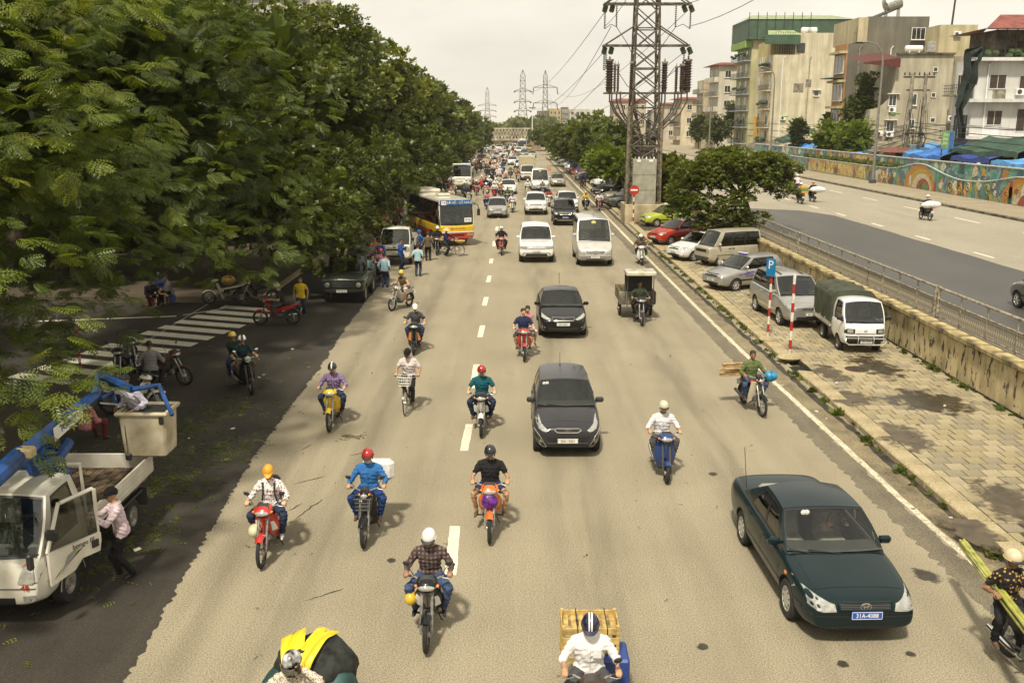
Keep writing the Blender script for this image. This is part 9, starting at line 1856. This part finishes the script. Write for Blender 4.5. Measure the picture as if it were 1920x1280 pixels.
# white shirt man with the crate, bottom centre
L,A=at_head(1108,1172,0,1.52); motorbike('motorbike of the white shirted man, cut by the bottom edge',L,A,C_BRN,C_BLK,'wave',opts=('onemirror',)); PW,iw=rider('person in a white shirt and navy striped helmet at the bottom edge',L,A,ridepose(pitch=24,lean=6,hands=((-.33,-.115,1.03),(.33,-.115,1.03))),dict(shirt=WHITEC,pants=GREYTR,head='helmet',hat=HELM['navy'],peak=HELM['navy'],stripe=WHITEP,stripex=(-.016,.016),stripew=.018,sleeve='roll',collar=1,w=1.12,loose=.02))
b=B(); b.cbox(tuple(iw['at'](.30,.152)+iw['X']*.085),(.11,.012,.12),.004); b.build('shirt_pocket',WHITEC,PW)
t=thing('wooden_crate','wooden slatted crate strapped behind the white shirted man','crate',local(L,A,(.05,.84,.66)),A); t.scale=(.86,.86,.86)
for z in(.06,.22,.38,.54):
 for y in(-.28,.28): b=B(); b.cbox((0,y,z),(.86,.022,.11),.005); b.build('slat',BAMBOO,t)
 for x in(-.43,.43): b=B(); b.cbox((x,0,z),(.022,.56,.11),.005); b.build('slat',BAMBOO,t)
for x in(-.41,.41):
 for y in(-.26,.26): b=B(); b.cbox((x,y,.30),(.05,.05,.66),.008); b.build('corner_post',BAMBOO,t)
for k in range(7): b=B(); b.cbox((-.36+k*.12,0,.50),(.08,.54,.02),.004); b.build('top_slat',BAMBOO,t)
b=B(); b.cbox((.25,-.1,-.10),(.42,.5,.42),.03); item('blue_box','dark blue plastic box under the wooden crate','box',b,plastic('blue box',(.02,.05,.22)),local(L,A,(.10,.84,.66)),A); b=B()
for x in(-.2,.25): b.tube([(x,-.30,.0),(x,-.31,.60),(x,.30,.61)],.008,4)
b.build('strap',BLACK,t)
# sugar cane pair at the right edge
L,A=at_head(1918,1052,8,1.54); L=L+V((.08,-.42,0)); motorbike('dark motorbike carrying sugar cane, cut by the right edge',L,A,C_GRY,C_BLK,'wave'); rider('passenger in a black and gold tee holding sugar cane at the right edge',local(L,A,(-.06,.46,.04)),A,dict(RIDE,pelvis=(0,.20,.84),hands=((-.34,.0,1.06),(.10,-.12,1.12)),feet=((-.26,.0,.34),(.26,.0,.34)),yaw=14,pitch=8,lean=0),dict(shirt=GOLDB,sleeve='short',pants=BLKCLOTH,shoe=SANDAL,head='helmet',hat=mat('helmet beige',(.58,.48,.30),.35),skin=SKIN2)); rider('rider in a grey tee steering the sugar cane motorbike at the right edge',local(L,A,(.12,-.22,0)),A,ridepose(pitch=10),dict(shirt=cloth('pale grey tee',(.42,.42,.40)),sleeve='short',pants=BLKCLOTH,shoe=SANDAL,head='helmet',hat=HELM['white']))
CANE=mat('sugar cane',(.42,.40,.08),.5,var=.3,vs=5,col2=(.18,.20,.04)); a0,a1=G(1808,1018,.95),G(1935,1185,1.10); dd=(a1-a0)
for k in range(8):
 b=B(); o=V((random.uniform(-.07,.07),random.uniform(-.05,.05),random.uniform(-.05,.05))); pts=[a0+dd*(q*1.25)+o+dd*random.uniform(-.03,.03)*(q==0)for q in arc(10,0,1)]; rs=[.019 if i%2 else .023 for i in range(11)]; b.tube(pts,rs,7); b.build('sugar_cane',CANE,None,label='long yellow green sugar cane stalk in the bundle at the right edge',cat='sugar cane',group='bundle of sugar cane stalks')
 # upper road riders seen from behind
for px,py,sh,hm,lb,ld in((1742,414,NAVYC,'white','navy jacket rider with a wide white sack on the upper road','w'),(1504,383,GREYSH,'white','grey shirted rider carrying an orange and green box on the upper road','b'),(1527,379,cloth('dark teal',(.015,.035,.04)),'orange','teal clad rider with a white bundle on the upper road','w2'),(1497,362,PALEP,'white','lilac shirted rider farthest of the four on the upper road','')):
 g=G(px,py,UZ); L=V((g.x,g.y+.62,UZ)); A=R(180+random.uniform(-4,4)); motorbike('motorbike of the '+lb,L,A,C_BLK,C_GRY,'wave',opts=('nomirror',)); rider('person, '+lb,L,A,ridepose(),dict(shirt=sh,pants=BLKCLOTH,head='helmet',hat=HELM[hm]),voxel=.024)
 if ld=='w': b=lumpy((0,0,0),(.66,.22,.24),5,.2); item('white_sack','wide white sack across the seat of the nearest upper road motorbike','sack',b,cloth('white sack',(.68,.66,.62)),local(L,A,(0,.62,1.02)),A,60)
 if ld=='w2': b=lumpy((0,0,0),(.62,.22,.24),9,.2); item('white_sack','white bundle strapped behind the teal clad upper road rider','sack',b,cloth('white sack',(.68,.66,.62)),local(L,A,(-.22,.62,.98)),A,60)
 if ld=='b': t=thing('cargo_box','orange and green box behind the grey shirted upper road rider','box',local(L,A,(-.1,.62,.85)),A); b=B(); b.cbox((0,0,.26),(.6,.4,.5),.02); b.build('box',mat('orange box',(.55,.28,.04),.5),t); b=B(); b.box((0,.203,.26),(.56,.01,.2)); b.build('green_band',mat('green band',(.08,.22,.05),.5),t)
 # ------------------------------------------------------------------ people on foot
def walker(label,px,py,th,look,pose=None,vox=.018,z=0.): g=G(px,py,z); return person(label,V((g.x,g.y,z)),R(th),pose or standpose(),look,voxel=vox)
walker('person in a pink striped shirt and black cap holding the lorry door',237,1078,-62,dict(shirt=PINKST,pants=BLKCLOTH,shoe=SHOE,head='cap',hat=CAPK,glasses=1,collar=1),standpose(.87,.10,lean=8,hands=((-.16,-.52,1.16),(.10,-.44,1.20)),curl='grip',elbow=(.5,.8,-.8),pitch=14),.015)
g=G(238,790,1.9); person('person in a white shirt standing inside the crane bucket',bk.location+V((-.26,.42,.12)),R(-30),standpose(.74,.05,lean=20,pitch=16,hands=((-.2,-.30,.78),(.25,-.25,.80)),feet=((-.1,0,.10),(.1,.05,.10))),dict(shirt=cloth('lilac white shirt',(.60,.57,.66)),pants=BLKCLOTH,skin=SKIN2))
walker('person in a yellow tee with crossed straps walking beside the jeep',566,594,10,dict(shirt=YELT,sleeve='short',pants=DENIM,shoe=SANDAL,longhair=.8,fem=1),standpose(.86,.16)); walker('person in a light blue shirt with back turned near the white lorry',784,518,176,dict(shirt=LBLUE,sleeve='short',pants=DENIM,shoe=SHOE)); walker('person in a brown shirt and dark trousers beside the bus',803,489,186,dict(shirt=BROWNSH,pants=BLKCLOTH,shoe=SHOE)); walker('person in a blue hooded jacket leaning near the bus',792,484,-70,dict(shirt=cloth('blue jacket',(.02,.10,.34)),pants=BLKCLOTH,head='helmet',hat=cloth('blue jacket',(.02,.10,.34))),standpose(lean=14)); walker('person in a blue uniform looking at a phone before the white lorry',752,505,60,dict(shirt=UNIF,pants=DENIM),standpose(hands=((-.10,-.26,1.22),(.10,-.26,1.22)),pitch=26,curl='grip')); walker('person in a blue uniform with back turned, left of the white lorry',714,508,170,dict(shirt=UNIF,pants=NAVYC)); walker('person in a light blue shirt and dark trousers standing by the jeep',722,539,165,dict(shirt=LBLUE,pants=DENIM)); walker('person in an orange shirt behind the jeep',703,500,20,dict(shirt=ORSH,pants=BLKCLOTH)); walker('person in dark clothes in the gap between jeep and lorry',697,512,30,dict(shirt=BROWNSH,pants=BLKCLOTH,skin=SKIN2))
L,A=on(722,533,20); motorbike('dark motorbike standing among the people by the white lorry',L,A,C_BLK,C_GRY,'wave'); rider('person in pink sitting on the motorbike by the white lorry',L,A,ridepose(pitch=10),dict(shirt=PINKSH,pants=BLKCLOTH,head='helmet',hat=HELM['red']),voxel=.02)
for k,(px,py,th)in enumerate(((1090,352,20),(1097,351,-30))): walker(['left one of two dark uniformed people beside the parked cars','right one of two dark uniformed people beside the parked cars'][k],px,py,th,dict(shirt=cloth('dark uniform',(.02,.022,.035)),pants=BLKCLOTH,head='cap',hat=CAPK),None,.024,.13)
# corner tea stall in the shade
L,A=on(393,570,-80,.14); motorbike('white old motorbike loaded with yellow bags parked on the shaded corner',L,A,C_CREAM,C_BLK,'cub',apron=C_CREAM); b=lumpy((0,0,0),(.34,.3,.22),4); item('yellow_sack','yellow brown sack on the parked old white motorbike','sack',b,mat('yellow sack',(.38,.24,.04),.7,var=.3),local(L,A,(0,.2,.98)),A,60)
L,A=on(455,572,-70,.14); motorbike('dark motorbike parked right of the old white one on the shaded corner',L,A,C_BLK,C_GRY,'wave')
SIT=dict(pelvis=(0,.1,.42),lean=14,hands=((-.14,-.30,.50),(.14,-.30,.50)),feet=((-.16,-.30,.09),(.16,-.30,.09)),knee=(.4,-1,1),pitch=12)
for k,(px,py,th,sh,lb)in enumerate(((285,574,40,BLKCLOTH,'person in black squatting on a stool at the corner tea stall'),(318,566,-60,GREYSH,'person in grey sitting at the corner tea stall'),(302,560,0,NAVYC,'person in navy sitting behind the tea stall table'))):
 g=G(px,py,.14); person(lb,g,R(th),SIT,dict(shirt=sh,pants=BLKCLOTH,skin=SKIN2),voxel=.022); b=B(); b.cbox((0,0,.15),(.28,.28,.30),.04,None,(.85,.85)); b.build('plastic_stool',plastic('stool blue' if k else 'stool red',(.03,.08,.25)if k else(.3,.03,.03)),None,loc=g+Matrix.Rotation(R(th),3,'Z')@V((0,.12,0)),label=['red plastic stool under the person in black','blue plastic stool under the person in grey','blue plastic stool under the person in navy'][k],cat='stool')
g=G(302,568,.14); b=B(); b.cbox((0,0,.42),(.6,.5,.04),.01); [b.cyl((x,y,0),(x,y,.42),.02,n=6)for x in(-.25,.25)for y in(-.2,.2)]; b.build('low_table',WOOD,None,loc=g,label='low wooden table of the corner tea stall',cat='table')
g=G(140,838); person('person in a pink top crouching behind the drooping branch',g+V((.2,.4,0)),R(150),SIT,dict(shirt=PINKSH,pants=cloth('dark red trousers',(.14,.03,.03)),fem=1,longhair=.5),voxel=.018)
# ------------------------------------------------------------------ signs and cones
def striped_post(name,label,loc,h,r=.045):
 t=thing(name,label,'sign',loc); n=9
 for k in range(n): b=B(); b.cyl((0,0,h*k/n),(0,0,h*(k+1)/n-.0005),r,n=12); b.build('post_band',mat('post red',(.40,.025,.015),.5)if k%2 else mat('post white',(.66,.63,.55),.5),t)
 return t
g=G(1439,637,.13); t=striped_post('parking_sign','blue P parking sign on a red and white post',g,2.55,.042); b=B(); b.cbox((0,-.06,2.55),(.36,.03,.62),.01); b.build('sign_plate',plastic('sign blue plate',(.01,.16,.36),.4),t); b=t.children[-1]; b.rotation_euler=(0,0,R(-48)); text('sign_letter','P',.42,WHITEP,b,(0,-.078,2.64)); b=B(); b.ell((0,0,.03),(.3,.3,.10),10,6); b.build('concrete_foot',KERBM,t)
g=G(1480,671,.13); t=striped_post('direction_sign','dark notice plate on a red and white post, right of the parking sign',g,2.72,.05); b=B(); b.cbox((.24,0,2.35),(.48,.02,.50),.005); o=b.build('sign_plate',plastic('sign dark plate',(.05,.055,.075),.5),t,rz=R(-35)); b=B(); [b.box((.24,-.013,2.20+.08*k),(.36,.004,.03))for k in range(5)]; b.build('sign_lettering',DGREY,o); b=B(); b.ell((0,0,.03),(.42,.34,.12),12,6); b.build('concrete_foot',KERBM,t)
g=G(1187,422,.13); t=striped_post('no_entry_sign','red no entry sign on a striped post by the power tower',g,2.6,.06); b=B(); b.lathe([(.0,-.02),(.36,-.02),(.36,.02),(0,.02)],c=(0,-.08,2.55),axis='y',n=28); o=b.build('sign_disc',mat('sign red',(.42,.03,.02),.45),t); b=B(); b.cbox((0,-.107,2.55),(.5,.01,.11),.004); b.build('white_bar',WHITEP,o)
for k,(px,py)in enumerate(((1027,320),(1031,321))):
 g=G(px,py); t=thing('traffic_cone',['left orange traffic cone on the road by the kerb','right orange traffic cone on the road by the kerb'][k],'traffic cone',g); b=B(); b.lathe([(.17,.03),(.03,.75),(0,.75)],n=14); b.build('cone',mat('cone orange',(.60,.14,.02),.5),t); b=B(); b.cbox((0,0,.015),(.42,.42,.03),.005); b.build('base',mat('cone orange',(.60,.14,.02),.5),t)
b=B(); [b.patch(lambda s,q,k=k: V((.1*math.sin(s*9+k),(s+k)*7,q*1.9+.1*math.sin(s*5))),10,3)for k in range(4)]; b.build('blue_hoarding',mat('blue sheet',(.03,.05,.30),.6,var=.3,vs=1),None,60,loc=(8.9,126,.1),label='blue sheet hoarding along the kerb under the median trees',cat='hoarding')
# white-red pole by the lorry
g=G(152,700); t=striped_post('marker_post','thin white and red marker post behind the drooping branch',g,1.6,.04)
# ------------------------------------------------------------------ the dense far crowd of motorbikes
rc=random.Random(21)
def far_bike(c):
 b=B()
 for y in(-.6,.6): b.torus((0,y,.29),.25,.04,'x',10,4)
 b.k=1; b.cbox((0,-.38,.66),(.36,.16,.56),.05); b.cbox((0,-.36,.98),(.30,.24,.15),.05); b.cbox((0,.34,.62),(.22,.95,.26),.06); b.k=0; b.cbox((0,.32,.78),(.24,.8,.08),.03); b.cyl((-.34,-.2,1.0),(.34,-.2,1.0),.02,n=5); b.cbox((0,.02,.36),(.24,.4,.22),.04); b.k=2; b.cbox((0,-.49,.95),(.16,.04,.08),.01)
 return b.mesh('motorbike',[BLACK,c,LENS])
FB=[far_bike(c)for c in(C_RED,C_BLK,C_WHT,C_SIL,C_NAV)]; FR=[]
for sh,hm,pn in((WHITEC,'white',DENIM),(REDSH,'yellow',BLKCLOTH),(PINKSH,'white',DENIM),(BLKCLOTH,'black',BLKCLOTH),(LBLUE,'silver',GREYTR),(ORSH,'white',BLKCLOTH),(CLM:=cloth('cream shirt',(.60,.50,.36)),'pink',DENIM),(GREENSH,'white',GREYTR)):
 o,_=person('x',(0,0,-50),0,ridepose(),dict(shirt=sh,pants=pn,head='helmet',hat=HELM[hm]),voxel=.045)
 vs=[v.co.copy()for v in o.data.vertices]; b=B(); b.v=vs; b.f=[tuple(p.vertices)for p in o.data.polygons]; b.m=[p.material_index for p in o.data.polygons]; ms=list(o.data.materials)
 for c in o.children_recursive:
  if c.type=='MESH' and c.name.startswith('helmet'): n0=len(b.v); b.v+=[v.co.copy()for v in c.data.vertices]; b.f+=[tuple(i+n0 for i in p.vertices)for p in c.data.polygons]; b.m+=[len(ms)]*len(c.data.polygons)
 ms.append(HELM[hm]); FR.append((b.mesh('person',ms,180),{WHITEC: 'white',REDSH: 'red',PINKSH: 'pink',BLKCLOTH: 'black',LBLUE: 'light blue',ORSH: 'orange',CLM: 'cream',GREENSH: 'olive'}[sh]))
 for c in list(o.children_recursive): bpy.data.objects.remove(c)
 bpy.data.objects.remove(o)
BC=['red','black','white','silver','navy']; spots=[]; tries=0
while len(spots)<100 and tries<6000:
 tries+=1; y=88+165*rc.random()**1.15; x0,x1=(-8.2,-1.3 if y<110 else 1.2); x=rc.uniform(x0,x1)
 if all(abs(x-p[0])>.85 or abs(y-p[1])>2.0 for p in spots): spots.append((x,y))
for x,y in spots:
 k,q=rc.choice((0,1,1,1,2,3,3,4,4)),rc.choice((0,0,0,0,1,2,3,3,3,4,4,5,6,6,6,7,7)); a=R(rc.uniform(-5,5)); obj('motorbike',FB[k],None,(x,y,0),a,'small %s motorbike ridden in the dense far crowd'%BC[k],'motorbike','motorbikes in the far crowd'); obj('person',FR[q][0],None,(x,y,0),a,'helmeted rider in %s in the dense far crowd'%FR[q][1],'person','riders in the far crowd')
for k in range(16):
 y=62+k*3.6+rc.uniform(-1,1); obj('motorbike',FB[k%5],None,(-9.0+rc.uniform(-.5,.5),y,0),R(rc.uniform(20,70)),'%s motorbike parked at the shaded left roadside far back'%BC[k%5],'motorbike','motorbikes parked along the left roadside')
 if k%2==0: q=rc.randrange(8); obj('person',FR[q][0],None,(-8.2+rc.uniform(-.5,.5),y+1.8,0),R(rc.uniform(-40,40)),'rider in %s waiting at the shaded left roadside far back'%FR[q][1],'person','riders waiting along the left roadside'); obj('motorbike',FB[(k+2)%5],None,bpy.data.objects[-1].location if 0 else COL.objects[-1].location.copy(),COL.objects[-1].rotation_euler.z,'%s motorbike of a rider waiting at the left roadside'%BC[(k+2)%5],'motorbike','motorbikes parked along the left roadside')
 # ------------------------------------------------------------------ thin haze in the air
hm=bpy.data.materials.new('haze'); hm.use_nodes=True; hn=hm.node_tree.nodes; hn.clear(); ho=hn.new('ShaderNodeOutputMaterial'); hv=hn.new('ShaderNodeVolumePrincipled'); hv.inputs['Color'].default_value=(.98,.95,.88,1); hv.inputs['Density'].default_value=.00014; hm.node_tree.links.new(hv.outputs[0],ho.inputs['Volume'])
b=B(); b.box((0,2470,20.5),(6100,5200,43.2)); b.build('haze',hm,None,0,kind='stuff')
scene.cycles.volume_bounces=1; scene.cycles.volume_step_rate=5
